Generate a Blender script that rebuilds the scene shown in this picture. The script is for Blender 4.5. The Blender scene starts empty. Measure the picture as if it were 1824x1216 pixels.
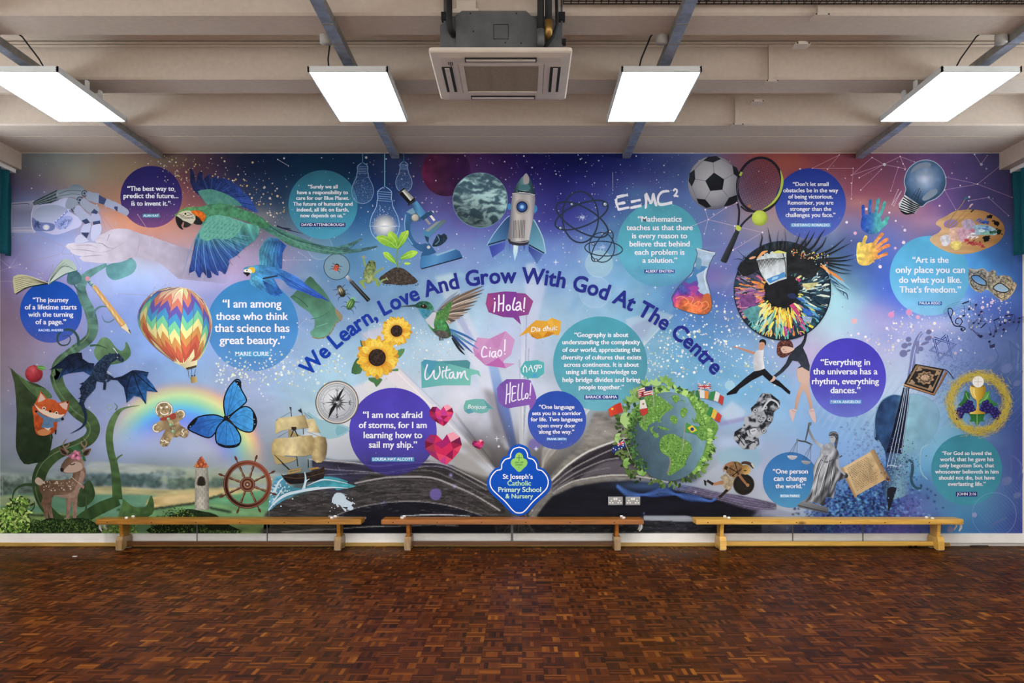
import bpy, bmesh, math, random
import numpy as np
from mathutils import Vector, Matrix
from mathutils.geometry import delaunay_2d_cdt

SC = bpy.context.scene
COL = SC.collection
PI = math.pi
# ------------------------------------------------------------------ camera
F = 1640.0                    # focal length in pixels of the 1824 px wide frame
CX, CY = 930.0, 730.0         # vanishing point of the room's depth lines
EYE = 1.40                    # camera height
WALL = 9.65                   # distance to the mural wall
cam_d = bpy.data.cameras.new('camera')
cam_d.sensor_width = 36.0
cam_d.lens = F / 1824 * 36
cam_d.shift_x = (912 - CX) / 1824
cam_d.shift_y = (CY - 608) / 1824
cam_d.clip_end = 60
cam = bpy.data.objects.new('camera', cam_d)
cam.location = (0, 0, EYE)
cam.rotation_euler = (PI / 2, 0, 0)
COL.objects.link(cam)
SC.camera = cam
# ------------------------------------------------------------------ world, exposure
w = bpy.data.worlds.new('daylight')
SC.world = w
w.use_nodes = True
bg = w.node_tree.nodes['Background']
bg.inputs[0].default_value = (0.75, 0.87, 1.0, 1)
bg.inputs[1].default_value = 3.0
SC.view_settings.view_transform = 'Standard'
SC.view_settings.look = 'None'
SC.view_settings.exposure = 0.0
SC.view_settings.gamma = 1.0
SC.view_settings.use_curve_mapping = False
PANEL_STRENGTH = 18.0       # the lit ceiling lamps
FILL_FRONT = 6.0             # added glow of the unseen doors behind the viewer
DAY_SIDE = 9.0              # daylight in the high side windows
XL, XR, YB = -5.475, 5.265, -3.6
Z_BEAM, Z_CEIL = 4.09, 4.365
FLOOR = -.024                # the floor, from the eye height of 1.40

# ------------------------------------------------------------------ helpers
def s2l(c):
    return c / 12.92 if c <= 0.04045 else ((c + 0.055) / 1.055) ** 2.4

def hx(h):
    h = h.lstrip('#')
    if len(h) == 3: h = ''.join(c * 2 for c in h)
    return tuple(int(h[i:i + 2], 16) / 255 for i in (0, 2, 4))

def lin(h):
    return tuple(s2l(c) for c in hx(h)) + (1,)

def mat(name, col, rough=0.6, metal=0.0, bump=0.0, scale=40.0, var=0.06, emit=None, spec=0.5):
    m = bpy.data.materials.new(name)
    m.use_nodes = True
    nt = m.node_tree
    b = nt.nodes['Principled BSDF']
    b.inputs['Roughness'].default_value = rough
    b.inputs['Metallic'].default_value = metal
    b.inputs['Specular IOR Level'].default_value = spec
    tc = nt.nodes.new('ShaderNodeTexCoord')
    n = nt.nodes.new('ShaderNodeTexNoise')
    n.inputs['Scale'].default_value = scale
    n.inputs['Detail'].default_value = 4
    nt.links.new(tc.outputs['Object'], n.inputs['Vector'])
    r = nt.nodes.new('ShaderNodeValToRGB')
    c = lin(col) if isinstance(col, str) else col
    lo = tuple(max(0, v * (1 - var * 2)) for v in c[:3]) + (1,)
    hi = tuple(min(1, v * (1 + var)) for v in c[:3]) + (1,)
    r.color_ramp.elements[0].position = 0.3
    r.color_ramp.elements[1].position = 0.7
    r.color_ramp.elements[0].color = lo
    r.color_ramp.elements[1].color = hi
    nt.links.new(n.outputs['Fac'], r.inputs[0])
    nt.links.new(r.outputs[0], b.inputs['Base Color'])
    if bump:
        bp = nt.nodes.new('ShaderNodeBump')
        bp.inputs['Strength'].default_value = bump
        bp.inputs['Distance'].default_value = 0.01
        nt.links.new(n.outputs['Fac'], bp.inputs['Height'])
        nt.links.new(bp.outputs[0], b.inputs['Normal'])
    if emit:
        b.inputs['Emission Color'].default_value = (1.0, 0.985, 0.96, 1)
        b.inputs['Emission Strength'].default_value = emit
    return m

class MB:
    """collects boxes, prisms, tubes and lathes into ONE mesh object"""
    def __init__(s): s.bm = bmesh.new()
    def box(s, x0, x1, y0, y1, z0, z1, bev=0.0, M=None):
        r = bmesh.ops.create_cube(s.bm, size=1)
        vs = r['verts']
        for v in vs:
            v.co = Vector((x0 + (v.co.x + .5) * (x1 - x0), y0 + (v.co.y + .5) * (y1 - y0), z0 + (v.co.z + .5) * (z1 - z0)))
        if bev:
            es = list({e for v in vs for e in v.link_edges})
            rb = bmesh.ops.bevel(s.bm, geom=es, offset=bev, segments=2, profile=0.6, affect='EDGES')
            vs = list({v for f in rb['faces'] for v in f.verts} | {v for v in vs if v.is_valid})
        if M is not None: bmesh.ops.transform(s.bm, matrix=M, verts=vs)
        return s
    def prism(s, pts, axis, a, b):
        """extrude the 2-D polygon pts along an axis ('x','y','z') from a to b"""
        def P(u, v, t):
            return {'x': (t, u, v), 'y': (u, t, v), 'z': (u, v, t)}[axis]
        A = [s.bm.verts.new(P(u, v, a)) for u, v in pts]
        B = [s.bm.verts.new(P(u, v, b)) for u, v in pts]
        n = len(pts)
        s.bm.faces.new(A); s.bm.faces.new(B[::-1])
        for i in range(n):
            s.bm.faces.new((A[i], B[i], B[(i + 1) % n], A[(i + 1) % n]))
        return s
    def tube(s, pts, r, seg=10, caps=True):
        pts = [Vector(p) for p in pts]
        rings = []
        prev = None
        for i, p in enumerate(pts):
            t = (pts[min(i + 1, len(pts) - 1)] - pts[max(i - 1, 0)]).normalized()
            if prev is None:
                n = t.orthogonal().normalized()
            else:
                n = (prev - t * prev.dot(t))
                n = n.normalized() if n.length > 1e-6 else t.orthogonal().normalized()
            prev = n
            bvec = t.cross(n)
            rr = r[i] if isinstance(r, (list, tuple)) else r
            rings.append([s.bm.verts.new(p + (n * math.cos(2 * PI * k / seg) + bvec * math.sin(2 * PI * k / seg)) * rr) for k in range(seg)])
        for a, b in zip(rings, rings[1:]):
            for k in range(seg):
                s.bm.faces.new((a[k], a[(k + 1) % seg], b[(k + 1) % seg], b[k]))
        if caps:
            s.bm.faces.new(rings[0][::-1]); s.bm.faces.new(rings[-1])
        return s
    def lathe(s, prof, c, seg=16):
        """prof: (radius, height) pairs about the vertical axis at c"""
        rings = [[s.bm.verts.new((c[0] + r * math.cos(2 * PI * k / seg), c[1] + r * math.sin(2 * PI * k / seg), c[2] + h)) for k in range(seg)] for r, h in prof]
        for a, b in zip(rings, rings[1:]):
            for k in range(seg):
                s.bm.faces.new((a[k], a[(k + 1) % seg], b[(k + 1) % seg], b[k]))
        s.bm.faces.new(rings[0][::-1]); s.bm.faces.new(rings[-1])
        return s
    def build(s, name, m, parent=None, smooth=False):
        bmesh.ops.recalc_face_normals(s.bm, faces=s.bm.faces)
        me = bpy.data.meshes.new(name)
        s.bm.to_mesh(me); s.bm.free()
        if smooth:
            for p in me.polygons: p.use_smooth = True
        me.materials.append(m)
        return link(name, me, parent)

def link(name, me, parent=None):
    o = bpy.data.objects.new(name, me)
    COL.objects.link(o)
    if parent is not None:
        o.parent = parent
        o.matrix_parent_inverse = Matrix.Translation(parent.location).inverted()
    return o

def tag(o, label, cat, group=None, kind=None):
    o['label'] = label; o['category'] = cat
    if group: o['group'] = group
    if kind: o['kind'] = kind
    return o

def struct(o):
    o['kind'] = 'structure'
    return o

def empty(name, loc=(0, 0, 0)):
    o = bpy.data.objects.new(name, None)
    o.empty_display_size = 0.1
    o.location = loc
    COL.objects.link(o)
    return o

def copy_tree(o, off, parent=None):
    c = o.copy(); COL.objects.link(c)
    if parent is not None:
        c.parent = parent
    else:
        c.location = o.location + Vector(off)
    for ch in list(o.children): copy_tree(ch, off, c)
    return c
# ------------------------------------------------------------------ materials
M = {}
M['plaster'] = mat('ceiling paint', '#cdbdac', .85, bump=.15, scale=25, var=.03)
M['wall'] = mat('wall paint', '#e4e0da', .8, bump=.1, scale=30, var=.03)
M['white'] = mat('white gloss paint', '#fbfaf6', .45, scale=6, var=.04)
M['galv'] = mat('galvanised steel', '#8d95a8', .5, .15, scale=14, var=.18)
M['jbox'] = mat('grey junction box', '#a8a49c', .6)
M['gunmetal'] = mat('grey sheet steel', '#666869', .55, .35, scale=8, var=.12)
M['railside'] = mat('dull rail steel', '#8a857e', .6, .1, scale=12, var=.12)
M['frame'] = mat('white lamp frame', '#dfe0dc', .45, scale=10, var=.02)
M['panel'] = mat('lit diffuser', '#ffffff', .5, emit=PANEL_STRENGTH)
M['acwhite'] = mat('ivory plastic', '#d8cbbb', .5, scale=10, var=.03)
M['grille'] = mat('brown grey filter', '#9c8d77', .8, scale=60, var=.1)
M['black'] = mat('black foam rubber', '#131313', .7, scale=30, var=.1)
M['brass'] = mat('brass', '#b08a4a', .4, .7, scale=20, var=.1)
M['slot'] = mat('dark slot', '#15120f', .8, scale=20, var=.1)
M['teal'] = mat('teal curtain cloth', '#157080', .9, bump=.2, scale=80, var=.12)
M['mastic'] = mat('dark mastic', '#2a2622', .8, scale=30, var=.1)
M['socket'] = mat('brushed socket steel', '#9a9c9c', .45, .4, scale=30, var=.08)
M['socketwhite'] = mat('white socket insert', '#e9e9e6', .5, scale=20, var=.02)

def wood(name, a, b, rough=.35, knot=.0, axis=0):
    m = bpy.data.materials.new(name); m.use_nodes = True
    nt = m.node_tree; L = nt.links.new
    bs = nt.nodes['Principled BSDF']; bs.inputs['Roughness'].default_value = rough
    tc = nt.nodes.new('ShaderNodeTexCoord'); mp = nt.nodes.new('ShaderNodeMapping')
    sc = [14, 14, 14]; sc[axis] = 0.9
    mp.inputs['Scale'].default_value = sc
    L(tc.outputs['Object'], mp.inputs['Vector'])
    n = nt.nodes.new('ShaderNodeTexNoise'); n.inputs['Scale'].default_value = 3; n.inputs['Detail'].default_value = 6
    n.inputs['Distortion'].default_value = .6
    L(mp.outputs[0], n.inputs['Vector'])
    r = nt.nodes.new('ShaderNodeValToRGB'); r.color_ramp.elements[0].position = .32; r.color_ramp.elements[1].position = .68
    r.color_ramp.elements[0].color = lin(a); r.color_ramp.elements[1].color = lin(b)
    L(n.outputs['Fac'], r.inputs[0])
    out = r.outputs[0]
    if knot:
        v = nt.nodes.new('ShaderNodeTexVoronoi'); v.inputs['Scale'].default_value = 1.0
        mp2 = nt.nodes.new('ShaderNodeMapping'); s2 = [7, 7, 7]; s2[axis] = 3.0
        mp2.inputs['Scale'].default_value = s2
        L(tc.outputs['Object'], mp2.inputs['Vector']); L(mp2.outputs[0], v.inputs['Vector'])
        k = nt.nodes.new('ShaderNodeValToRGB'); k.color_ramp.elements[0].position = .05; k.color_ramp.elements[1].position = .17
        k.color_ramp.elements[0].color = (knot, knot, knot, 1); k.color_ramp.elements[1].color = (0, 0, 0, 1)
        L(v.outputs['Distance'], k.inputs[0])
        mx = nt.nodes.new('ShaderNodeMix'); mx.data_type = 'RGBA'
        L(k.outputs[0], mx.inputs['Factor']); L(out, mx.inputs['A']); mx.inputs['B'].default_value = lin('#5a2f10')
        out = mx.outputs['Result']
    L(out, bs.inputs['Base Color'])
    return m
M['oak'] = wood('dark varnished bench wood', '#8a5a17', '#b87f28')
M['oak2'] = wood('reddish varnished bench wood', '#8a5019', '#b06c22')
M['pine'] = wood('knotty yellow pine', '#d09a3c', '#ecbf5c', knot=.8)
M['pale'] = wood('pale worn end wood', '#7c5c34', '#a08050', axis=2)
M['batten'] = wood('yellow timber batten', '#a9853f', '#c8a558')
M['rail_dark'] = wood('dark stretcher wood', '#4a2a0e', '#6d4014')

def parquet():
    m = bpy.data.materials.new('mosaic parquet'); m.use_nodes = True
    nt = m.node_tree; L = nt.links.new; N = nt.nodes.new
    bs = nt.nodes['Principled BSDF']
    tc = N('ShaderNodeTexCoord'); sp = N('ShaderNodeSeparateXYZ'); L(tc.outputs['Object'], sp.inputs[0])
    def mth(op, a, b=None, c=None):
        n = N('ShaderNodeMath'); n.operation = op
        for i, v in enumerate((a, b, c)):
            if v is None: continue
            if isinstance(v, (int, float)): n.inputs[i].default_value = v
            else: L(v, n.inputs[i])
        return n.outputs[0]
    S = 0.118
    u = mth('DIVIDE', sp.outputs[0], S); v = mth('DIVIDE', sp.outputs[1], S)
    iu, iv = mth('FLOOR', u), mth('FLOOR', v)
    fu, fv = mth('FRACT', u), mth('FRACT', v)
    par = mth('FLOORED_MODULO', mth('ADD', iu, iv), 2.0)
    a = mth('ADD', mth('MULTIPLY', fu, par), mth('MULTIPLY', fv, mth('SUBTRACT', 1.0, par)))   # across the fingers
    fin = mth('FLOOR', mth('MULTIPLY', a, 5.0))
    ff = mth('FRACT', mth('MULTIPLY', a, 5.0))
    cv = N('ShaderNodeCombineXYZ'); L(iu, cv.inputs[0]); L(iv, cv.inputs[1]); L(fin, cv.inputs[2])
    wn = N('ShaderNodeTexWhiteNoise'); wn.noise_dimensions = '3D'; L(cv.outputs[0], wn.inputs['Vector'])
    cb = N('ShaderNodeCombineXYZ'); L(iu, cb.inputs[0]); L(iv, cb.inputs[1])
    wb = N('ShaderNodeTexWhiteNoise'); wb.noise_dimensions = '2D'; L(cb.outputs[0], wb.inputs['Vector'])
    val = mth('ADD', mth('MULTIPLY', wn.outputs['Value'], .6), mth('ADD', .06, mth('MULTIPLY', wb.outputs['Value'], .3)))
    r = N('ShaderNodeValToRGB'); el = r.color_ramp.elements
    for p, c in ((0, '#1c0b04'), (.25, '#331606'), (.55, '#482007'), (.8, '#623009'), (.95, '#885014')):
        if p == 0: el[0].position = 0; el[0].color = lin(c)
        elif p == .95: el[-1].position = p; el[-1].color = lin(c)
        else:
            e = el.new(p); e.color = lin(c)
    L(val, r.inputs[0])
    gr = N('ShaderNodeTexNoise'); gr.inputs['Scale'].default_value = 60; gr.inputs['Detail'].default_value = 5
    L(tc.outputs['Object'], gr.inputs['Vector'])
    big = N('ShaderNodeTexNoise'); big.inputs['Scale'].default_value = .9; big.inputs['Detail'].default_value = 3
    L(tc.outputs['Object'], big.inputs['Vector'])
    # grooves between fingers and between blocks
    e1 = mth('LESS_THAN', mth('MINIMUM', ff, mth('SUBTRACT', 1.0, ff)), .035)
    bu = mth('MINIMUM', mth('MINIMUM', fu, mth('SUBTRACT', 1.0, fu)), mth('MINIMUM', fv, mth('SUBTRACT', 1.0, fv)))
    e2 = mth('LESS_THAN', bu, .012)
    groove = mth('MAXIMUM', e1, e2)
    gain = mth('MULTIPLY', mth('ADD', .72, mth('MULTIPLY', gr.outputs['Fac'], .5)), mth('SUBTRACT', 1.0, mth('MULTIPLY', groove, .35)))
    gain = mth('MULTIPLY', gain, mth('ADD', .7, mth('MULTIPLY', big.outputs['Fac'], .6)))
    vm = N('ShaderNodeVectorMath'); vm.operation = 'SCALE'; L(r.outputs[0], vm.inputs[0]); L(gain, vm.inputs['Scale'])
    L(vm.outputs[0], bs.inputs['Base Color'])
    rr = mth('ADD', .12, mth('ADD', mth('MULTIPLY', wn.outputs['Value'], .08), mth('MULTIPLY', big.outputs['Fac'], .2)))
    L(rr, bs.inputs['Roughness'])
    bs.inputs['Specular IOR Level'].default_value = 0
    bp = N('ShaderNodeBump'); bp.inputs['Strength'].default_value = .12; bp.inputs['Distance'].default_value = .003
    L(mth('SUBTRACT', mth('MULTIPLY', wn.outputs['Value'], .4), groove), bp.inputs['Height']); L(bp.outputs[0], bs.inputs['Normal'])
    # a thin worn varnish that mirrors the wall only faintly
    gl = N('ShaderNodeBsdfGlossy'); gl.inputs['Color'].default_value = (1, .88, .74, 1); L(rr, gl.inputs['Roughness']); L(bp.outputs[0], gl.inputs['Normal'])
    fr = N('ShaderNodeFresnel'); fr.inputs['IOR'].default_value = 1.35
    ms = N('ShaderNodeMixShader'); L(mth('MULTIPLY', fr.outputs[0], .2), ms.inputs[0]); L(bs.outputs[0], ms.inputs[1]); L(gl.outputs[0], ms.inputs[2])
    L(ms.outputs[0], nt.nodes['Material Output'].inputs['Surface'])
    return m
M['parquet'] = parquet()

# ------------------------------------------------------------------ room shell
struct(MB().box(XL - .2, XR + .2, YB - .2, WALL + .2, FLOOR - .15, FLOOR).build('floor', M['parquet']))
struct(MB().box(XL - .2, XR + .2, WALL, WALL + .2, FLOOR, Z_CEIL + .15).build('wall_back', M['wall']))
FILL_DOORS = ((-4.9, -1.9), (-1.6, 1.4), (1.7, 4.7))     # unseen glazed doors, added to light the wall from the front
b = MB().box(XL - .2, XR + .2, YB - .2, YB, FLOOR, .06).box(XL - .2, XR + .2, YB - .2, YB, 2.2, Z_CEIL + .15)
us = [XL - .2] + [v for wv in FILL_DOORS for v in wv] + [XR + .2]
for a, c in zip(us[0::2], us[1::2]): b.box(a, c, YB - .2, YB, .06, 2.2)
struct(b.build('wall_front', M['wall']))
WIN = ((-2.6, .4), (1.4, 4.9), (5.6, 9.2))      # tall windows high in both side walls
for side, x0, x1 in (('left', XL - .2, XL), ('right', XR, XR + .2)):
    b = MB()
    b.box(x0, x1, YB, WALL, FLOOR, 3.05).box(x0, x1, YB, WALL, 3.75, Z_CEIL + .15)
    ys = [YB] + [v for wv in WIN for v in wv] + [WALL]
    for a, c in zip(ys[0::2], ys[1::2]): b.box(x0, x1, a, c, 3.05, 3.75)
    struct(b.build('wall_' + side, M['wall']))
def pane_mat(name, col, e):
    m = mat(name, '#e8eef0', .4)
    bs = m.node_tree.nodes['Principled BSDF']
    bs.inputs['Emission Color'].default_value = col
    bs.inputs['Emission Strength'].default_value = e
    return m
M['pane_side'] = pane_mat('daylit side window glass', (.80, .90, 1, 1), DAY_SIDE)
M['pane_fill'] = pane_mat('added front fill glass', (1, .97, .93, 1), FILL_FRONT)  # added glow that brightens the lower mural and skirting
def window(k, axis, p, a, c, z0, z1, n, m):
    """framed window in a side wall (axis 'x' at x = p) or in the wall behind the viewer (axis 'y')"""
    f, g = MB(), MB()
    def B(mb, u0, u1, d, q0, q1):
        mb.box(p - d, p + d, u0, u1, q0, q1) if axis == 'x' else mb.box(u0, u1, p - d, p + d, q0, q1)
    for u in (a, c - .06): B(f, u, u + .06, .03, z0, z1)
    for q in (z0, z1 - .06): B(f, a, c, .03, q, q + .06)
    for i in range(1, n): B(f, a + (c - a) * i / n - .03, a + (c - a) * i / n + .03, .025, z0, z1)
    o = struct(f.build('window_%d' % k, M['white']))
    B(g, a + .03, c - .03, .006, z0 + .03, z1 - .03)
    g.build('pane', m, o)
k = 0
for x in (XL - .1, XR + .1):
    for a, c in WIN:
        k += 1
        window(k, 'x', x, a, c, 3.05, 3.75, 3, M['pane_side'])
for a, c in FILL_DOORS:
    k += 1
    window(k, 'y', YB - .1, a, c, .06, 2.2, 3, M['pane_fill'])
# ribbed concrete ceiling: one continuous casting of slab and downstand ribs
b = MB()
b.box(XL - .2, XR + .2, YB - .2, WALL + .2, Z_CEIL, Z_CEIL + .15)
yb = 8.70
while yb > YB + .5:
    b.prism([(yb - .03, Z_CEIL), (yb, Z_BEAM + .015), (yb + .015, Z_BEAM), (yb + .335, Z_BEAM), (yb + .35, Z_BEAM + .015), (yb + .38, Z_CEIL)], 'x', XL, XR)
    yb -= 1.215
b.box(XL, XR, 9.07, WALL, Z_BEAM + .004, Z_CEIL)
struct(b.build('ceiling', M['plaster']))
# cable conduit along the foot of a rib
struct(MB().tube([(XL, 7.43, 4.34), (XR, 7.43, 4.34)], .014, 8).tube([(XL, 7.4, 4.352), (XR, 7.4, 4.352)], .01, 8).build('trim_1', M['plaster']))
# edge beams over the side windows
struct(MB().box(XL, -5.245, YB, WALL, 3.915, Z_CEIL).build('trim_2', M['plaster']))
struct(MB().box(5.0, XR, YB, WALL, 3.915, Z_CEIL).build('trim_3', M['plaster']))
# white service boarding above the floor, and the timber batten under it
def pz(py, Z=WALL): return EYE + (CY - py) * Z / F
def px(p, Z=WALL): return (p - CX) * Z / F
struct(MB().box(XL, XR, WALL - .02, WALL, pz(966), pz(949.5)).build('baseboard_back', M['white']))
struct(MB().box(XL, px(1690), WALL - .035, WALL, FLOOR, pz(965.3), bev=.004).build('trim_4', M['batten']))
# ------------------------------------------------------------------ ceiling lamps
def ceiling_panel(X, y0, label, group, cable=0):
    Z0, Z1, Wd, Ln = 3.92, 3.962, .30, 1.2
    t = tag(empty('ceiling_light', (X, y0 + Ln / 2, Z0)), label, 'ceiling light', group)
    b = MB()
    for a in (-1, 1):
        b.box(X + a * Wd - .012 * (a > 0), X + a * Wd + .012 * (a < 0), y0, y0 + Ln, Z0, Z1)
    b.box(X - Wd, X + Wd, y0, y0 + .012, Z0, Z1).box(X - Wd, X + Wd, y0 + Ln - .012, y0 + Ln, Z0, Z1)
    b.box(X - Wd + .012, X + Wd - .012, y0 + .012, y0 + Ln - .012, Z1 - .012, Z1)
    b.build('lamp_frame', M['frame'], t)
    MB().box(X - Wd + .0125, X + Wd - .0125, y0 + .0125, y0 + Ln - .0125, Z0 + .004, Z0 + .012).build('diffuser', M['panel'], t)
    for a in (-1, 1):
        for z in (.012, .028): MB().box(X + a * (Wd - .012) - .004, X + a * (Wd - .012) + .004, y0 - .002, y0, Z0 + z - .003, Z0 + z + .003).build('screw_head', M['slot'], t)
    for yy in (y0 + .55, y0 + .78):
        h = MB().box(X - .27, X + .27, yy - .02, yy + .02, Z1, Z1 + .02)
        h.box(X - .03, X + .03, yy - .02, yy + .02, Z1 + .02, 4.036)
        for a in (-.27, .25): h.box(X + a, X + a + .02, yy - .02, yy + .02, Z1 + .0, Z1 + .085)
        h.build('hanger', M['frame'], t)
    d = cable or 1
    c = MB().tube([(X + d * .16, y0 + .1, Z1), (X + d * .15, y0 + .02, Z1 + .06), (X + d * .1, y0 - .12, Z1 + .17), (X + d * .05, y0 - .22, Z1 + .2), (X + d * .035, y0 - .28, Z1 + .15)], .006, 6)
    c.build('supply_cable', M['black'], t)
    return t
PX = (-3.76, -1.30, 1.04, 3.425)
names = ('ceiling light panel over the robotic hand and the dark navy quote disc',
         'ceiling light panel beside the air conditioner, above the large macaw',
         'ceiling light panel beside the air conditioner, above the atom and formula',
         'ceiling light panel over the clear light bulb and the paint palette')
for X, n, c in zip(PX, names, (1, -1, -1, -1)):
    ceiling_panel(X, 6.86, 'white ' + n, 'ceiling light panels', c)
for y0 in (3.2, -.4):
    for X in PX:
        ceiling_panel(X, y0, 'white framed ceiling light panel hung further back in the hall, out of the photo', 'ceiling light panels behind the viewer')
# ------------------------------------------------------------------ galvanised rails under the ribs
for X, n in zip((-3.80, -1.325, 1.09, 3.53), ('ending above the dark navy quote disc', 'ending by the faint hanging bulbs near the red planet', 'ending over the chalk formula', 'ending between the football and the clear light bulb')):
    t = tag(empty('ceiling_rail', (X, 2, 4.032)), 'grey steel ceiling rail, ' + n, 'rail', 'steel ceiling rails')
    b = MB()
    b.box(X - .04, X + .04, YB, WALL - .02, 4.03, 4.034)
    b.build('rail_base', M['galv'], t)
    sd = MB().box(X - .04, X - .037, YB, WALL - .02, 4.034, Z_BEAM).box(X + .037, X + .04, YB, WALL - .02, 4.034, Z_BEAM)
    sd.box(X - .037, X + .037, YB, WALL - .02, Z_BEAM - .003, Z_BEAM)
    sd.build('rail_side', M['railside'], t)
    for yy in (6.28, 6.62, 8.35, 8.75, 9.15):
        MB().box(X - .042, X + .042, yy - .008, yy + .008, 4.027, Z_BEAM - .002).build('coupling_clip', M['railside'], t)
    MB().lathe([(.045, 0), (.045, .06), (.03, .075)], (X - .085, 6.62, 4.035), 14).build('junction_box', M['jbox'], t, True)
# ------------------------------------------------------------------ air conditioner cassette
ac = tag(empty('air_conditioner', (-.143, 6.545, 3.75)), 'ivory ceiling air conditioner cassette under a grey steel casing', 'air conditioner')
AX, AY = -.143, 6.545
b = MB()
b.prism([(AX - .41, 3.79), (AX + .41, 3.79), (AX + .41, 3.99), (AX + .33, 4.05), (AX - .33, 4.05), (AX - .41, 3.99)], 'y', 6.2, 6.9)
b.prism([(AX - .30, 3.79), (AX + .24, 3.79), (AX + .24, 4.0), (AX + .17, 4.07), (AX - .26, 4.07), (AX - .30, 4.04)], 'y', 6.16, 6.2)
b.build('casing', M['gunmetal'], ac)
h = MB()
hx0, hz0 = px(879, 6.16), pz(70, 6.16)
for a, c, d, e in ((0, .1, 0, .003), (0, .1, .097, .1), (0, .003, 0, .1), (.097, .1, 0, .1)): h.box(hx0 + a, hx0 + c, 6.157, 6.16, hz0 + d, hz0 + e)
for p, q in ((843, 56), (928, 77), (900, 76), (838, 24), (920, 24)): h.box(px(p, 6.16) - .004, px(p, 6.16) + .004, 6.156, 6.16, pz(q, 6.16) - .004, pz(q, 6.16) + .004)
h.build('casing_hatch', M['slot'], ac)
# bevelled fascia with four slots and the intake in the middle
bm = bmesh.new()
def ring(hw, hd, z, r):
    out = []
    for sx, sy, a0 in ((1, -1, -90), (1, 1, 0), (-1, 1, 90), (-1, -1, 180)):
        for i in range(5):
            a = math.radians(a0 + i * 22.5)
            out.append(bm.verts.new((AX + sx * (hw - r) + r * math.cos(a), AY + sy * (hd - r) + r * math.sin(a), z)))
    return out
R = [ring(.475, .475, 3.79, .03), ring(.475, .475, 3.768, .03), ring(.465, .465, 3.760, .03), ring(.40, .40, 3.748, .02), ring(.295, .295, 3.748, .01), ring(.293, .293, 3.762, .01)]
for a, c in zip(R, R[1:]):
    for i in range(20): bm.faces.new((a[i], a[(i + 1) % 20], c[(i + 1) % 20], c[i]))
bm.faces.new(R[0])
fb = MB(); fb.bm.free(); fb.bm = bm
fb.build('fascia', M['acwhite'], ac)
g = MB().box(AX - .255, AX + .255, AY - .255, AY + .255, 3.752, 3.762)
for k in range(1, 3): g.box(AX - .255 + k * .17 - .002, AX - .255 + k * .17 + .002, AY - .255, AY + .255, 3.750, 3.752)
g.build('intake_grille', M['grille'], ac)
fr = MB()
for a in (-1, 1):
    fr.box(AX + a * .274 - .018, AX + a * .274 + .018, AY - .292, AY + .292, 3.747, 3.762).box(AX - .256, AX + .256, AY + a * .274 - .018, AY + a * .274 + .018, 3.747, 3.762)
fr.build('grille_frame', M['acwhite'], ac)
for ax, ay in ((1, 0), (-1, 0), (0, 1), (0, -1)):
    v = MB()
    cx, cy = AX + ax * .372, AY + ay * .372
    hw, hd = (.036, .24) if ax else (.24, .036)
    v.box(cx - hw, cx + hw, cy - hd, cy + hd, 3.742, 3.749)
    o = v.build('air_vent', M['slot'], ac)
    f = MB()
    f.box(cx - hw * (.45 if ax else .97), cx + hw * (.45 if ax else .97), cy - hd * (.45 if ay else .97), cy + hd * (.45 if ay else .97), 3.738, 3.743)
    f.build('vent_flap', M['acwhite'], o)
b = MB()
lx, lz = px(802, 6.2), 3.746
for i, (a, l) in enumerate(((0, .05), (.012, .03), (-.012, .02))): b.box(AX - .345 + a, AX - .345 + a + .006, AY - .33, AY - .33 + l + .03, 3.7465, 3.749)
b.build('badge', M['slot'], ac)
for X, y, z0, z1, r, m in ((px(800, 6.12), 6.12, 3.93, 4.36, .021, 'black'), (px(963, 6.1), 6.1, 3.9, 4.36, .023, 'black'), (px(977, 6.1), 6.1, 3.96, 4.36, .024, 'black'), (px(990, 6.12), 6.12, 3.9, 4.36, .011, 'black')):
    p = MB()
    if X < 0 and X < -.3: p.tube([(X, y, z1), (X, y, z0 + .05), (X + .005, y + .02, z0 + .01), (X + .03, y + .06, z0 - .02)], r, 10)
    elif r < .015: p.tube([(X, y, z1), (X + .008, y, z0 + .06), (X - .02, y, z0 - .02), (X - .085, y + .02, z0 - .1)], r, 8)
    else: p.tube([(X, y, z1), (X, y, z0)], r, 12)
    o = p.build('coolant_pipe', M[m], ac, True)
    if r > .022: MB().tube([(X, y, z0 + .02), (X, y, z0 - .06), (X, y + .08, z0 - .07)], r + .004, 12).build('pipe_joint', M['brass' if r > .0235 else 'gunmetal'], o, True)
for X in (px(791, 6.2), px(1001, 6.2)):
    for y in (6.25, 6.85):
        MB().tube([(X, y, 3.80), (X, y, 4.364)], .007, 8).build('hanger_rod', M['gunmetal'], ac)
        MB().box(X - .022, X + .022, y - .03, y + .03, 4.04, 4.09).box(X - .028, X + .028, y - .025, y + .025, 3.88, 3.91).build('hanger_bracket', M['black'], ac)
MB().box(px(812, 6.2), px(848, 6.2), 6.2, 6.3, 4.085, 4.16, .006).box(px(806, 6.2), px(853, 6.2), 6.19, 6.32, 4.07, 4.10, .004).build('drain_pump', M['acwhite'], ac)
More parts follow.
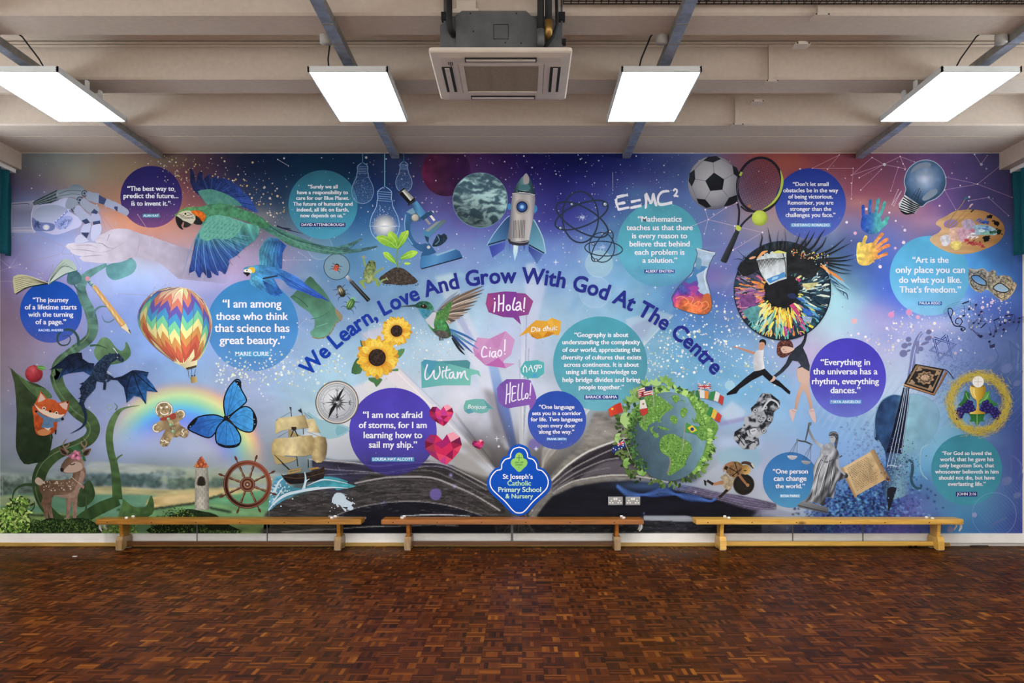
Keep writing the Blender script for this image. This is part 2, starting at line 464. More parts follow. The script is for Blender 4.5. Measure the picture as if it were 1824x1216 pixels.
# ------------------------------------------------------------------ wire mesh cable tray at the top edge
t = tag(empty('cable_tray', (2.4, 6.0, 4.04)), 'black wire mesh cable tray running from the air conditioner under the ceiling', 'cable tray')
b = MB()
z = pz(7, 6.16); xa, xb = px(1006, 5.98), 4.9
for i in range(5): b.tube([(xa, 6.0 + .04 * i, z), (xb, 6.0 + .04 * i, z)], .004, 5)
for dz in (.03, .06):
    for yy in (6.0, 6.16): b.tube([(xa, yy, z + dz), (xb, yy, z + dz)], .004, 5)
n = int((xb - xa) / .05)
for i in range(n + 1):
    xx = xa + (xb - xa) * i / n
    b.tube([(xx, 6.0, z + .06), (xx, 6.0, z - .004), (xx, 6.16, z - .004), (xx, 6.16, z + .06)], .003, 4)
b.build('wire_mesh', M['black'], t)
for p in (1262, 1530, 1805):
    X = px(p, 5.98)
    MB().box(X - .02, X + .02, 5.975, 6.03, z - .035, z - .006).box(X - .006, X + .006, 5.975, 5.987, z - .03, Z_CEIL - .001).build('tray_bracket', M['black'], t)
# ------------------------------------------------------------------ painted-over brackets of old lamps
def old_bracket(p, q, Y, z_top, label, strip=True):
    X = px(p, Y); zb = pz(q, Y)
    t = tag(empty('ceiling_bracket', (X, Y, zb)), label, 'bracket', 'painted ceiling brackets')
    if strip: MB().box(X - .022, X + .022, Y - .02, Y + .012, zb, z_top).build('conduit_strip', M['plaster'], t)
    b = MB().box(X - .055, X + .055, Y - .05, Y + .05, zb - .016, zb - .004, .003).box(X - .03, X + .03, Y - .035, Y + .035, zb - .004, zb + .012, .003)
    b.build('mounting_plate', M['plaster'], t)
    for a in (-.042, .042): MB().box(X + a - .006, X + a + .006, Y - .053, Y - .05, zb - .014, zb - .006).build('screw_head', M['mastic'], t)
old_bracket(1373, 145, 7.42, 4.33, 'cream ceiling bracket with a long strip, on the middle rib, the longest one')
old_bracket(1313, 222, 8.66, 4.33, 'cream ceiling bracket with a strip on the rib nearest the mural')
old_bracket(1348, 181, 8.05, 4.2, 'small cream ceiling bracket beside the one nearest the mural', False)
old_bracket(1427, 79, 6.72, 4.2, 'small cream ceiling bracket beside the conduit, on the recessed strip', False)
old_bracket(1461, 28, 6.24, 4.33, 'cream ceiling bracket hanging below the cable tray')
# ------------------------------------------------------------------ curtains
for X, n, sgn in ((XL + .14, 'left', 1), (XR - .12, 'right', -1)):
    r = tag(empty('curtain', (X, 9.3, 3.02)), 'short teal curtain bunched beside the ' + ('robotic hand' if n == 'left' else 'carnival mask and paint palette'), 'curtain', 'teal curtains')
    bm = bmesh.new()
    nu, nv = 70, 14
    rows = []
    for j in range(nv + 1):
        v = j / nv
        row = []
        for i in range(nu + 1):
            u = i / nu
            a = .055 * (1 + .25 * math.sin(5 * u + n.count('t'))) * (1.0 - .25 * (1 - v))
            row.append(bm.verts.new((X + a * math.sin(u * 2 * PI * 6 + .25 * math.sin(4 * v)), 8.75 + u * .85 + .01 * math.sin(9 * v + u * 20), 3.005 + v * .9)))
        rows.append(row)
    for a, c in zip(rows, rows[1:]):
        for i in range(nu): bm.faces.new((a[i], a[i + 1], c[i + 1], c[i]))
    bmesh.ops.solidify(bm, geom=list(bm.faces), thickness=.004)
    cb = MB(); cb.bm.free(); cb.bm = bm
    cb.build('curtain_cloth', M['teal'], r, True)
    MB().box(X - .05, X + .05, YB + .1, WALL - .03, 3.872, 3.914, .008).build('curtain_rail', M['white'], r)
# ------------------------------------------------------------------ sockets
def socket(p0, label):
    x0, x1, z1, z0 = px(p0), px(p0 + 26), pz(884), pz(899)
    t = tag(empty('power_socket', ((x0 + x1) / 2, WALL, z0)), label, 'socket', 'double wall sockets')
    Y = WALL - .016
    MB().box(x0, x1, Y, WALL - .004, z0, z1, .002).build('face_plate', M['socket'], t)
    cx, cz = (x0 + x1) / 2, (z0 + z1) / 2
    for a in (-1, 1):
        MB().box(cx + a * .011 - .0085, cx + a * .011 + .0085, Y - .004, Y, cz + .008, cz + .032, .001).build('switch', M['socketwhite'], t)
        o = MB()
        for dx, dz in ((0, .003), (-.014, -.02), (.014, -.02)): o.box(cx + a * .043 + dx - .008, cx + a * .043 + dx + .008, Y - .0025, Y, cz + dz - .007, cz + dz + .007, .002)
        o.build('outlet', M['socketwhite'], t)
socket(1083, 'steel double power socket on the mural, the one nearer the school badge')
socket(1114, 'steel double power socket on the mural, the one nearer the yellow pine bench')
# ------------------------------------------------------------------ benches
def bench(x0, x1, legs, rods, mw, ml, ms, label, studs, round_end=False, hook=0, foot_y=(9.335, 9.605), rodm='gunmetal'):
    t = tag(empty('bench', ((x0 + x1) / 2, 9.48, 0)), label, 'bench', 'low wooden benches')
    zt, zb, yf, yr = .311, .26, 9.36, 9.60
    b = MB()
    pts = [(x0, yf), (x1, yf), (x1, yr), (x0, yr)]
    if round_end: pts = [(x0, yf)] + [(x1 - .05 + .05 * math.sin(a), yf + .05 - .05 * math.cos(a)) for a in (0, .4, .8, 1.2, 1.57)] + [(x1 - .05 + .05 * math.cos(a), yr - .05 + .05 * math.sin(a)) for a in (0, .4, .8, 1.2, 1.57)] + [(x0, yr)]
    b.prism(pts, 'z', zb, zt)
    bmesh.ops.bevel(b.bm, geom=list(b.bm.edges), offset=.006, segments=2, affect='EDGES')
    b.build('seat_plank', M[mw], t)
    k = x0 + .12
    while k < x1: MB().tube([(k, yf - .0005, zb + .02), (k, yf + .004, zb + .02)], .006, 8).build('plug_hole', M['slot'], t); k += .45
    for X in legs:
        l = MB()
        l.prism([(9.385, .26), (9.575, .26), (9.555, .12), (9.405, .12)], 'x', X - .017, X + .017)
        lg = l.build('leg', M[ml], t)
        f = MB()
        f.prism([(foot_y[0], .006), (foot_y[0] + .01, .1), (foot_y[0] + .03, .135), (foot_y[1] - .03, .135), (foot_y[1] - .01, .1), (foot_y[1], .006), (foot_y[1] - .09, .006), (foot_y[1] - .11, .03), (foot_y[0] + .11, .03), (foot_y[0] + .09, .006)], 'x', X - .032, X + .032)
        f.build('foot', M['pale' if ml != 'pine' else 'pine'], lg)
        p = MB()
        for yy in (foot_y[0] + .01, foot_y[1] - .08): p.box(X - .028, X + .028, yy, yy + .06, 0, .008)
        p.build('rubber_pad', M['socketwhite'], lg)
    MB().box(legs[0] + .017, legs[1] - .017, 9.46, 9.5, .031, .074, .003).build('stretcher', M[ms], t)
    for X in rods: MB().box(X[0] - X[1], X[0] + X[1], 9.475, 9.485, .074, .26).build('support_rod', M[rodm], t)
    for p, q in studs:
        zz = zt
        Y = (EYE - FLOOR - zt) * F / (q + 1.5 - CY)
        MB().lathe([(.011, 0), (.017, .004), (.017, .014), (.012, .02)], (px(p, Y), min(max(Y, yf + .03), yr - .03), zt), 10).build('rubber_stud', M['socketwhite'], t)
    if hook:
        X = x1 if hook > 0 else x0
        h = MB()
        for yy in (9.42, 9.53):
            h.tube([(X - hook * .03, yy, zb - .002), (X + hook * .002 - hook * .02, yy, zb - .02), (X - hook * .02, yy, zb - .045), (X - hook * .04, yy - .005, zb - .075)], [.012, .013, .012, .006], 8)
        h.build('end_hook', M['frame'], t)
    t.location.z = FLOOR
    return t
Zf = 9.36
bench(px(170, Zf), px(643, Zf), (px(216, 9.4), px(603, 9.4)), ((px(351, 9.48), .005), (px(476, 9.48), .005)), 'oak', 'oak', 'rail_dark',
      'low brown varnished wooden bench under the deer and ship wheel', ((225, 922), (237, 919.5), (591, 922), (597, 919.5)), hook=-1)
bench(px(679, Zf), px(1147, Zf), (px(727, 9.4), px(1099, 9.4)), ((px(912, 9.48), .012),), 'oak2', 'oak2', 'rail_dark',
      'low reddish brown wooden bench under the blue school badge', ((716, 922), (720, 919.5), (1107, 919.5), (1111, 922)), hook=1)
bench(px(1240, Zf), px(1720, Zf), (px(1286, 9.4), px(1672, 9.4)), ((px(1412, 9.48), .005), (px(1537, 9.48), .005)), 'pine', 'pine', 'pine',
      'low knotty yellow pine bench under the statue and scroll, with one rounded end', ((1291, 919.5), (1298, 922), (1650, 921), (1663, 923.5)), True, hook=1)
# ------------------------------------------------------------------ small things on the floor
def floor_pt(p, q):
    Z = (EYE - FLOOR) * F / (q - CY)
    return px(p, Z), Z
X, Y = floor_pt(1744, 972)
o = MB().lathe([(.10, 0), (.10, .004), (.085, .008), (.02, .009)], (0, 0, 0), 20).build('floor_plate', M['mastic'])
o.location = (X, Y, FLOOR); o.scale = (1, .55, 1)
tag(o, 'dark oval plate on the floor past the rounded end of the pine bench', 'floor plate')
X, Y = px(1628, 9.56), 9.58
b = MB()
random.seed(4)
b.tube([(X - .09 + .03 * i, Y + .012 * math.sin(i * 2.1), FLOOR + .026 + .012 * (i % 2)) for i in range(7)], [.012, .02, .024, .02, .026, .02, .01], 8)
tag(b.build('cloth_strap', M['black'], None, True), 'crumpled black strap on the floor behind the pine bench foot near its rounded end', 'strap')
X, Y = floor_pt(133, 991)
b = MB().prism([(X - .018, Y - .01), (X + .016, Y - .014), (X + .02, Y + .012), (X - .01, Y + .016)], 'z', FLOOR, FLOOR + .006)
tag(b.build('paper_scrap', M['socketwhite']), 'tiny white scrap on the dark floor in front of the brown bench', 'paper scrap')
# ------------------------------------------------------------------ the printed mural: tools
# Positions on the print are given in the photograph's pixels and turned into metres on the wall.
PRINT_GAIN = 0.94             # print reflectance of a photo value of 1
LAYER = 0.00010               # thickness of one printed layer

def print_mat(name):
    m = bpy.data.materials.new(name); m.use_nodes = True
    nt = m.node_tree; L = nt.links.new
    b = nt.nodes['Principled BSDF']
    b.inputs['Roughness'].default_value = .5
    b.inputs['Specular IOR Level'].default_value = .08
    a = nt.nodes.new('ShaderNodeAttribute'); a.attribute_name = 'ink'
    n = nt.nodes.new('ShaderNodeTexNoise'); n.inputs['Scale'].default_value = 260; n.inputs['Detail'].default_value = 2
    tc = nt.nodes.new('ShaderNodeTexCoord'); L(tc.outputs['Object'], n.inputs['Vector'])
    r = nt.nodes.new('ShaderNodeMapRange'); r.inputs['To Min'].default_value = .95; r.inputs['To Max'].default_value = 1.05
    L(n.outputs['Fac'], r.inputs['Value'])
    v = nt.nodes.new('ShaderNodeVectorMath'); v.operation = 'SCALE'
    L(a.outputs['Color'], v.inputs[0]); L(r.outputs[0], v.inputs['Scale']); L(v.outputs[0], b.inputs['Base Color'])
    L(a.outputs['Alpha'], b.inputs['Alpha'])
    return m
INK = print_mat('printed ink')
INK_SOLID = print_mat('printed ink solid')
for l in list(INK_SOLID.node_tree.links):
    if l.to_socket.name == 'Alpha': INK_SOLID.node_tree.links.remove(l)

def arr_lin(c):
    c = np.asarray(c, float)
    return np.where(c <= .04045, c / 12.92, ((np.clip(c, 0, 1) + .055) / 1.055) ** 2.4)

def rgb(h): return np.array(hx(h) if isinstance(h, str) else h, float)

# ---- value noise
_rs = np.random.RandomState(11)
_T = _rs.rand(256, 256)
def vnoise(x, y):
    x = np.asarray(x, float); y = np.asarray(y, float)
    xi, yi = np.floor(x).astype(int), np.floor(y).astype(int)
    u, v = x - xi, y - yi
    u, v = u * u * (3 - 2 * u), v * v * (3 - 2 * v)
    g = lambda a, b: _T[a & 255, b & 255]
    return (g(xi, yi) * (1 - u) + g(xi + 1, yi) * u) * (1 - v) + (g(xi, yi + 1) * (1 - u) + g(xi + 1, yi + 1) * u) * v
def fbm(x, y, s, o=4, sx=1, sy=1, seed=0):
    t, a, n = 0, 1, 0
    for i in range(o):
        k = 2 ** i / s
        t = t + a * vnoise(np.asarray(x) * k / sx + seed * 17.3 + i * 31, np.asarray(y) * k / sy + seed * 9.1 + i * 57); n += a; a *= .55
    return t / n

# ---- outlines
def P(t, o=(0, 0), s=1.0):
    """'x,y x,y ...' measured in an enlarged crop with origin o and scale s -> photo pixels"""
    if not isinstance(t, str): return [(o[0] + a / s, o[1] + b / s) for a, b in t]
    v = [q.split(',') for q in t.split()]
    return [(o[0] + float(a) / s, o[1] + float(b) / s) for a, b in v]
def frame(x, y, s): return lambda t: P(t, (x, y), s)
A1, A2, A3, A4, A5, A6 = [frame(x, 270, 5.7) for x in (0, 300, 600, 900, 1200, 1504)]
B1, B2, B3, B4, B5, B6 = [frame(x, 470, 5.7) for x in (0, 300, 600, 900, 1200, 1504)]
C1, C2, C3, C4, C5, C6 = [frame(x, 660, 4.053) for x in (0, 300, 600, 900, 1200, 1504)]

def smooth(p, n=4, closed=True):
    p = np.array(p, float); k = len(p); out = []
    for i in range(k if closed else k - 1):
        if closed: a, b, c, d = p[(i - 1) % k], p[i], p[(i + 1) % k], p[(i + 2) % k]
        else: a, b, c, d = p[max(i - 1, 0)], p[i], p[i + 1], p[min(i + 2, k - 1)]
        for j in range(n):
            t = j / n
            out.append(.5 * (2 * b + (c - a) * t + (2 * a - 5 * b + 4 * c - d) * t * t + (3 * b - a - 3 * c + d) * t ** 3))
    if not closed: out.append(p[-1])
    return [tuple(q) for q in out]
def circ(cx, cy, rx, ry=None, rot=0, n=40, a0=0, a1=360):
    ry = rx if ry is None else ry
    c, s = math.cos(math.radians(rot)), math.sin(math.radians(rot))
    full = a1 - a0 == 360
    out = []
    for i in range(n + (0 if full else 1)):
        a = math.radians(a0 + (a1 - a0) * i / n)
        x, y = rx * math.cos(a), ry * math.sin(a)
        out.append((cx + x * c - y * s, cy + x * s + y * c))
    return out
def ribbon(p, w, n=5):
    """outline of a brush stroke along p with half widths w"""
    p = smooth(p, n, False) if n > 1 else [tuple(q) for q in p]
    k = len(p)
    if isinstance(w, (int, float)): w = [w] * k
    else: w = np.interp(np.linspace(0, 1, k), np.linspace(0, 1, len(w)), w)
    p = np.array(p)
    t = np.gradient(p, axis=0); t /= np.maximum(np.linalg.norm(t, axis=1, keepdims=True), 1e-9)
    nn = np.stack([-t[:, 1], t[:, 0]], 1)
    w = np.asarray(w)[:, None]
    return [tuple(q) for q in p + nn * w] + [tuple(q) for q in (p - nn * w)[::-1]]

# ---- fills: functions of photo pixels giving rgb(0..1)
def lg(x0, y0, c0, x1, y1, c1, *more):
    """linear gradient; more = (position, colour) stops"""
    st = sorted([(0, rgb(c0)), (1, rgb(c1))] + [(a, rgb(b)) for a, b in more], key=lambda q: q[0])
    def f(x, y):
        d = ((x - x0) * (x1 - x0) + (y - y0) * (y1 - y0)) / ((x1 - x0) ** 2 + (y1 - y0) ** 2)
        return np.stack([np.interp(d, [s[0] for s in st], [s[1][i] for s in st]) for i in range(3)], -1)
    return f
def rg(cx, cy, r, *stops):
    st = [(a, rgb(b)) for a, b in stops]
    def f(x, y):
        d = np.hypot(x - cx, y - cy) / r
        return np.stack([np.interp(d, [s[0] for s in st], [s[1][i] for s in st]) for i in range(3)], -1)
    return f
def tex(base, amt=.2, s=5, sx=1, sy=1, seed=0, rot=0, hi=None):
    """base fill with a fractal mottle; hi = colour mixed in where the noise is high"""
    c, sn = math.cos(math.radians(rot)), math.sin(math.radians(rot))
    def f(x, y):
        b = fill(base, x, y)
        n = fbm(x * c + y * sn, -x * sn + y * c, s, 4, sx, sy, seed) - .5
        if hi is not None:
            k = np.clip(n * 4 * amt + .3, 0, 1)[..., None]
            return b * (1 - k) + rgb(hi) * k
        return np.clip(b * (1 + n[..., None] * 4 * amt), 0, 1)
    return f
def fill(f, x, y):
    if callable(f): return f(x, y)
    return np.broadcast_to(rgb(f), x.shape + (3,))

def inside(pts, x, y):
    p = np.array(pts); r = np.zeros(x.shape, bool)
    for (x0, y0), (x1, y1) in zip(p, np.roll(p, -1, 0)):
        if y0 == y1: continue
        c = ((y0 > y) != (y1 > y)) & (x < (x1 - x0) * (y - y0) / (y1 - y0) + x0)
        r ^= c
    return r

MURAL = None
_depth = [0]
class Art:
    """one printed motif: layers of filled outlines in ONE mesh"""
    def __init__(s, base=3):
        s.V, s.T, s.C, s.n, s.z, s.alpha = [], [], [], 0, base, False
    def add(s, vx, tris, cols, a=1.0, up=True, dz=0.0):
        s.z += 1 if up else .05
        vx = np.asarray(vx, float)
        if isinstance(a, np.ndarray) or a < 1: s.alpha = True
        s.V.append(np.stack([(vx[:, 0] - CX) * WALL / F, np.full(len(vx), -.0025) - (s.z + dz) * LAYER, EYE + (CY - vx[:, 1]) * WALL / F], 1))
        s.C.append(np.concatenate([arr_lin(cols) * PRINT_GAIN, np.broadcast_to(np.asarray(a, float).reshape(-1, 1), (len(vx), 1))], 1))
        s.T.extend([tuple(q + s.n for q in t) for t in tris]); s.n += len(vx)
        return s
    def poly(s, pts, f, step=0, a=1.0, sm=0, up=True):
        if sm: pts = smooth(pts, sm)
        pts = [(float(q[0]), float(q[1])) for q in pts]
        if callable(f) and step == 0: step = 6
        vs = [Vector(q) for q in pts]
        n = len(vs)
        if step:
            p = np.array(pts)
            gx, gy = np.meshgrid(np.arange(p[:, 0].min() + step * .5, p[:, 0].max(), step), np.arange(p[:, 1].min() + step * .5, p[:, 1].max(), step))
            gx = gx + (np.arange(gx.shape[0])[:, None] % 2) * step * .5
            k = inside(pts, gx, gy)
            vs += [Vector(q) for q in zip(gx[k].tolist(), gy[k].tolist())]
        V, E, T = delaunay_2d_cdt(vs, [], [list(range(n))], 0, 1e-4, False)[:3]
        if not T: return s
        vx = np.array([tuple(v) for v in V]); T = np.array([t for t in T if len(t) == 3])
        g = vx[T].mean(1); T = T[inside(pts, g[:, 0], g[:, 1])].tolist()
        if not T: return s
        aa = a(vx[:, 0], vx[:, 1]) if callable(a) else a
        return s.add(vx, T, fill(f, vx[:, 0], vx[:, 1]), aa, up)
    def circ(s, cx, cy, rx, f, ry=None, rot=0, n=0, step=0, a=1.0, up=True):
        n = n or (12 if rx < 3 else 28 if rx < 25 else 56)
        return s.poly(circ(cx, cy, rx, ry, rot, n), f, step, a, 0, up)
    def ring(s, cx, cy, r0, r1, f, ry=None, rot=0, a0=0, a1=360, n=48, up=True):
        k = 1 if ry is None else ry / r1
        o, i = circ(cx, cy, r1, r1 * k, rot, n, a0, a1), circ(cx, cy, r0, r0 - (r1 - r1 * k), rot, n, a0, a1)
        m = len(o); vx = np.array(o + i); full = a1 - a0 == 360
        t = []
        for q in range(m if full else m - 1):
            r = (q + 1) % m
            t += [(q, r, m + r), (q, m + r, m + q)]
        return s.add(vx, t, fill(f, vx[:, 0], vx[:, 1]), 1.0, up)
    def line(s, p, w, f, n=5, a=1.0, up=True):
        """stroke with half width(s) w, built as quads so it may cross itself"""
        r = np.array(ribbon(p, w, n)); m = len(r) // 2
        l, q = r[:m], r[m:][::-1]
        vx = np.concatenate([l, q]); t = []
        for i in range(m - 1): t += [(i, i + 1, m + i + 1), (i, m + i + 1, m + i)]
        return s.add(vx, t, fill(f, vx[:, 0], vx[:, 1]), a, up, np.tile(np.linspace(0, .04 if not up else .3, m), 2))
    def pen(s, p, w, f, n=5):
        """stroke with round ends"""
        s.line(p, w, f, n)
        for q in (p[0], p[-1]): s.circ(q[0], q[1], w if isinstance(w, (int, float)) else w[0], f, n=10, up=False)
        return s
    def dots(s, P4, f=None, a=1.0, n=6):
        """many small discs (x, y, r, colour) in one layer"""
        vx, t, c, aa = [], [], [], []
        for q in P4:
            x, y, r, col = q[:4]; o = len(vx); ph = random.random() * 6
            for k in range(n): vx.append((x + r * math.cos(ph + k * 2 * PI / n), y + r * math.sin(ph + k * 2 * PI / n) * (q[5] if len(q) > 5 else 1)))
            t += [(o, o + k, o + k + 1) for k in range(1, n - 1)]
            c += [rgb(col)] * n; aa += [q[4] if len(q) > 4 else a] * n
        dz = np.repeat((np.arange(len(P4)) % 40) * .05, n)
        s.add(vx, t, np.array(c), np.array(aa, float) if min(aa) < 1 else 1.0, True, dz)
        s.z += 2
        return s
    def build(s, name, parent, label=None):
        me = bpy.data.meshes.new(name)
        V = np.concatenate(s.V); C = np.concatenate(s.C)
        V = V + np.array([0, WALL, 0])
        T = np.array([t for t in s.T if len(t) == 3], np.int32)
        # face the room
        e1, e2 = V[T[:, 1]] - V[T[:, 0]], V[T[:, 2]] - V[T[:, 0]]
        flip = np.cross(e1, e2)[:, 1] > 0
        T[flip] = T[flip][:, ::-1]
        me.vertices.add(len(V)); me.vertices.foreach_set('co', V.astype(np.float32).ravel())
        me.loops.add(T.size); me.loops.foreach_set('vertex_index', T.ravel())
        me.polygons.add(len(T)); me.polygons.foreach_set('loop_start', np.arange(0, T.size, 3, dtype=np.int32))
        me.update(calc_edges=True)
        at = me.attributes.new('ink', 'FLOAT_COLOR', 'POINT')
        at.data.foreach_set('color', C.astype(np.float32).ravel())
        me.materials.append(INK if s.alpha else INK_SOLID)
        o = link(name, me, parent)
        if label: o['label'] = label
        return o

# ---- lettering
def glyphs(text, size, bold=.0, shear=0.0, spacing=1.0):
    """triangles of a line of built-in type, centred, 1 unit = 1 px, y down"""
    cu = bpy.data.curves.new('t', 'FONT'); cu.body = text; cu.size = size; cu.offset = bold * size; cu.shear = shear
    cu.align_x = 'CENTER'; cu.space_character = spacing; cu.resolution_u = 3; cu.fill_mode = 'FRONT'
    o = bpy.data.objects.new('t', cu); COL.objects.link(o)
    dg = bpy.context.evaluated_depsgraph_get()
    me = o.evaluated_get(dg).to_mesh()
    v = np.array([(q.co.x, -q.co.y) for q in me.vertices]).reshape(-1, 2)
    t = []
    for p in me.polygons:
        i = list(p.vertices); t += [(i[0], i[k], i[k + 1]) for k in range(1, len(i) - 1)]
    o.evaluated_get(dg).to_mesh_clear()
    bpy.data.objects.remove(o); bpy.data.curves.remove(cu)
    return v, t
def put_text(art, text, cx, y, width, f='#ffffff', bold=.028, size=None, cap=None, shear=0):
    """a line of lettering centred at cx with baseline y and fitted to width"""
    v, t = glyphs(text, 20, .008, shear)
    if not len(v): return
    w = v[:, 0].max() - v[:, 0].min(); c = (v[:, 0].max() + v[:, 0].min()) / 2
    k = width / w; kv = k if cap is None else cap / 14.6
    vx = np.stack([(v[:, 0] - c) * k + cx, v[:, 1] * kv + y], 1)
    h = np.array([bold * 17 * k, 0])
    c = fill(f, vx[:, 0], vx[:, 1])
    for d in (-h, h): art.add(vx + d, t, c, 1.0, False)
# ------------------------------------------------------------------ the mural's painted ground
X0, Y0, CW, CH = 0, 268, 1826, 686
yy, xx = np.mgrid[0:CH, 0:CW].astype(float)
xx += X0 + .5; yy += Y0 + .5
GRID_Y = (275, 340, 405, 475, 545, 615, 685, 755, 820, 885, 950)
GRID = '''
5f5a69 6e646e 73555a 50324a 19234b 0f2d55 28325f 4b234b 2d145f 14145f 282d78 50508c 964b55 824150 734669 4b3c5f 3c3c50
4b3c5f 6e5564 966055 784155 3c3c69 285078 233c82 503278 46328c 373296 4b50a0 646eb4 a56478 965a78 8c5573 5f4673 3c3750
46416e 7878b4 be7873 aa6978 826482 5a8cb4 3c69b4 5f55b4 5550b4 5055b4 5a82be 7d7dc3 be96aa 9682b4 9b6e91 645587 413c5a
5f5078 968cc8 c8bee1 bea0c8 aa96c3 6ea0cd 5f96d2 7382d2 738cd2 7da5d7 78aad2 8278c3 7882be 505a82 646ec8 5a82c8 3c4682
6e5a78 8c78aa a0a0d7 a596c8 7896d2 78a0d7 7dafdc 96bee1 afc8e1 a0c8dc 8cbedc 5f82c8 8c96c8 bec8d7 646ecd 8296d7 4b5596
736482 8c7da5 969bcd a0a5d7 8ca5d7 8cb4dc 8cbee1 a5c8e1 becde1 afcddc 82b9d7 6ea5d2 96afd7 c3b4d7 afa5d7 8282be 555f96
7d738c 8c87a5 9b96b9 a0aacd 96aad2 96bed7 a5c8e1 becde1 c8d2e4 aabecd 78aac3 6eaacd 78afd2 aabedc c0cae6 8494c4 505f96
878c9b 9696a5 a0a5b9 afb4c8 96a5c3 aac3d2 b4becd bec3d2 afb4c3 96989f 82898f 96aabe 96bed2 96b9d7 a4bce0 78acd0 3c5096
78828c 828c96 8c96a0 8c96a0 828c96 6e828c 3c3c4b 3c3c46 5a5555 504e50 32323c 96a0aa aab9c8 94b2d4 7090c4 78b0cc 415096
465f4b 55735a 6e785a 6e8264 5a735f 3c4146 37373e 37373e 464446 23232d 191928 3c3c50 b4becd 6482b4 46508c 5a91b4 3c4b96
506e3c 5a7346 64784b 646e50 646e5a 3c3c3e 1e1e26 1e1e26 232328 1c1c23 1e1e24 23232a 323246 46508c 5a5096 5082b4 3c4b96
'''
def cubic_axis(n_in, pos):
    """Catmull-Rom weights for sampling n_in values at fractional positions"""
    i = np.clip(np.floor(pos).astype(int), 0, n_in - 2); t = pos - i
    W = np.zeros((len(pos), n_in)); r = np.arange(len(pos))
    w4 = (-.5 * t + t ** 2 - .5 * t ** 3, 1 - 2.5 * t ** 2 + 1.5 * t ** 3, .5 * t + 2 * t ** 2 - 1.5 * t ** 3, -.5 * t ** 2 + .5 * t ** 3)
    for k, wv in zip((-1, 0, 1, 2), w4): np.add.at(W, (r, np.clip(i + k, 0, n_in - 1)), wv)
    return W
g = np.array([[hx(c) for c in row.split()] for row in GRID.strip().split('\n')])
Wx = cubic_axis(17, np.clip(xx[0] / 114, 0, 16))
Wy = cubic_axis(11, np.interp(yy[:, 0], GRID_Y, range(11)))
# the clouds of colour wander a little
dx = (fbm(xx, yy, 90, 4) - .5); dy = (fbm(xx, yy, 90, 4, seed=3) - .5)
CAN = np.einsum('yi,ijc,xj->yxc', Wy, g, Wx)
jx = np.clip((xx + dx * 90 - X0), 0, CW - 1).astype(int); jy = np.clip((yy + dy * 70 - Y0), 0, CH - 1).astype(int)
CAN = CAN[jy, jx]
sky = np.clip((800 - yy) / 60, 0, 1)
CAN *= (1 + .16 * (fbm(xx, yy, 40, 5, seed=5) - .5) * sky)[..., None]

def box_blur(m, r):
    r = int(round(r))
    if r < 1: return m
    for ax in (0, 1):
        p = np.pad(m, [(r + 1, r) if k == ax else (0, 0) for k in range(m.ndim)], mode='edge')
        c = np.cumsum(p, ax)
        m = (np.take(c, range(2 * r + 1, c.shape[ax]), ax) - np.take(c, range(0, c.shape[ax] - 2 * r - 1), ax)) / (2 * r + 1)
    return m
def window_of(x0, x1, y0, y1):
    return slice(max(0, int(y0 - Y0)), min(CH, int(y1 - Y0) + 1)), slice(max(0, int(x0 - X0)), min(CW, int(x1 - X0) + 1))
def mix(w, col, m):
    if col.ndim == 1: col = col[None, None]
    CAN[w] = CAN[w] * (1 - m[..., None]) + col * m[..., None]
def pp(pts, f, a=1.0, feather=0, sm=0, noise=None):
    """paint a filled outline into the ground, with optional soft edge"""
    if sm: pts = smooth(pts, sm)
    p = np.array(pts); e = feather * 2 + 2
    w = window_of(p[:, 0].min() - e, p[:, 0].max() + e, p[:, 1].min() - e, p[:, 1].max() + e)
    x, y = xx[w], yy[w]
    if x.size == 0: return
    m = sum(inside(pts, x + ox, y + oy) for ox in (-.25, .25) for oy in (-.25, .25)) / 4.0
    if feather: m = box_blur(box_blur(m, feather * .5), feather * .5)
    aa = a(x, y) if callable(a) else a
    m = m * aa
    if noise is not None: m = np.clip(m * noise(x, y), 0, 1)
    mix(w, fill(f, x, y), m)
def blob(cx, cy, rx, ry, c, a=1.0, rot=0, hard=1.0):
    R = max(rx, ry) * 2.6
    w = window_of(cx - R, cx + R, cy - R, cy + R)
    x, y = xx[w] - cx, yy[w] - cy
    cs, sn = math.cos(math.radians(rot)), math.sin(math.radians(rot))
    d = ((x * cs + y * sn) / rx) ** 2 + ((-x * sn + y * cs) / ry) ** 2
    mix(w, rgb(c), a * np.exp(-d ** hard))
def pl(pts, hw, f, a=1.0, n=5, feather=0):
    pp(ribbon(pts, hw, n), f, a, feather)
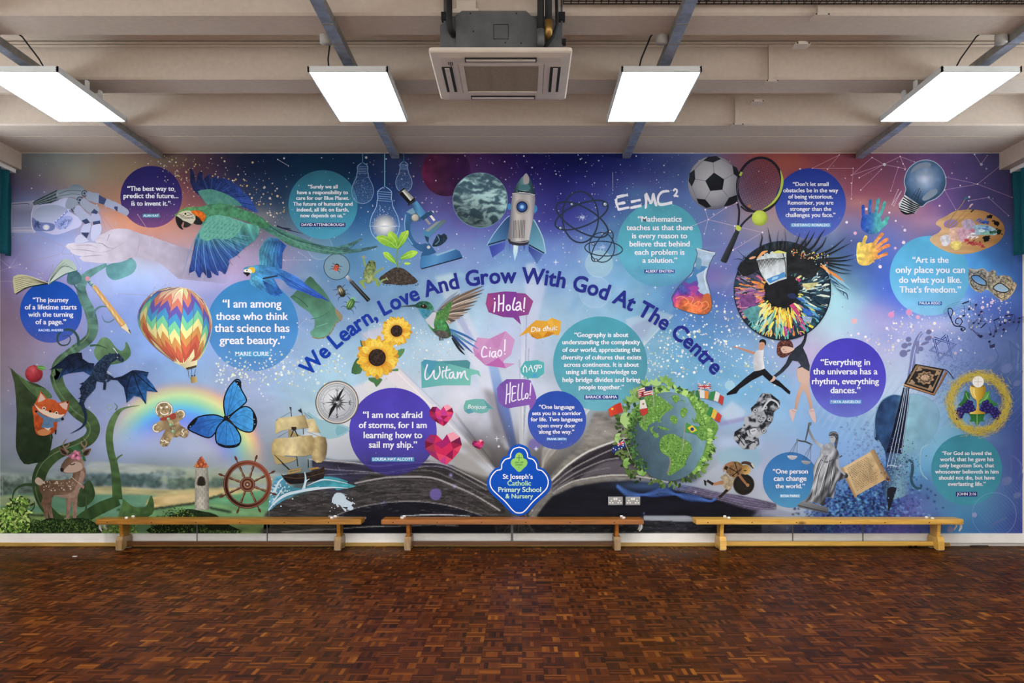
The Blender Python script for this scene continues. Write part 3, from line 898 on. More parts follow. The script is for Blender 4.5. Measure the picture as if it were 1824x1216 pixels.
# ---- soft clouds and light of the ground
for q in ((60, 440, 60, 90, '8a86e0', .55), (40, 400, 40, 40, 'c8d4ff', .35), (110, 455, 60, 35, 'cfc8f4', .5), (330, 470, 110, 40, 'd0c8e4', .35),
          (250, 395, 80, 22, 'd88a78', .5), (330, 420, 60, 20, 'd49a98', .4), (230, 300, 60, 26, '8a7058', .5), (300, 286, 40, 16, '6e5c4c', .5), (130, 310, 50, 24, '9a8a84', .35),
          (470, 385, 26, 16, 'a89aa8', .6), (470, 340, 50, 30, '30406e', .4), (700, 300, 30, 30, '5a6ca8', .35), (650, 395, 50, 40, '3a62b0', .4), (690, 350, 26, 50, '22346e', .5),
          (680, 440, 60, 30, '7ab8e4', .4), (800, 450, 70, 30, '8a90dc', .4), (1010, 440, 50, 30, '8ab4e4', .35), (1060, 470, 40, 24, 'b8dce4', .35), (1130, 345, 30, 18, '5a86d0', .35),
          (1430, 300, 60, 22, 'a04858', .4), (1400, 290, 40, 16, 'b86a50', .45), (1370, 400, 40, 40, 'd8a8b4', .5), (1540, 345, 50, 22, 'b0607c', .45), (1590, 372, 60, 14, 'd08a90', .6), (1530, 360, 30, 12, 'dc9a94', .5),
          (1650, 395, 50, 14, 'c88a9c', .5), (1580, 410, 40, 30, '7a78c8', .5), (1760, 340, 60, 60, '3e3860', .5), (1290, 500, 40, 20, 'c08ab8', .5), (1250, 410, 40, 50, '7a94c8', .35),
          (1480, 380, 20, 60, 'd8e4ec', .2), (1560, 560, 40, 26, 'd8a0d4', .7), (1590, 580, 50, 18, 'd4a8dc', .5), (1660, 578, 50, 16, 'd8b8e0', .7), (1640, 600, 60, 30, 'c0b4e4', .4), (1740, 540, 50, 26, '5a4aa8', .6),
          (1790, 560, 50, 30, '3e4494', .5), (1710, 540, 24, 14, 'b0d4f0', .5), (1500, 580, 40, 60, 'd4dcec', .55), (1480, 520, 30, 50, 'd8e6ee', .4), (1540, 620, 40, 26, 'd0c0e8', .5),
          (1600, 680, 40, 50, 'ccd4ee', .5), (1500, 780, 50, 50, '90bce4', .4), (1780, 700, 50, 80, '38407e', .45), (1800, 860, 50, 80, '3a4a96', .45), (1760, 880, 40, 50, '5a96c0', .4)):
    blob(q[0], q[1], q[2], q[3], q[4], q[5])
# watery streaks in the blue middle
for i in range(240):
    random.seed(i)
    x, y = random.uniform(1020, 1330), random.uniform(430, 800)
    if y > 720 and x < 1200: continue
    blob(x, y, random.uniform(8, 34), random.uniform(3, 9), random.choice(('9fd0e8', '4f94cc', 'c4e2ee', '6ab4d8')), random.uniform(.06, .2), random.uniform(-60, 10))
for i in range(160):
    random.seed(900 + i)
    x, y = random.uniform(480, 900), random.uniform(480, 720)
    blob(x, y, random.uniform(8, 30), random.uniform(3, 10), random.choice(('a8d4ec', '7ab0e0', 'c8e4f0', '8cc4e4')), random.uniform(.05, .16), random.uniform(-60, 60))
# pale bubbles
for x, y, r, c, a in ((1067, 470, 24, 'bce0dc', .45), (1060, 520, 28, 'c0dcf0', .22), (1168, 498, 11, '8cc8d8', .45), (570, 440, 22, '9cc4e4', .2), (672, 590, 16, 'a8dcec', .35), (1300, 686, 8, 'c0e4e0', .4), (658, 686, 9, 'b4e0d8', .5), (1482, 744, 5, 'a8b4e0', .4)):
    pp(circ(x, y, r), c, a, 1); pl(circ(x, y, r) + [(x + r, y)], .5, 'e4f2f6', .4, 1)
# ---- rainbow
def rainbow(x, y):
    d = np.hypot(x - 322, y - 832)
    st = (64, 'a088d0'), (80, '7a86e0'), (96, '5a9ae8'), (106, '66c4dc'), (118, 'a8e0a0'), (129, 'f0ec90'), (139, 'f4c488'), (148, 'dca0a0'), (156, 'b8a0b8')
    return np.stack([np.interp(d, [s[0] for s in st], [rgb(s[1])[i] for s in st]) for i in range(3)], -1)
def rainbow_a(x, y):
    d = np.hypot(x - 322, y - 832)
    a = np.clip((d - 58) / 24, 0, 1) * np.clip((158 - d) / 16, 0, 1)
    ang = np.degrees(np.arctan2(832 - y, x - 322))
    return .78 * a * np.clip((ang + 4) / 26, 0, 1) * np.clip((165 - ang) / 42, 0, 1)
pp(circ(322, 832, 160), rainbow, rainbow_a)
blob(250, 790, 60, 26, 'c4c4cc', .5); blob(350, 800, 60, 20, 'b8c0d4', .5)
# ---- countryside
def land(pts, c, amt=.12, s=6, sx=3, feather=1.2, a=1.0, sm=4): pp(pts, tex(c, amt, s, sx), a, feather, sm)
land([(0, 838), (60, 846), (130, 838), (200, 832), (300, 828), (400, 832), (520, 842), (520, 960), (0, 960)], '8e9a9c', .08, feather=6, sm=0)
land([(0, 850), (40, 846), (80, 852), (130, 846), (130, 880), (0, 884)], '6c7c74', .3, 5, 1, 3, .8)
land(P('660,660 900,670 1297,700 1297,760 900,740 640,730', (0, 660), 4.053), 'a9ad98', .08, 6, 4, 2)
land([(300, 836), (380, 834), (470, 846), (500, 860), (300, 862)], '98a48e', .08, 6, 4, 3)
# belts of dark trees
def trees(x0, x1, y0, y1, c, n, s):
    random.seed(int(x0 + y0))
    for i in range(n):
        x = random.uniform(x0, x1); y = random.uniform(y0, y1); r = random.uniform(.6, 1.4) * s
        k = random.choice((.75, .9, 1.0, 1.2))
        blob(x, y, r * 1.3, r, tuple(v * k for v in rgb(c)), .7)
trees(150, 285, 845, 866, '4a5e58', 260, 3.0)
trees(0, 140, 858, 880, '4e6058', 160, 3.0)
trees(300, 400, 852, 872, '54685e', 170, 2.8)
trees(260, 330, 838, 850, '7c8c88', 60, 2.4)
land([(130, 872), (200, 866), (300, 872), (400, 868), (500, 872), (500, 884), (300, 888), (130, 884)], 'b2aa7c', .1, 6, 4, 1.5)
land([(0, 884), (130, 880), (300, 884), (300, 912), (150, 930), (0, 930)], '5f8a70', .1, 8, 4)
land([(0, 884), (70, 884), (70, 900), (0, 900)], '8c9c78', .1, 8, 4)
land([(268, 886), (320, 880), (400, 876), (402, 892), (340, 900), (268, 908)], 'c2ac78', .08, 5, 5)
land([(300, 884), (350, 880), (400, 878), (400, 890), (300, 896)], 'cbb888', .06, 5, 5)
land([(370, 890), (420, 880), (500, 874), (500, 930), (380, 926)], '5e9470', .1, 10, 4)
land([(200, 930), (270, 908), (370, 896), (440, 906), (500, 915), (500, 960), (200, 960)], '6a9468', .1, 8, 4)
land([(0, 918), (120, 914), (200, 925), (200, 960), (0, 960)], '748e56', .14, 6, 3)
land([(380, 934), (480, 936), (470, 960), (380, 960)], '7e9c62', .12, 6, 3)
for a, b, n in (((150, 922), (50, 916), 60), ((268, 907), (345, 896), 90), ((345, 896), (398, 880), 50), ((375, 904), (412, 912), 50), ((210, 908), (270, 903), 50)):
    for i in range(n):
        random.seed(i * 7 + int(a[0])); t = i / n
        blob(a[0] + (b[0] - a[0]) * t + random.uniform(-1, 1), a[1] + (b[1] - a[1]) * t + random.uniform(-1, 1), 2.2, 1.6, random.choice(('2e4030', '3a4e3a', '26342a')), .7)
blob(420, 830, 70, 14, 'a8b4bc', .5); blob(100, 830, 110, 12, 'a0a6ae', .55)
# ---- open book: standing leaves, then the dark page blocks
pp([(642, 594), (692, 576), (712, 656), (800, 750), (885, 838), (870, 842), (760, 760), (690, 670)], 'd4d4ea', .55, 3)
pp([(600, 700), (712, 657), (884, 838), (870, 850), (760, 820), (600, 820), (520, 800)], 'ccd2dc', .75, 4)
pl([(640, 592), (712, 656), (800, 742), (882, 836)], .7, '9aa6b8', .7)
pl([(705, 660), (790, 745), (880, 838)], .6, 'f4f4f8', .6)
pp([(775, 493), (806, 486), (836, 560), (868, 640), (912, 800), (900, 800), (846, 660)], 'd8dcee', .5, 3)
pp([(812, 566), (822, 560), (846, 606), (838, 610)], '8c9cd0', .5, 2)
pp([(868, 640), (886, 650), (906, 720), (922, 800), (908, 800), (886, 730)], lg(880, 650, '8ab0e0', 912, 800, '3a4a78', (.5, '4a68b8')), .75, 2)
pp([(860, 690), (884, 700), (910, 790), (880, 770)], '5a5458', .5, 8)
pp([(937, 470), (952, 468), (972, 510), (960, 560), (948, 640), (938, 800), (926, 800), (930, 640)], 'd6dcea', .55, 3)
for q in ((925, 640), (930, 560), (934, 600), (938, 560), (942, 620)): pl([(q[0], q[1]), ((q[0] + 930) / 2, 720), (931, 800)], .7, random.choice(('8c96ac', 'f0f2f6', '707a90')), .6)
pp([(919, 690), (931, 690), (934, 800), (926, 800)], 'c8ccd0', .5, 1)
pp([(1114, 568), (1173, 553), (1199, 561), (1146, 616), (990, 800), (964, 836), (966, 800), (1120, 600)], 'e0e4ea', .5, 2)
pp([(1124, 580), (1170, 562), (1150, 600), (1136, 606)], '9aa4c8', .5, 3)
pl([(1199, 561), (1146, 616), (980, 812)], .9, 'f2f2ee', .7)
pl([(1150, 608), (990, 786), (966, 834)], 1.2, 'e8e6dc', .7)
pp([(964, 800), (1004, 796), (990, 815), (966, 840)], '8a8078', .5, 4)
def book_tex(c, rot=0): return tex(c, .32, 3.2, 6, .7, 4, rot, hi=None)
# left block
pp(P('0,655 150,668 300,690 450,668 620,655 760,668 850,692 950,745 1090,830 1200,950 1240,1100 1200,1200 0,1200 -130,1180 -400,1080 -530,1050 -470,980 -380,930 -200,890', (600, 660), 4.053), book_tex('383536', 4), 1, 1.5)
pp(P('-180,640 -40,648 150,668 300,690 450,668 620,655 760,668 850,692 840,720 600,690 440,720 250,740 130,800 -40,830 -180,790', (600, 660), 4.053), tex('2e2b3e', .25, 4, 8, .6), .9, 2)
for p, w, c, a in (('-200,640 -40,650 150,668 300,690 450,672 620,660 760,672 900,730 1090,830', 1.0, 'd0ccd0', .8), ('-180,700 0,715 150,725 330,735 480,715 640,690 780,700 900,760 1080,860', .7, 'a8a6b0', .8),
                   ('-180,750 0,748 160,740 330,742 520,725 680,722 830,780 1000,860 1130,930', .6, '8c8a92', .8), ('130,812 350,772 560,765 700,776 850,832 1000,900 1180,1010', 1.2, 'c8c4c8', .85),
                   ('60,850 300,800 560,785 760,810 950,890 1150,1010', .5, '6e6a6c', .8), ('0,985 150,945 350,900 560,890 760,910 950,960 1150,1060', .5, '6a6668', .8), ('150,905 350,860 560,850 760,870 950,930', .5, '605c60', .8)):
    pl(P(p, (600, 660), 4.053), w, c, a)
pp(P('-560,1180 -330,1090 -150,1060 0,1040 150,985 350,950 560,940 750,960 900,995 1040,1040 1130,1100 1150,1180', (600, 660), 4.053), tex('15151f', .2, 6, 3), 1, 1)
pp(P('-560,1165 -480,1090 -330,1060 -160,1050 0,1040 0,1160 -200,1190', (600, 660), 4.053), book_tex('474742', 4), 1, 2)
for p, w, c in (('0,1042 150,988 350,952 560,942 750,962 900,997 1050,1045', .7, 'a6a4a8'), ('460,1050 640,1040 800,1040 960,1050', .8, 'e8e8ec'), ('-400,1165 -200,1150 0,1140 250,1125 480,1120 700,1112 880,1120', .8, 'b4b4b4'), ('-60,1052 60,1060 210,1064', 1.6, 'c8ccd8')):
    pl(P(p, (600, 660), 4.053), w, c, .9)
random.seed(3)
for i in range(420):     # fine scratches of the page edges
    x = random.uniform(480, 880); t = (x - 600) / 280
    y = random.uniform(858, 915) + 18 * abs(t - .4)
    if y > 946: continue
    L_ = random.uniform(4, 16)
    pl([(x, y), (x + L_, y + random.uniform(-1, .4) + L_ * (.12 if x > 740 else -.12))], .3, random.choice(('8a8688', '161416', '6c686a', '0e0c10', 'a8a4a4')), .55, 1)
# printed grey page surface with rows of tiny print
pp(P('640,655 760,640 800,600 850,690 950,745 1090,800 1080,740 950,600 820,590', (600, 660), 4.053), '9c968e', .5, 4)
pp(P('880,530 1000,500 1090,560 1120,680 1000,650', (600, 660), 4.053), '8c8680', .6, 8)
for i in range(26):
    x0, y0 = 812 + i * 2.6, 735 + i * 3.4
    pl([(x0, y0), (x0 + 2 + i * .25, y0 + 10 + i * .2)], .45, '4c4a4c', .5, 1)
# right block
pp(P('330,760 430,640 560,520 640,300 820,290 1010,440 1040,760 1297,830 1420,900 1420,1200 150,1200 180,1020 260,930', (900, 660), 4.053), tex('7c7774', .16, 4, 3), .92, 4)
pp(P('560,540 640,320 800,420 720,520', (900, 660), 4.053), 'a49e9c', .5, 8)
pp(P('335,795 450,690 600,590 800,510 900,480 1000,560 1000,770 800,750 650,768 480,803 340,890', (900, 660), 4.053), tex('2c2730', .3, 4, 8, .7, 2, -30), 1, 1.5)
pp(P('700,660 820,640 950,700 1000,770 800,745 640,760 520,790 600,720', (900, 660), 4.053), '6a6470', .75, 4)
for p, w, c in (('335,792 450,682 600,582 800,506 880,480', 1.5, 'e2e0e0'), ('338,822 480,712 650,622 790,562 900,540', .9, 'b0aab0'), ('342,852 500,742 700,652 820,630', .9, 'a49ea4'), ('340,872 500,770 640,720 760,700', .5, '8c868c'),
                ('340,885 480,803 650,768 800,752 1000,768 1297,832', 1.2, 'd4d0d2'), ('340,900 480,818 650,784 800,770 1000,785', .6, '8a8486'), ('330,915 480,828 700,792 900,782', .5, '6e686c')):
    pl(P(p, (900, 660), 4.053), w, c, .9)
pp(P('230,1040 290,960 340,905 500,835 700,802 900,792 1100,812 1297,842 1500,910 1700,960 1850,1010 1850,1060 230,1060', (900, 660), 4.053), tex('14141f', .2, 8, 3), 1, 1.2)
for i in range(9):
    k = i / 8
    pl(P([(160 + 60 * k, 1040), (250 + 40 * k, 930 - 10 * k), (345, 880 - 90 * k), (500 - 20 * k, 800 - 110 * k)], (900, 660), 4.053), .55, random.choice(('9a9494', '5a5456', '78727a')), .7)
pp(P('-60,1065 1850,1075 1850,1170 -60,1170', (900, 660), 4.053), tex('26262c', .35, 3, 5, .8), 1, 0)
pp(P('1000,1046 1300,1046 1420,1066 1400,1090 1000,1080', (900, 660), 4.053), 'aab0bc', .9, 1)
for i in range(220):
    x = random.uniform(880, 1370); y = random.uniform(930, 950); pl([(x, y), (x + random.uniform(2, 9), y + random.uniform(-2, 1))], .35, random.choice(('8a8c90', '50525a', '101016')), .6, 1)
for i in range(30):
    x = 905 + i * 1.3
    pl([(x + (x - 924) * .8, 952), (x, 934), (924 + (x - 924) * .5, 900)], .4, random.choice(('8c8888', '4a4648')), .6)
# far right white leaves and their striped edge
pp(P('-20,800 150,800 330,660 350,560 420,570 640,700 640,860 760,950 1000,980 1000,1070 750,1060 500,960 300,900 100,850', (1200, 660), 4.053), 'b8c2d0', .75, 6)
pp(P('330,300 420,220 520,290 500,350 400,390', (1200, 660), 4.053), 'c8d8e0', .6, 4)
pp(P('320,370 420,350 520,330 520,360 420,385 330,400', (1200, 660), 4.053), '8a86b8', .6, 2)
pp(P('330,480 640,480 640,560 330,560', (1200, 660), 4.053), 'b8cce0', .5, 8)
pp(P('300,600 380,560 600,545 640,640 600,700 340,680', (1200, 660), 4.053), '88bcc4', .55, 6)
pp(P('0,815 150,840 330,880 480,900 620,930 740,960 740,1000 620,1015 480,985 330,935 200,900 0,860', (1200, 660), 4.053), tex('5a5470', .28, 3, 8, .6, 3, 12), 1, 1.5)
for k in range(9):
    pl(P([(0, 818 + k * 5), (160, 845 + k * 7), (330, 882 + k * 7), (500, 910 + k * 9), (660, 945 + k * 7), (740, 968 + k * 4)], (1200, 660), 4.053), .4, ('2e2a40', 'a8a4b8')[k % 2], .7)
pp(P('620,1000 760,1000 900,1040 700,1060 560,1056', (1200, 660), 4.053), '8c90a8', .7, 5)
# blue smoke ribbon
for k in range(7):
    pl(P([(805, 822 + k * 3), (900, 872 + k * 7), (1050, 905 - k * 5), (1150, 900 - k * 9), (1290, 890 + k * 6), (1400, 910 + k * 5), (1480, 940), (1520, 918 + k * 2)], (900, 660), 4.053), 1.6, ('3a62c4', '5a8ae0', '2e4c9c', '78a8ec')[k % 4], .4, 6)
blob(1140, 865, 40, 9, '6a9ae0', .4); blob(1190, 866, 36, 8, '4a78c8', .4)
for x, y, r in ((776, 880, 10.5), (952, 791, 10)): pp(circ(x, y, r), '7466b8', .75, 1)
for x, y, r, c in ((803, 846, 3, 'b8b4ff'), (810, 866, 2.6, 'c0b8f0'), (684, 894, 2, '7c74d0'), (955, 799, 2.4, 'e8ecff'), (948, 909, 1.4, 'e0e0e0'), (1147, 914, 1.6, '9090e0'), (1239, 876, 1.6, 'd8e4ff'), (600, 860, 20, '4a5ca8')): blob(x, y, r, r, c, .8 if r < 10 else .3)
# ---- splash of paint on the lower right
random.seed(8)
for i in range(2600):
    x = random.gauss(1530, 48); y = random.gauss(905, 26)
    if y > 951 or x < 1400: continue
    blob(x, y, random.uniform(.8, 2.6), random.uniform(.8, 2.2), random.choice(('121a38', '1e2a58', '3c58a0', '5a90c4', '8cb8dc', '0c1024', '2c2460')), .8)
for i in range(260):
    x = random.gauss(1545, 24); y = random.gauss(800, 30)
    blob(x, y, random.uniform(.7, 1.8), random.uniform(.7, 1.6), random.choice(('2e3a6c', '6a6aa8', '8aa0d0', '4a3c78')), .5)
for i in range(900):
    x = random.gauss(1700, 26); y = random.gauss(665, 30)
    blob(x, y, .9, .9, random.choice(('38406c', '5a62a0', '8c94c8')), .5)
pp([(1500, 920), (1560, 930), (1620, 925), (1640, 952), (1480, 952)], '6a5ab0', .5, 8)
blob(1630, 905, 40, 30, '8a78c0', .4); blob(1590, 940, 30, 12, '9070c0', .5)
# fine pinstripes of the right edge
for i in range(70):
    x = 1640 + i * 7
    pl([(x, 640), (x - 110, 760)], .35, '5a6aa8' if i % 2 else 'a8b4dc', .35, 1)
    if i > 20: pl([(x - 90, 860), (x - 10, 952)], .35, '8aa0d0', .3, 1)
for i in range(26): pl([(1500 + i * 6, 640 + i * 2), (1440 + i * 5, 745 + i * 3)], .4, 'dce4f4' if i % 2 else '7a98c8', .35, 1)
# bokeh and note ghosts near the right edge
for pts, w in (([(1812, 660), (1814, 620), (1810, 612)], 1.5),): pl(pts, w, '7a8cc8', .5)
# colour balance of the printed ground, with the room's light falloff mixed in, round sampled spots
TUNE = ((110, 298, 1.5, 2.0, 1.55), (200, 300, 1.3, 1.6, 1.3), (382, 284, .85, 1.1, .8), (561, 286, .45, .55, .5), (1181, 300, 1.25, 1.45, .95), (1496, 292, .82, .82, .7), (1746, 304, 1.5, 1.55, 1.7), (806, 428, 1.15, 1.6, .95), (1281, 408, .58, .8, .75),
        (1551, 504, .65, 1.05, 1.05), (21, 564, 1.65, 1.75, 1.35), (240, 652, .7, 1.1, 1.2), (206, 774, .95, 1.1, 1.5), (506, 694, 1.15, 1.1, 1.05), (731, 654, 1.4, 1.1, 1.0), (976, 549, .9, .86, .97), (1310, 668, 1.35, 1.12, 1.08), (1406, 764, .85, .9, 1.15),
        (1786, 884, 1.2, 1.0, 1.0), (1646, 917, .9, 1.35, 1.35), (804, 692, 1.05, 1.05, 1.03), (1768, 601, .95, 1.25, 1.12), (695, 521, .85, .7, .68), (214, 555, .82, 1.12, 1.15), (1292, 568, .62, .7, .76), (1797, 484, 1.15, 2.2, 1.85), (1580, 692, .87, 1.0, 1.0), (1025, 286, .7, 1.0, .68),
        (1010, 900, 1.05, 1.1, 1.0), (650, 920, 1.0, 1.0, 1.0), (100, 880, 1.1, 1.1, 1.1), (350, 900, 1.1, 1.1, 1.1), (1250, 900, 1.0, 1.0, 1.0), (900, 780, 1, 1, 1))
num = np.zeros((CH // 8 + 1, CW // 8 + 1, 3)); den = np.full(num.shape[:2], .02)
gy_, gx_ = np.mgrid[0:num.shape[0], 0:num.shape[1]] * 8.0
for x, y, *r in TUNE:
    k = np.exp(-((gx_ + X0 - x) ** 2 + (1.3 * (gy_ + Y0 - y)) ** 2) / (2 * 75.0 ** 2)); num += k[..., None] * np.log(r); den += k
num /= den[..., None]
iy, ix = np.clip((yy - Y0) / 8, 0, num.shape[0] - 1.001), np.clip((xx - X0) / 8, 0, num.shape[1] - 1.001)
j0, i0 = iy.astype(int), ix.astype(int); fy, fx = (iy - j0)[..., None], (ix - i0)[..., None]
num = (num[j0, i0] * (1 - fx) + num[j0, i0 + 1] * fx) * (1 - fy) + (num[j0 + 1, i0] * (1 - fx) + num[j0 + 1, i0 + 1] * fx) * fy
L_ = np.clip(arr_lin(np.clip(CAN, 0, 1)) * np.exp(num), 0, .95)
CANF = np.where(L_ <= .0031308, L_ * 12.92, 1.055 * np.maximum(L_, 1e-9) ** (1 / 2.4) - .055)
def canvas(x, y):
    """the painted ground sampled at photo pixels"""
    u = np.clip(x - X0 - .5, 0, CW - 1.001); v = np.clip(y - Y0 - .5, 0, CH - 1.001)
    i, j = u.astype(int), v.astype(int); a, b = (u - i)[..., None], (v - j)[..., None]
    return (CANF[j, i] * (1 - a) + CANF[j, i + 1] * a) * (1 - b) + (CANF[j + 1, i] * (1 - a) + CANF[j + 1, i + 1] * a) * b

# ------------------------------------------------------------------ the mural and its ground print
MURAL = empty('mural', (0, WALL - .002, EYE))
tag(MURAL, 'wide printed school mural of space, nature, an open book and quotes covering the wall', 'mural')
def ground():
    step = 1.25
    xa, xb, ya, yb = .5, 1821.0, 273.0, 949.5
    nx, ny = int((xb - xa) / step) + 1, int((yb - ya) / step) + 1
    gx, gy = np.meshgrid(np.linspace(xa, xb, nx), np.linspace(ya, yb, ny))
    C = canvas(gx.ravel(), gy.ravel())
    i = (np.arange(ny - 1)[:, None] * nx + np.arange(nx - 1)[None]).ravel()
    V = np.stack([(gx.ravel() - CX) * WALL / F, np.full(nx * ny, WALL - .0025), EYE + (CY - gy.ravel()) * WALL / F], 1)
    Q = np.stack([i, i + nx, i + nx + 1, i + 1], 1).astype(np.int32)
    # returned edge of the sheet, down to the wall
    n0 = len(V)
    rim = [0, nx - 1, nx * ny - 1, nx * (ny - 1)]
    V = np.concatenate([V, V[rim] + np.array([0, .0022, 0])]); C = np.concatenate([C, C[rim]])
    Q = np.concatenate([Q, np.array([[rim[k], rim[(k + 1) % 4], n0 + (k + 1) % 4, n0 + k] for k in range(4)], np.int32)])
    me = bpy.data.meshes.new('background_print')
    me.vertices.add(len(V)); me.vertices.foreach_set('co', V.astype(np.float32).ravel())
    me.loops.add(Q.size); me.loops.foreach_set('vertex_index', Q.ravel())
    me.polygons.add(len(Q)); me.polygons.foreach_set('loop_start', np.arange(0, Q.size, 4, dtype=np.int32))
    me.update(calc_edges=True)
    at = me.attributes.new('ink', 'FLOAT_COLOR', 'POINT')
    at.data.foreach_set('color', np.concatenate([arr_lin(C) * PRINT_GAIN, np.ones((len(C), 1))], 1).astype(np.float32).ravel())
    me.materials.append(INK_SOLID)
    link('background_print', me, MURAL)
ground()
# ------------------------------------------------------------------ quote discs and their lettering
import itertools
_disc_no = itertools.count()
def pale(c, k): return tuple(rgb(c) * (1 - k) + k)
def disc(cx, cy, r, cols, lines, name, label, alpha=1.0, ry=None, size=.020):
    """cols: top, middle, bottom; lines: (text, left, right, baseline); name: (text, plate x0, x1, y0, y1, plate colour)"""
    a = Art(3 + .6 * next(_disc_no))
    f = tex(lg(cx, cy - r, cols[0], cx, cy + r, cols[2], (.5, cols[1])), .04, 30)
    def al(x, y): return np.full(x.shape, alpha) if not callable(alpha) else alpha(x, y)
    a.poly(circ(cx, cy, r, ry or r, 0, 90), f, 5, 1.0 if alpha == 1.0 else al)
    random.seed(int(cx))
    d = [(cx + random.gauss(0, r * .5), cy + r * random.uniform(.2, .9), random.uniform(.3, 1.0), '#ffffff', random.uniform(.1, .35)) for _ in range(26)]
    a.dots([q for q in d if math.hypot(q[0] - cx, q[1] - cy) < r - 2], n=5)
    o = a.build('quote_disc', MURAL, label)
    if name:
        n, x0, x1, y0, y1, pc = name
        p = Art(48)
        p.poly([(x0, y0), (x1, y0), (x1, y1), (x0, y1)], pc)
        p.build('name_plate', o)
        pad = min(2.2, (x1 - x0) * .05)
        t = Art(50)
        put_text(t, n, (x0 + x1) / 2, y1 - (y1 - y0) * .22, x1 - x0 - pad * 2, '#f2f4ff', .008)
        t.build('lettering', o)
    for s, xa, xb, yb in lines:
        t = Art(50)
        put_text(t, s, (xa + xb) / 2, yb, xb - xa, '#f0f2fb', size)
        t.build('lettering', o)
Q = '\u201c'; E_ = '\u201d'; AP = '\u2019'
disc(269.5, 350.5, 55, ('241f5c', '33286a', '7a4a7c'), ((Q + 'The best way to', 227.5, 310.5, 340), ('predict the future...', 220.7, 318, 353), ('is to invent it.' + E_, 234.7, 304, 366.3)), ('ALAN KAY', 254.5, 284.5, 381.2, 387.4, '3f93ae'), 'small dark navy quote disc about the future')
disc(575.5, 364.5, 61.5, ('2f6a80', '38839c', '4c9fbe'), ((Q + 'Surely we all', 549, 601.4, 335.8), ('have a responsibility to', 529.8, 620, 346), ('care for our Blue Planet.', 528, 622, 356), ('The future of humanity and', 522.5, 628, 366.5), ('indeed, all life on Earth,', 529, 621.4, 376.7), ('now depends on us.' + E_, 535.6, 615, 387)), ('DAVID ATTENBOROUGH', 535, 615.4, 397, 404.2, '27266e'), 'teal quote disc about the planet')
disc(1175, 435, 75.5, ('52a4b8', '58aec4', '6cb6da'), ((Q + 'Mathematics', 1136, 1214, 395), ('teaches us that there', 1116, 1233.7, 410), ('is every reason to', 1126, 1223.7, 424.4), ('believe that behind', 1121.4, 1228, 439), ('each problem is', 1130.4, 1219, 453.7), ('a solution.' + E_, 1144.4, 1206, 468)), ('ALBERT EINSTEIN', 1147.4, 1201.4, 480.2, 486.6, '2a4390'), 'turquoise quote disc about mathematics', lambda x, y: np.clip(.95 - (y - 470) / 60 * .5, .4, .95))
disc(1443.5, 362.5, 63, ('24388f', '3a50ac', '5a6cbc'), ((Q + 'Don' + AP + 't let small', 1412, 1475.4, 331.4), ('obstacles be in the way', 1395, 1492.5, 342.6), ('of being victorious.', 1404, 1483, 353.7), ('Remember, you are', 1403, 1484, 364.4), ('stronger than the', 1407, 1480, 375.6), ('challenges you face.' + E_, 1399, 1487.7, 386.5)), ('CRISTIANO RONALDO', 1408, 1479, 397.7, 404.5, '62a4d0'), 'royal blue quote disc about obstacles')
disc(1655.5, 491, 71, ('58aed8', '62b6e2', '86c2ea'), ((Q + 'Art is the', 1624.7, 1689, 468), ('only place you can', 1595, 1718, 486), ('do what you like.', 1601, 1712, 503.7), ('That' + AP + 's freedom.' + E_, 1602, 1711, 521)), ('PAULA REGO', 1635, 1677, 537, 543.4, '2260b0'), 'sky blue quote disc about art')
disc(91, 555, 55.3, ('1450b4', '2452b6', '4a5cb4'), ((Q + 'The journey', 59.3, 122.8, 538), ('of a lifetime starts', 45, 137, 551), ('with the turning', 51, 131, 564), ('of a page.' + E_, 64, 118.4, 577.4)), ('RACHEL ANDERS', 67.5, 115, 584.5, 591.5, '2f66c8'), 'bright blue quote disc about a journey')
disc(450, 579.5, 81.5, ('3a88c2', '4488c8', '6096d2'), ((Q + 'I am among', 397, 501.4, 547.7), ('those who think', 385, 513.5, 569.5), ('that science has', 382.8, 515.8, 591), ('great beauty.' + E_, 391.6, 507.4, 612.6)), ('MARIE CURIE', 417.5, 481.6, 625.2, 635.8, '4aa4d6'), 'big blue quote disc about science')
disc(1069, 647.5, 84, ('4a9cb0', '52a2b6', '68aabc'), ((Q + 'Geography is about', 1023, 1119, 600), ('understanding the complexity', 1001.8, 1140, 613), ('of our world, appreciating the', 1001.8, 1140, 626.5), ('diversity of cultures that exists', 1000, 1142, 640), ('across continents. It is about', 1004.6, 1137.7, 653), ('using all that knowledge to', 1008.6, 1134, 666), ('help bridge divides and bring', 1002, 1140, 680), ('people together.' + E_, 1031, 1111, 693)), ('BARACK OBAMA', 1041, 1101, 703.3, 711, '27428e'), 'large sea green quote disc about geography', lambda x, y: np.clip(1.0 - np.clip((x - 1100) / 60, 0, 1) * .35, .6, 1))
disc(1510, 672.5, 68, ('483fb8', '5048c0', '6a74cc'), ((Q + 'Everything in', 1461.4, 1549, 650), ('the universe has a', 1448, 1562.4, 666.5), ('rhythm, everything', 1446, 1565, 684), ('dances.' + E_, 1479, 1532, 700)), ('MAYA ANGELOU', 1477.6, 1534, 711.8, 719.3, '5c9ed8'), 'violet quote disc about rhythm', ry=70.5)
disc(700, 768.5, 78, ('4c3eae', '5248b4', '40388a'), ((Q + 'I am not afraid', 647, 752, 744), ('of storms, for I am', 639.5, 760, 762), ('learning how to', 648, 752, 780), ('sail my ship.' + E_, 657.5, 743, 797)), ('LOUISA MAY ALCOTT', 662, 737.7, 814, 821.6, '4a98c6'), 'purple quote disc about storms', lambda x, y: np.clip(1.0 - np.clip((y - 795) / 50, 0, 1) * .45 - np.clip((x + y - 1560) / 60, 0, 1) * .2, .45, 1))
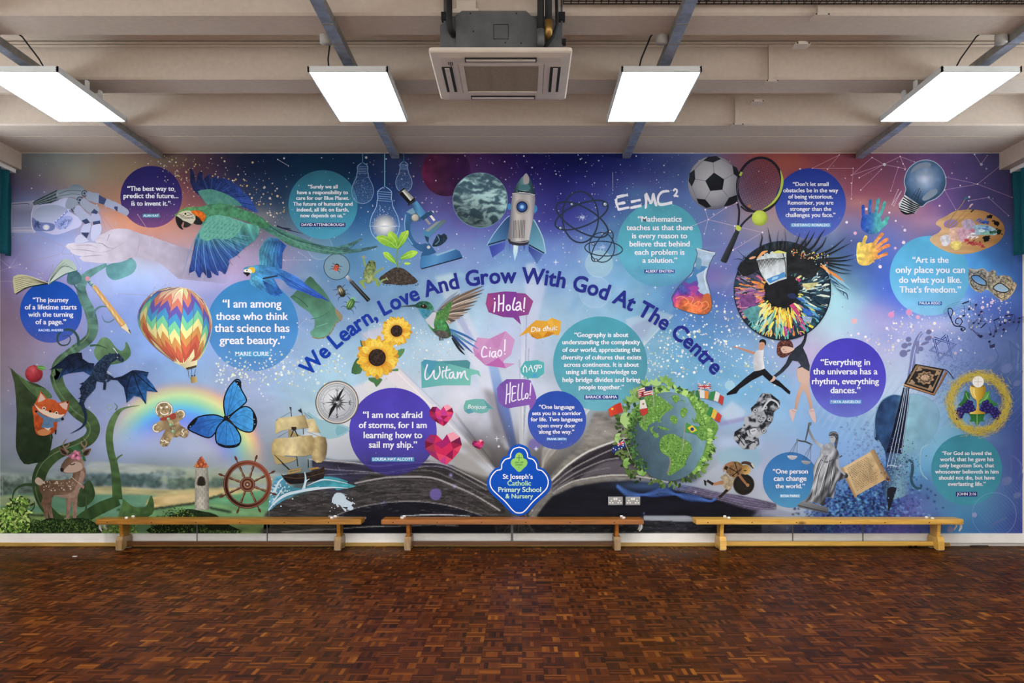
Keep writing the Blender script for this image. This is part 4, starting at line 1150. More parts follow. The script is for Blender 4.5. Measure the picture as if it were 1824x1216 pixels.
disc(992, 748, 52, ('2a50b2', '3656b6', '4a5cb0'), ((Q + 'One language', 960, 1023, 728), ('sets you in a corridor', 948, 1035, 739), ('for life. Two languages', 945.6, 1037.4, 750), ('open every door', 957.5, 1025, 761), ('along the way.' + E_, 960, 1022.6, 772)), ('FRANK SMITH', 973, 1010, 779, 784.6, '3f88d0'), 'small cobalt quote disc about language')
disc(1408, 854.5, 49.6, ('3a74b2', '3e7ebc', '5298c8'), ((Q + 'One person', 1376.4, 1438.6, 843), ('can change', 1378, 1436, 856), ('the world.' + E_, 1381, 1433, 869)), ('ROSA PARKS', 1388.7, 1425, 880, 886, '70b2dc'), 'small blue quote disc about one person')
disc(1721.5, 836, 63.3, ('3f8ca2', '4494aa', '4a9cb4'), ((Q + 'For God so loved the', 1677.5, 1765.5, 810), ('world, that he gave his', 1674, 1769, 821), ('only begotten Son, that', 1673, 1770, 832), ('whosoever believeth in him', 1665, 1778, 843), ('should not die, but have', 1672, 1771, 853.7), ('everlasting life.' + E_, 1688, 1755, 865)), ('JOHN 3:16', 1702, 1740, 875.6, 883.6, '2a2c7c'), 'teal quote disc with a Bible verse')
# ------------------------------------------------------------------ arched title
def arc_title(text, cx, cy, R, a0, a1, size):
    t = Art(44)
    W = []
    cache = {}
    for ch in text:
        if ch not in cache:
            v, tr = glyphs('x' + ch + 'x', size, .014)
            w2, _ = glyphs('xx', size, .014)
            cache[ch] = (v[:, 0].max() - v[:, 0].min()) - (w2[:, 0].max() - w2[:, 0].min())
        W.append(cache[ch])
    tot = sum(W); pos = 0
    for ch, wd in zip(text, W):
        a = math.radians(a0 + (a1 - a0) * (pos + wd / 2) / tot); pos += wd
        if ch == ' ': continue
        v, tr = glyphs(ch, size, .014)
        k = math.radians(a1 - a0) * R / tot
        mid = (v[:, 0].max() + v[:, 0].min()) / 2
        x, y = (v[:, 0] - mid) * k, v[:, 1]
        y = y * 1.14
        X, Y = x * math.cos(a) - y * math.sin(a), x * math.sin(a) + y * math.cos(a)
        vx = np.stack([cx + R * math.sin(a) + X, cy - R * math.cos(a) + Y], 1)
        c = lg(550, 600, '0f3ea8', 800, 520, '242c86')(vx[:, 0], vx[:, 1])
        for d in ((-.6, -.3), (.6, .3), (.4, -.5), (-.4, .5)): t.add(vx + np.array(d), tr, c, up=False)
    t.build('arched_title', MURAL, 'arched dark blue motto over the open book')
arc_title('We Learn, Love And Grow With God At The Centre', 912, 976.5, 473, -49.6, 49.4, 34.5)
# ------------------------------------------------------------------ speech bubbles
def bubble(pts, f, facets, label, strokes=(), wd=1.5, text=None, base=10):
    a = Art(base)
    a.poly(pts, f, 8)
    for p, c in facets: a.poly(p, c)
    o = a.build('speech_bubble', MURAL, label)
    t = Art(base + 8)
    for s in strokes: t.pen(s, wd, '#f0ecfa', 5)
    if text:
        s, x, y, w_, rot, sh = text
        v, tr = glyphs(s, 20, .004, sh)
        k = w_ / (v[:, 0].max() - v[:, 0].min()); c, sn = math.cos(rot), math.sin(rot)
        vx = np.stack([x + (v[:, 0] * c - v[:, 1] * sn) * k, y + (v[:, 0] * sn + v[:, 1] * c) * k], 1)
        t.add(vx, tr, fill('#eef0f4', vx[:, 0], vx[:, 1]))
    t.build('lettering', o)
bubble(B3('1530,300 1710,278') + B4('0,283 205,300 285,378 235,515 140,530 160,618 80,545 0,540') + B3('1690,540 1540,490 1510,405'), lg(865, 0, '92407c', 950, 0, '984c84', (.5, '7a3a92')),
       ((B3('1710,278 1824,284 1824,548 1700,470'), '7e3c94'), (B3('1510,405 1530,300 1600,380 1540,490'), '9a4680')), 'plum speech bubble with the Spanish greeting',
       (B3('1600,352 1601,354'), B3('1606,388 1602,440 1596,485'), B3('1646,318 1645,400 1642,475'), B3('1694,315 1692,400 1688,475'), B3('1645,408 1690,398'), [tuple(q) for q in circ(905.5, 548, 3.4, 4.6, 0, 12, 0, 359)],
        B4('97,345 78,420 80,462 96,466'), B4('116,402 135,388 152,398 148,425 118,436 108,458 124,470 148,452 152,420 156,450 164,468'), B4('198,345 193,400 190,450'), B4('188,478 189,480')), 1.35)
bubble(B4('140,735 230,640 310,570 420,580 470,545 565,580 560,680 540,725 480,715 440,735 330,765 270,740 235,695 180,720'), lg(925, 0, 'd89c34', 1000, 0, 'dfa83c'),
       ((B4('270,740 262,705 330,765'), 'b87a22'), (B4('380,745 430,685 500,700 480,715 440,735'), 'c07e20'), (B4('262,705 300,740 330,765 380,745 340,700'), 'cc8c2a'), (B4('420,580 470,545 500,640 460,640'), 'e4b048')), 'small mustard speech bubble with an Irish greeting', text=('Dia dhuit', 968.5, 589.5, 48, -.07, .25))
bubble(B3('1425,745 1550,758 1715,680 1808,770 1770,920 1692,985 1690,1003 1810,1012 1715,1058 1510,1030 1400,930 1380,850'), lg(842, 0, 'c386bc', 918, 0, 'c898c6'),
       ((B3('1425,745 1550,758 1440,900 1380,850'), 'cc96c4'), (B3('1510,1030 1640,950 1692,1003 1715,1058'), 'b866ac'), (B3('1560,760 1715,680 1640,860 1600,850'), 'c084b8'), (B3('1400,930 1440,900 1510,1030'), 'c07ab4')), 'pink speech bubble with the Italian greeting',
       (B3('1522,855 1495,838 1472,890 1480,942 1525,935'), B3('1555,885 1550,940'), B3('1558,852 1559,854'), B3('1612,890 1582,895 1572,930 1595,945 1614,900 1612,935 1626,946'), circ(890.2, 628.8, 3.2, 5.2, 10, 12, 0, 359), B3('1708,770 1706,820 1702,882'), B3('1705,912 1706,914')), 1.2)
bubble([(750, 645), (756, 640), (781, 643), (832, 641), (838, 645.5), (836, 656), (853, 660), (857, 672), (849, 665.6), (839, 668), (838, 686), (789, 686), (751, 691)], lg(750, 640, '58a4ac', 840, 690, '7cc4b6'),
       (([(781, 643), (832, 641), (838, 645.5), (836, 657)], '4c8c94'), ([(750, 645), (756, 640), (781, 643), (766, 668), (762, 664)], '4c94ae'), ([(781, 643), (800, 648), (790, 660), (766, 668)], '549ea4')), 'green speech bubble with the Polish greeting',
       (B3('920,1022 895,1110 908,1172 955,1135 988,1078 986,1140 1010,1168 1046,1110 1042,1042'), B3('1076,1082 1070,1120 1076,1155'), B3('1080,1048 1081,1050'), B3('1118,1040 1104,1130 1124,1162'), B3('1082,1088 1150,1072'), B3('1182,1098 1152,1108 1142,1148 1165,1158 1186,1108 1186,1148 1206,1162'), B3('1226,1098 1222,1162 1240,1112 1260,1104 1258,1158 1276,1114 1300,1086 1306,1140 1332,1174')), 1.15)
bubble([(885, 692), (890, 684), (902, 675), (934, 675), (945, 677), (951, 691), (955.5, 707), (954, 716), (944.5, 731), (942.5, 721), (905, 727), (897, 724), (887, 715)], lg(886, 0, '7450a4', 955, 0, '8e5eb6'),
       (([(945, 677), (951, 691), (955.5, 707), (954, 716), (944.5, 731), (942.5, 721), (938, 715)], '8a58b0'), ([(885, 692), (890, 684), (900, 700), (897, 724), (887, 715)], '7e5aae')), 'violet speech bubble with the English greeting',
       (([(903, 684), (902.5, 700), (901, 719)]), ([(909, 681), (908.5, 700), (907.5, 717)]), ([(902.5, 703), (909, 700)]), ([(919, 688), (913, 689), (912.5, 702), (912, 714), (919, 712)]), ([(912.5, 701), (918, 699.5)]), ([(924, 684), (922.5, 700), (923, 712), (927, 711)]), ([(931, 682), (929.5, 698), (930, 711), (934, 709)]), circ(938.2, 705, 2.4, 4.6, 8, 12, 0, 359), ([(945.5, 682), (945, 692), (944, 704)]), ([(943.6, 709), (943.8, 709.4)])), 1.0)
bubble(C3('915,260 930,215 1000,203 1060,205 1095,240 1132,276 1100,280 1085,300 1040,310 990,300 950,312 920,290'), lg(826, 0, '6cb4a8', 878, 0, '78b4b8'), ((C3('1060,205 1095,240 1132,276 1085,270'), '5e9ea4'), (C3('920,290 950,312 990,300 960,270'), '5c9cac')), 'small green speech bubble with the French greeting', text=('Bonjour', 849, 727.6, 34, .03, .25))
bubble(B4('150,1060 200,985 330,975 395,1000 395,1110 330,1160 240,1160 236,1182 205,1140 170,1172 190,1140 160,1110'), lg(926, 645, '50acb0', 969, 672, '56b2b8'), ((B4('285,1110 320,1120 310,1150 280,1150'), '4c9cd4'), (B4('330,975 395,1000 395,1060 350,1010'), '5ab4b4')), 'small teal speech bubble with an Amharic greeting', text=('\u1230\u120b\u121d', 948, 662.5, 34, -.04, 0))
# ------------------------------------------------------------------ chalk formula
a = Art(40)
random.seed(5)
for s in ('1132,465 1180,452 1245,440', '1122,482 1130,530 1150,590', '1145,532 1215,518', '1142,590 1255,568', '1275,512 1375,490', '1275,572 1382,548', '1425,572 1430,500 1430,432 1480,525 1502,430 1515,490 1532,550', '1662,402 1590,412 1550,470 1570,538 1692,518'):
    p = A4(s)
    a.line(p, [2.2 + random.uniform(-.6, .7) for _ in range(9)], 'eef0fa', 5, up=False)
    for x, y in smooth(p, 8, False): a.circ(x + random.uniform(-1, 1), y + random.uniform(-1.4, 1.4), random.uniform(.6, 1.7), 'eef0fa', n=5, up=False)
a.line(A4('1705,402 1722,382 1742,396 1735,425 1710,455'), 1.7, 'eef0fa', 5, up=False).line(A4('1710,455 1730,450 1756,456'), 1.7, 'eef0fa', 3, up=False)
a.build('chalk_formula', MURAL, 'white chalk energy formula above the turquoise disc')
# ------------------------------------------------------------------ school badge
def mirror(p, cx): return list(p) + [(2 * cx - x, y) for x, y in reversed(p)]
bx = 924.7
outer = smooth(mirror(C4('100,528 150,545 178,582 186,612 215,622 238,655 243,694 275,705 312,748 332,800 325,850 300,888 235,948 180,1004 150,1032 105,1045'), bx), 4)
inner = smooth(mirror(C4('100,552 140,565 160,600 165,628 200,640 224,672 230,710 265,722 298,760 310,802 300,845 268,882 200,944 152,1000 125,1022 104,1026'), bx), 4)
a = Art(52)
a.poly(outer, lg(868, 790, '0f58c8', 980, 917, '0a4cba'), 10)
o = a.build('school_badge', MURAL, 'bright blue school badge with a white outline')
a = Art(54); n = len(inner)
a.line(inner + [inner[0]], .95, '#ffffff', 1); a.build('outline', o)
a = Art(54)
em = smooth(mirror(C4('100,590 118,598 128,615 130,630 150,640 160,660 155,682 135,702 112,725 101,730'), bx), 4)
a.poly(em, lg(0, 805, 'a6dc62', 0, 842, '90d070'))
a.line(C4('100,608 100,652'), .5, '245c48', 2).line(C4('80,628 120,628'), .5, '245c48', 2)
for s, y in (('JESU XPI', 667), ('PASSIO', 684)): put_text(a, s, bx, 660 + y / 4.053, 15 if y < 670 else 12, '2c6a58', .02)
a.line(C4('100,694 100,702'), .4, '2c6a58', 2)
a.build('crest', o, 'yellow green crest with a cross')
a = Art(54)
for s, x0, x1, y, c in (("St Joseph" + AP + "s", -29, 210, 780, '#f4f6fa'), ('Catholic', 18, 186, 828, 'b4e4b0'), ('Primary School', -70, 252, 874, 'd0f0c8'), ('& Nursery', 2, 200, 920, 'c4ecb8')):
    xa, xb = 900 + x0 / 4.053, 900 + x1 / 4.053
    if x0 == 18: xa, xb = 903.5, 946
    put_text(a, s, (xa + xb) / 2 if x0 != -70 else bx + 1, 660 + y / 4.053, {780: 53, 828: 42, 874: 76, 920: 49}[y], c, .02)
a.build('lettering', o)
# ------------------------------------------------------------------ printed motifs, left part of the mural
def shade(f, x0, y0, x1, y1, k0, k1):
    return lambda x, y: np.clip(fill(f, x, y) * lg(x0, y0, (k0,) * 3, x1, y1, (k1,) * 3)(x, y), 0, 1)
# robotic hand
a = Art(14)
a.poly(A1('115,520 200,512 340,498 352,540 330,640 335,770 358,822 115,822'), lg(0, 358, 'b4b6d0', 0, 414, 'd0d0f0', (.35, '8e92b8'), (.8, 'a8b0dc')))
a.line(A1('125,535 280,528 292,542'), .5, '50586c').line(A1('340,498 350,545 326,640 330,770 360,822'), 1.2, 'e4e4f8')
a.line(A1('118,775 330,765'), .4, 'e8e8ff').line(A1('118,800 345,800'), .8, 'dcdcf8')
a.poly(A1('345,560 380,540 520,525 620,480 700,470 780,490 760,560 700,600 760,640 830,700 815,760 740,790 620,835 540,842 430,810 345,790 325,660'), lg(60, 355, 'b2b8d0', 90, 415, 'd6d8ff', (.5, 'c4caf0')), 5, 1, 3)
a.poly(A1('350,610 420,560 540,540 640,560 690,600 600,670 520,720 420,710 340,690'), lg(0, 368, 'a4b0d0', 0, 395, 'c8d2f4'), 5, 1, 3)
a.poly(A1('328,670 400,715 500,722 560,745 540,800 430,808 345,790'), '7e8ecc', 0, 1, 3)
for i in range(14): random.seed(i); a.line(A1(f'{340+random.random()*70},{700+random.random()*80} {350+random.random()*70},{700+random.random()*80} {350+random.random()*60},{710+random.random()*70}'), .35, '4a5690', up=False)
a.poly(A1('335,512 430,460 580,388 610,440 575,490 520,525 380,535 345,548'), tex('56646a', .3, 2), 3, 1)
for i in range(7): a.line(A1(f'{345+i*8},{515+i*4} {430+i*14},{470+i*7} {580+i*3},{395+i*16}'), .5, ('22303a', '8a98a0')[i % 2])
a.poly(A1('580,402 640,382 700,370 740,336 800,338 852,372 838,440 800,485 740,462 640,472 580,460'), lg(0, 328, '6e7c88', 0, 352, 'a0aabc'), 4, 1, 3)
a.line(A1('600,430 680,400 760,395 830,400'), .6, '5a6672').line(A1('590,455 680,440 740,430 820,440'), .5, '5a6672')
for x, y, r in ((860, 425, 32), (815, 492, 36), (766, 580, 40)): a.circ(x / 5.7, 270 + y / 5.7, r / 5.7, '3c4858').ring(x / 5.7, 270 + y / 5.7, r / 5.7 * .4, r / 5.7 * .7, '8e9cb0')
seg = lg(150, 340, '8e9aac', 160, 400, 'b0b6dc')
for s, f in (('892,405 950,418 1010,430 1002,522 940,508 880,480', seg), ('1082,478 1140,500 1195,525 1180,592 1110,570 1060,542', seg), ('1195,528 1240,548 1300,590 1312,625 1284,652 1240,630 1190,602', 'a4a8c4'),
             ('852,470 920,520 1002,560 1010,615 940,632 880,600 815,530', 'a2aac0'), ('932,640 1002,628 1030,690 1025,725 945,735', 'b4bae0'), ('945,745 1025,740 1030,820 985,880 960,910 930,890 925,830', 'cfd4f6'),
             ('800,540 870,610 930,660 930,715 850,722 790,660 750,600', 'b4bcdc'), ('850,745 925,730 912,820 860,836 820,828', 'c8cef2'), ('770,880 820,840 880,885 900,905 870,922 790,942 765,920', 'd8daf8'), ('700,470 780,488 790,540 720,585 670,570 672,520', '9aa6bc')):
    a.poly(A1(s), f, 6 if callable(f) else 0, 1, 3)
for s in ('1008,440 1060,470 1085,482 1060,540 1005,522', '1168,556 1200,560 1195,612 1160,575', '925,622 960,582 1000,612 985,636', '945,712 1018,700 1022,732 950,745', '830,702 885,680 918,722 870,738', '822,822 908,822 882,880 850,850'):
    a.poly(A1(s), '3e4a72')
a.poly(A1('560,715 640,662 720,655 745,690 700,760 600,792'), lg(100, 385, '9aacf0', 125, 408, 'c0cafc'), 0, 1, 3)
for i in range(16): random.seed(40 + i); x, y = 590 + random.random() * 120, 680 + random.random() * 90; a.line(A1(f'{x},{y} {x+20-random.random()*40},{y+25} {x+30},{y+10-random.random()*30}'), .3, '5a6cb8', up=False)
a.line(A1('560,722 620,672 690,605'), 1.4, '8e9ce8')
a.dots([(x / 5.7, 270 + y / 5.7, 1.3, 'f4f6ff') for x, y in ((575, 705), (605, 678), (632, 650), (658, 628))])
a.poly(circ(83, 405, 6.5, 5), rg(83, 405, 6.5, (0, 'ffffff'), (.6, 'f0f0ff'), (1, 'b8bcf8')), 2)
a.build('robotic_hand', MURAL, 'pale blue robotic hand reaching down')
# human hand
a = Art(9)
fade = lambda x, y: np.clip(1 - (x - 300) / 110, 0, 1)
a.poly(A1('668,960 690,935 760,925 820,935 900,922 985,930 965,905 1000,850 1060,830 1120,795 1200,780 1300,785 1420,830 1560,870 1824,962') + A2('300,1010 480,1060') + [(420, 492), (400, 505)] + A2('100,1290 0,1200') + A1('1620,1130 1480,1080 1380,1070 1280,1100 1150,1130 1000,1130 850,1115 805,1080 830,1060 770,1050 720,1020 710,992 690,990'),
       tex(lg(120, 440, 'efe8f8', 330, 470, 'b4acc4', (.35, 'd8d0e2'), (.6, 'bdb4c8')), .05, 14), 4, fade)
for s, c, w in (('760,955 900,948 1000,975', 'b8aac4', .8), ('720,992 860,1000 1000,1022', 'b4a6c2', .8), ('820,1068 960,1055 1050,1050', 'b0a2c0', .9), ('985,930 1040,935 1100,975 1160,980', 'a498b4', .9), ('1085,915 1110,850 1120,840', '9c90ac', .8), ('970,905 1010,880 1050,880', 'c8bcd2', .6),
                ('1400,830 1420,900 1400,1000 1380,1060', 'b2a8c0', 1.0), ('1510,870 1525,930 1510,980', 'c8c0d4', .7), ('1000,1025 1100,1010 1200,960 1290,900', 'c0b4ca', 1.0)):
    a.line(A1(s), [0.1, w, .1], c)
a.build('human_hand', MURAL, 'pale human hand held open below the robotic hand')
# macaws
def feathers(a, root, tips, w, f, dark):
    for i, t in enumerate(tips):
        c = fill(f, np.array([t[0]]), np.array([t[1]]))[0]
        a.line([root[i] if isinstance(root, list) else root, t], [.2, w, w * .9, w * .3], tuple(np.clip(c * (1 + .12 * ((i % 3) - 1)), 0, 1)), 1)
        a.line([root[i] if isinstance(root, list) else root, t], .25, dark, 1)
a = Art(18)
blue = lg(350, 310, '1a2248', 420, 380, '2c4a94')
a.poly(A2('220,170 245,185 265,215 278,330 300,225 325,198 348,212 350,290 400,235 435,230 420,280 490,250 500,272 560,268 620,290 680,330 720,355 760,410 830,470 880,560 915,622 840,600 760,560 640,540 520,540 390,530 340,470 260,400 225,320'), tex(blue, .2, 4, 3, .6, 2, 35), 3)
for i in range(13): a.line([A2('430,470')[0], A2(f'{300+i*48},{255+i*i*2.0}')[0]], .35, ('101838', '3a5aa4')[i % 2], 1)
a.poly(A2('300,405 380,385 450,385 560,420 660,470 750,550 640,548 520,532 400,542 350,480'), tex('47827c', .3, 3, 1, 1, 4, 0, '6aa890'), 2.5, 1, 2)
tail = lg(460, 390, '3e7468', 640, 440, '476e70', (.4, '4e806e'))
a.poly(A2('940,660 1020,735 1150,795 1400,900 1600,960 1824,962') + A3('0,965 130,930 245,880 256,892 180,945 110,985 230,985 400,955 406,970 300,1005 150,1030 0,1045') + A2('1600,1040 1440,1012 1250,960 1100,870 950,780 890,740'), tex(tail, .25, 3, 8, .6, 1, 22), 4, 1, 2)
a.line(A2('1000,740 1300,900 1824,1000') , [.8, .6, .3], '2a4a52').line(A2('1100,830 1500,985 1824,1030'), .5, '6a9a86').line(A2('1100,755 1200,790 1370,835'), [1.6, 1.2, .2], '222c44').line(A2('1150,775 1245,785'), 1.0, '222c44')
a.line(A2('950,700 1200,850 1600,980 1824,985') + A3('180,945'), .4, '2c5458')
a.poly(A2('80,660 95,625 130,592 200,565 330,560 430,535 540,525 640,545 760,590 880,632 960,690 1040,750 960,775 880,745 760,700 600,660 420,690 350,745 320,740'), tex(lg(320, 370, '6a9a4e', 460, 400, '44805c', (.3, '4e8a66')), .2, 4), 3, 1, 3)
wing = lg(372, 390, '58a08e', 362, 488, '283f86', (.35, '4a8a96'), (.55, '3560a0'))
wo = smooth(A2('380,690 440,650 560,650 700,690 800,730 915,755 922,830 880,900 780,975 745,1005 690,1060 640,1085 612,1112 626,1140') + B2('618,0 580,105 545,82 508,70 512,118 470,105 432,70 442,132 400,142 352,80 322,136 300,130 270,70 210,96 225,0') + A2('235,1120 250,1050 270,900 310,820 350,750'), 2)
a.poly(wo, tex(wing, .2, 4, 5, .6, 6, 62), 3)
for i in range(17):
    t = i / 16; th = math.radians(112 - 98 * t); L_ = 92 - 18 * t * t + (6 if i < 5 else 0)
    p0 = (362 + 12 * t, 398 + 6 * t)
    a.line([p0, (p0[0] + L_ * .5 * math.cos(th + .08), p0[1] + L_ * .5 * math.sin(th + .08)), (p0[0] + L_ * math.cos(th) * .98, p0[1] + L_ * math.sin(th) * .98)], [.2, .5, .25], ('7aa0c8', '1e2c64')[i % 2], 4)
a.poly(A2('370,720 440,655 560,650 660,680 765,715 740,775 700,850 620,885 560,892 470,880 400,910 330,880 320,820'), tex('5aa292', .35, 2.6, 1, 1, 8, 0, '86c0ae'), 2, 1, 2)
for i in range(9):
    for j in range(4):
        x, y = 390 + i * 40, 700 + j * 45 + i * 4
        a.line(A2(f'{x},{y} {x-8},{y+22} {x-30},{y+32}'), [.1, .5, .1], '3a7a76', 4, up=False)
a.poly(A2('88,650 140,610 220,600 262,640 278,690 250,732 190,732 140,690'), 'cfc8b2', 0, 1, 2)
for s in ('105,640 180,650 250,640', '130,670 200,680 260,660', '150,625 200,620 240,640', '120,655 190,668 262,680'): a.line(A2(s), .45, '4a463c')
a.poly(A2('230,612 290,595 360,620 382,660 365,700 345,718 300,665 262,640'), tex('d0661c', .2, 3), 3, 1, 2)
a.poly(A2('285,648 350,715 332,742 290,742 255,725 278,690'), '1e1c20', 0, 1, 2)
a.poly(A2('78,655 130,682 152,710 132,750 156,796 110,772 80,712'), '181818', 0, 1, 2).poly(A2('150,700 232,736 200,766 155,768 162,725'), '26231f', 0, 1, 2)
a.circ(*A2('176,632')[0], 3.6, 'd8d4a8').circ(*A2('176,632')[0], 2.0, '1a1a14')
a.build('macaw', MURAL, 'large green and blue macaw with spread wings')
a = Art(34)
a.poly(A2('1020,870 1110,880 1200,955 1160,1030 1155,1190 930,1182 918,1060 925,1000 960,930'), tex(lg(465, 450, '4e94ac', 505, 450, '274e98', (.55, '3f7fae')), .25, 4, 1, 3), 3)
for i in range(7): a.line(A2(f'{940+i*32},1180 {960+i*30},1030 {1010+i*24},{890+i*8}'), .3, '1e3c7c')
a.poly(B2('760,60 790,30 850,22 930,8 1080,32 1180,70 1300,130 1430,230 1560,320 1642,386 1560,352 1500,345 1380,290 1240,242 1170,172 1100,150 960,155 830,180 840,110'), tex(lg(440, 480, '4e9cc0', 570, 530, '3358b8', (.4, '3f7ec4')), .2, 4, 3, 1, 1, 30), 3, 1, 2)
for s in ('1100,100 1300,200 1600,365', '1150,120 1350,250 1500,335', '1200,200 1400,290'): a.line(B2(s), .5, '22409a')
a.poly(B2('820,170 880,110 960,150 1072,140 1100,200 1162,300 1130,305 1142,332 1105,318 1085,332 1000,290 900,250 840,205'), tex(lg(455, 490, '56a6c8', 500, 525, '2456a8'), .25, 3, 3, .7, 3, 40), 2.5)
for i in range(7): a.line(B2(f'960,170 {1040+i*14},{320-i*10}'), .35, '1c3c84', 1)
a.line(B2('960,150 1060,130 1110,120'), 1.4, '2c3448')
a.poly(B2('812,40 870,34 884,70 862,95 836,62'), 'e4b830', 0, 1, 2).poly(B2('765,62 830,52 852,90 800,98'), 'e8e4d8', 0, 1, 2).poly(B2('758,88 800,85 834,95 802,128 790,112'), '18181c', 0, 1, 2).circ(*B2('800,66')[0], 1.3, '202020')
a.build('macaw', MURAL, 'small blue and yellow macaw flying over the blue disc')
# rubber boot, magnifying glass and insects
a = Art(16)
a.poly(B2('1440,125 1500,185 1580,270 1650,380 1690,440 1760,510 1765,550 1700,592 1650,682 1600,732 1520,752 1460,732 1440,690 1480,650 1482,560 1430,490 1340,430 1243,340 1262,315 1380,190'), tex(lg(545, 500, '3e6450', 575, 600, '66a08a', (.5, '52806a')), .1, 12), 5, 1, 2)
a.line(B2('1262,318 1350,370 1420,440'), .7, '345648').line(B2('1445,560 1540,540 1640,480'), .5, '406c58').line(B2('1500,640 1560,620 1620,600'), .5, '7ab09c')
a.poly(B2('1690,440 1762,510 1768,555 1740,575 1700,510'), '8e8468', 0)
a.line(B2('1762,560 1705,595 1655,690 1600,738 1520,756 1460,738'), 1.2, '8a8a6a', 4).dots([(x, y, 1.4, '74745a') for x, y in B2('1745,575 1720,590 1690,625 1672,660 1640,700 1610,735 1570,750')])
a.build('rubber_boot', MURAL, 'green rubber boot')
a = Art(18)
a.circ(600, 475.2, 22.6, '96b8c8', a=.55).ring(600, 475.2, 22.4, 23.6, '3a4c58')
a.poly(B3('88,132 112,112 152,168 130,190'), lg(616, 492, 'c8ccd0', 626, 500, '5a6064')).poly(B3('130,190 160,165 342,358 330,375 310,386'), lg(625, 500, '3c4042', 640, 540, '16181a')).line(B3('150,178 326,370'), .4, '6a6e70', 1)
a.build('magnifying_glass', MURAL, 'round magnifying glass with a black handle')
def beetle(cx, cy, rx, ry, rot, body, head, stripe, name, label, legs=True):
    a = Art(22)
    c, s = math.cos(math.radians(rot)), math.sin(math.radians(rot))
    T = lambda x, y: (cx + x * c - y * s, cy + x * s + y * c)
    if legs:
        for k in (-.7, .1, .75):
            for sd in (-1, 1): a.line([T(sd * rx * .6, k * ry), T(sd * rx * 1.5, (k * 1.2) * ry - 1), T(sd * rx * 1.95, (k * 1.6) * ry + 1)], [.6, .4, .2], '20242a', 3)
    a.poly([T(x, y) for x, y in circ(0, -ry * .95, rx * .72, ry * .42)], head)
    a.poly([T(x, y) for x, y in circ(0, 0, rx, ry)], body, 2)
    for x in (-.45, 0, .45): a.line([T(x * rx, -ry * .8), T(x * rx * 1.3, 0), T(x * rx, ry * .8)], [.2, rx * .1, .2], stripe)
    a.build(name, MURAL, label)
    return T
beetle(608.5, 520, 6.3, 9.5, -25, rg(606, 517, 10, (0, 'e8e8dc'), (.5, '6c6448'), (1, '22241c')), '3c4450', '1c1c18', 'beetle', 'black and white beetle between the boot and the magnifying glass')
beetle(624.5, 542, 6.6, 10.5, 28, rg(622, 540, 11, (0, 'a8c878'), (.6, '5c8a4c'), (1, '2c4a34')), '78b890', '2c4428', 'beetle', 'green striped beetle by the dark handle')
beetle(599, 477, 5, 5.6, 20, tex('b85a44', .2, 2), '1c1c20', '4a2018', 'ladybird', 'small red ladybird inside the magnifying glass', True)
# frog
a = Art(20)
skin = tex(lg(650, 465, '5e6c40', 665, 505, '8a9a66'), .3, 2.5)
for s, w in ((B3('300,20') + A3('285,1150 278,1110 262,1062'), 1.7), (B3('390,100 420,70 470,42'), 1.7), (B3('310,170 245,182 262,205 284,245'), 2.6), (B3('370,160 402,158 412,200 420,232'), 2.8), (B3('425,215 460,170 512,150'), 1.5)):
    a.line(s, [w, w * 1.1, w * .6], '86a05c', 4)
for s in (A3('262,1062 255,1075') + [], A3('264,1064 285,1060'), A3('270,1075 300,1075'), B3('470,42 462,30'), B3('470,42 474,58'), B3('284,245 265,240'), B3('284,245 300,238'), B3('512,150 500,135'), B3('512,150 520,165')): a.line(s, .7, 'a89a78', 1)
a.poly(A3('298,1165 325,1112 360,1105 392,1122 398,1197') + B3('400,30 390,70 385,130 370,172 330,202 290,190 270,130 272,90 292,30'), skin, 2, 1, 2)
a.poly(B3('300,110 330,150 360,110 350,170 320,185'), 'a4ac80', 0, 1, 2).circ(*A3('330,1125')[0], 1.4, '1c1c14').circ(*A3('382,1130')[0], 1.3, '1c1c14')
a.build('frog', MURAL, 'green tree frog beside the soil heap')
# seedling in soil
a = Art(22)
a.poly(B3('428,152 470,110 520,75 560,50 612,32 680,50 730,85 770,120 822,172 800,196 740,205 700,214 600,212 540,205 480,202'), tex('332c29', .5, 2, 1, 1, 5, 0, '64584c'), 1.5, 1, 2)
random.seed(3)
a.dots([(672 + random.random() * 74, 503 + random.random() * 6, random.uniform(.4, 1.1), '2a2624') for _ in range(40)])
s_ = a.build('soil_heap', MURAL, 'dark heap of soil')
a = Art(26)
a.line(A3('615,985 608,1080 622,1170') + B3('618,35'), 1.0, '7a9a4c').line(A3('622,1165 660,1130 685,1080'), .5, '8aa858').line(A3('610,1150 590,1130'), .5, '8aa858')
gl = lambda x0, y0, x1, y1: tex(lg(x0, y0, 'b4dc4c', x1, y1, '6cac38'), .08, 4)
for s, g_, mid in (('400,870 460,850 530,872 590,930 616,985 540,970 450,932', gl(670, 415, 705, 440), '410,872 520,905 612,980'), ('515,862 540,810 600,842 626,900 616,982 572,922', gl(695, 415, 708, 440), '530,830 590,900 615,975'),
              ('722,800 726,850 690,922 640,972 618,985 625,900 650,832', gl(725, 412, 708, 440), '715,815 660,910 620,980'), ('470,1025 520,1022 580,1080 602,1142 540,1112 490,1072', gl(684, 450, 704, 468), '478,1030 550,1085 600,1138'),
              ('640,1092 680,1040 760,1003 822,1020 772,1072 700,1092', gl(740, 448, 714, 462), '650,1085 740,1045 815,1022'), ('680,1135 712,1122 752,1135 715,1152', 'a8d448', '685,1136 748,1136')):
    a.poly(A3(s), g_, 3 if callable(g_) else 0, 1, 3); a.line(A3(mid), .35, 'd0ec84')
a.build('seedling', MURAL, 'bright green seedling growing from the soil')
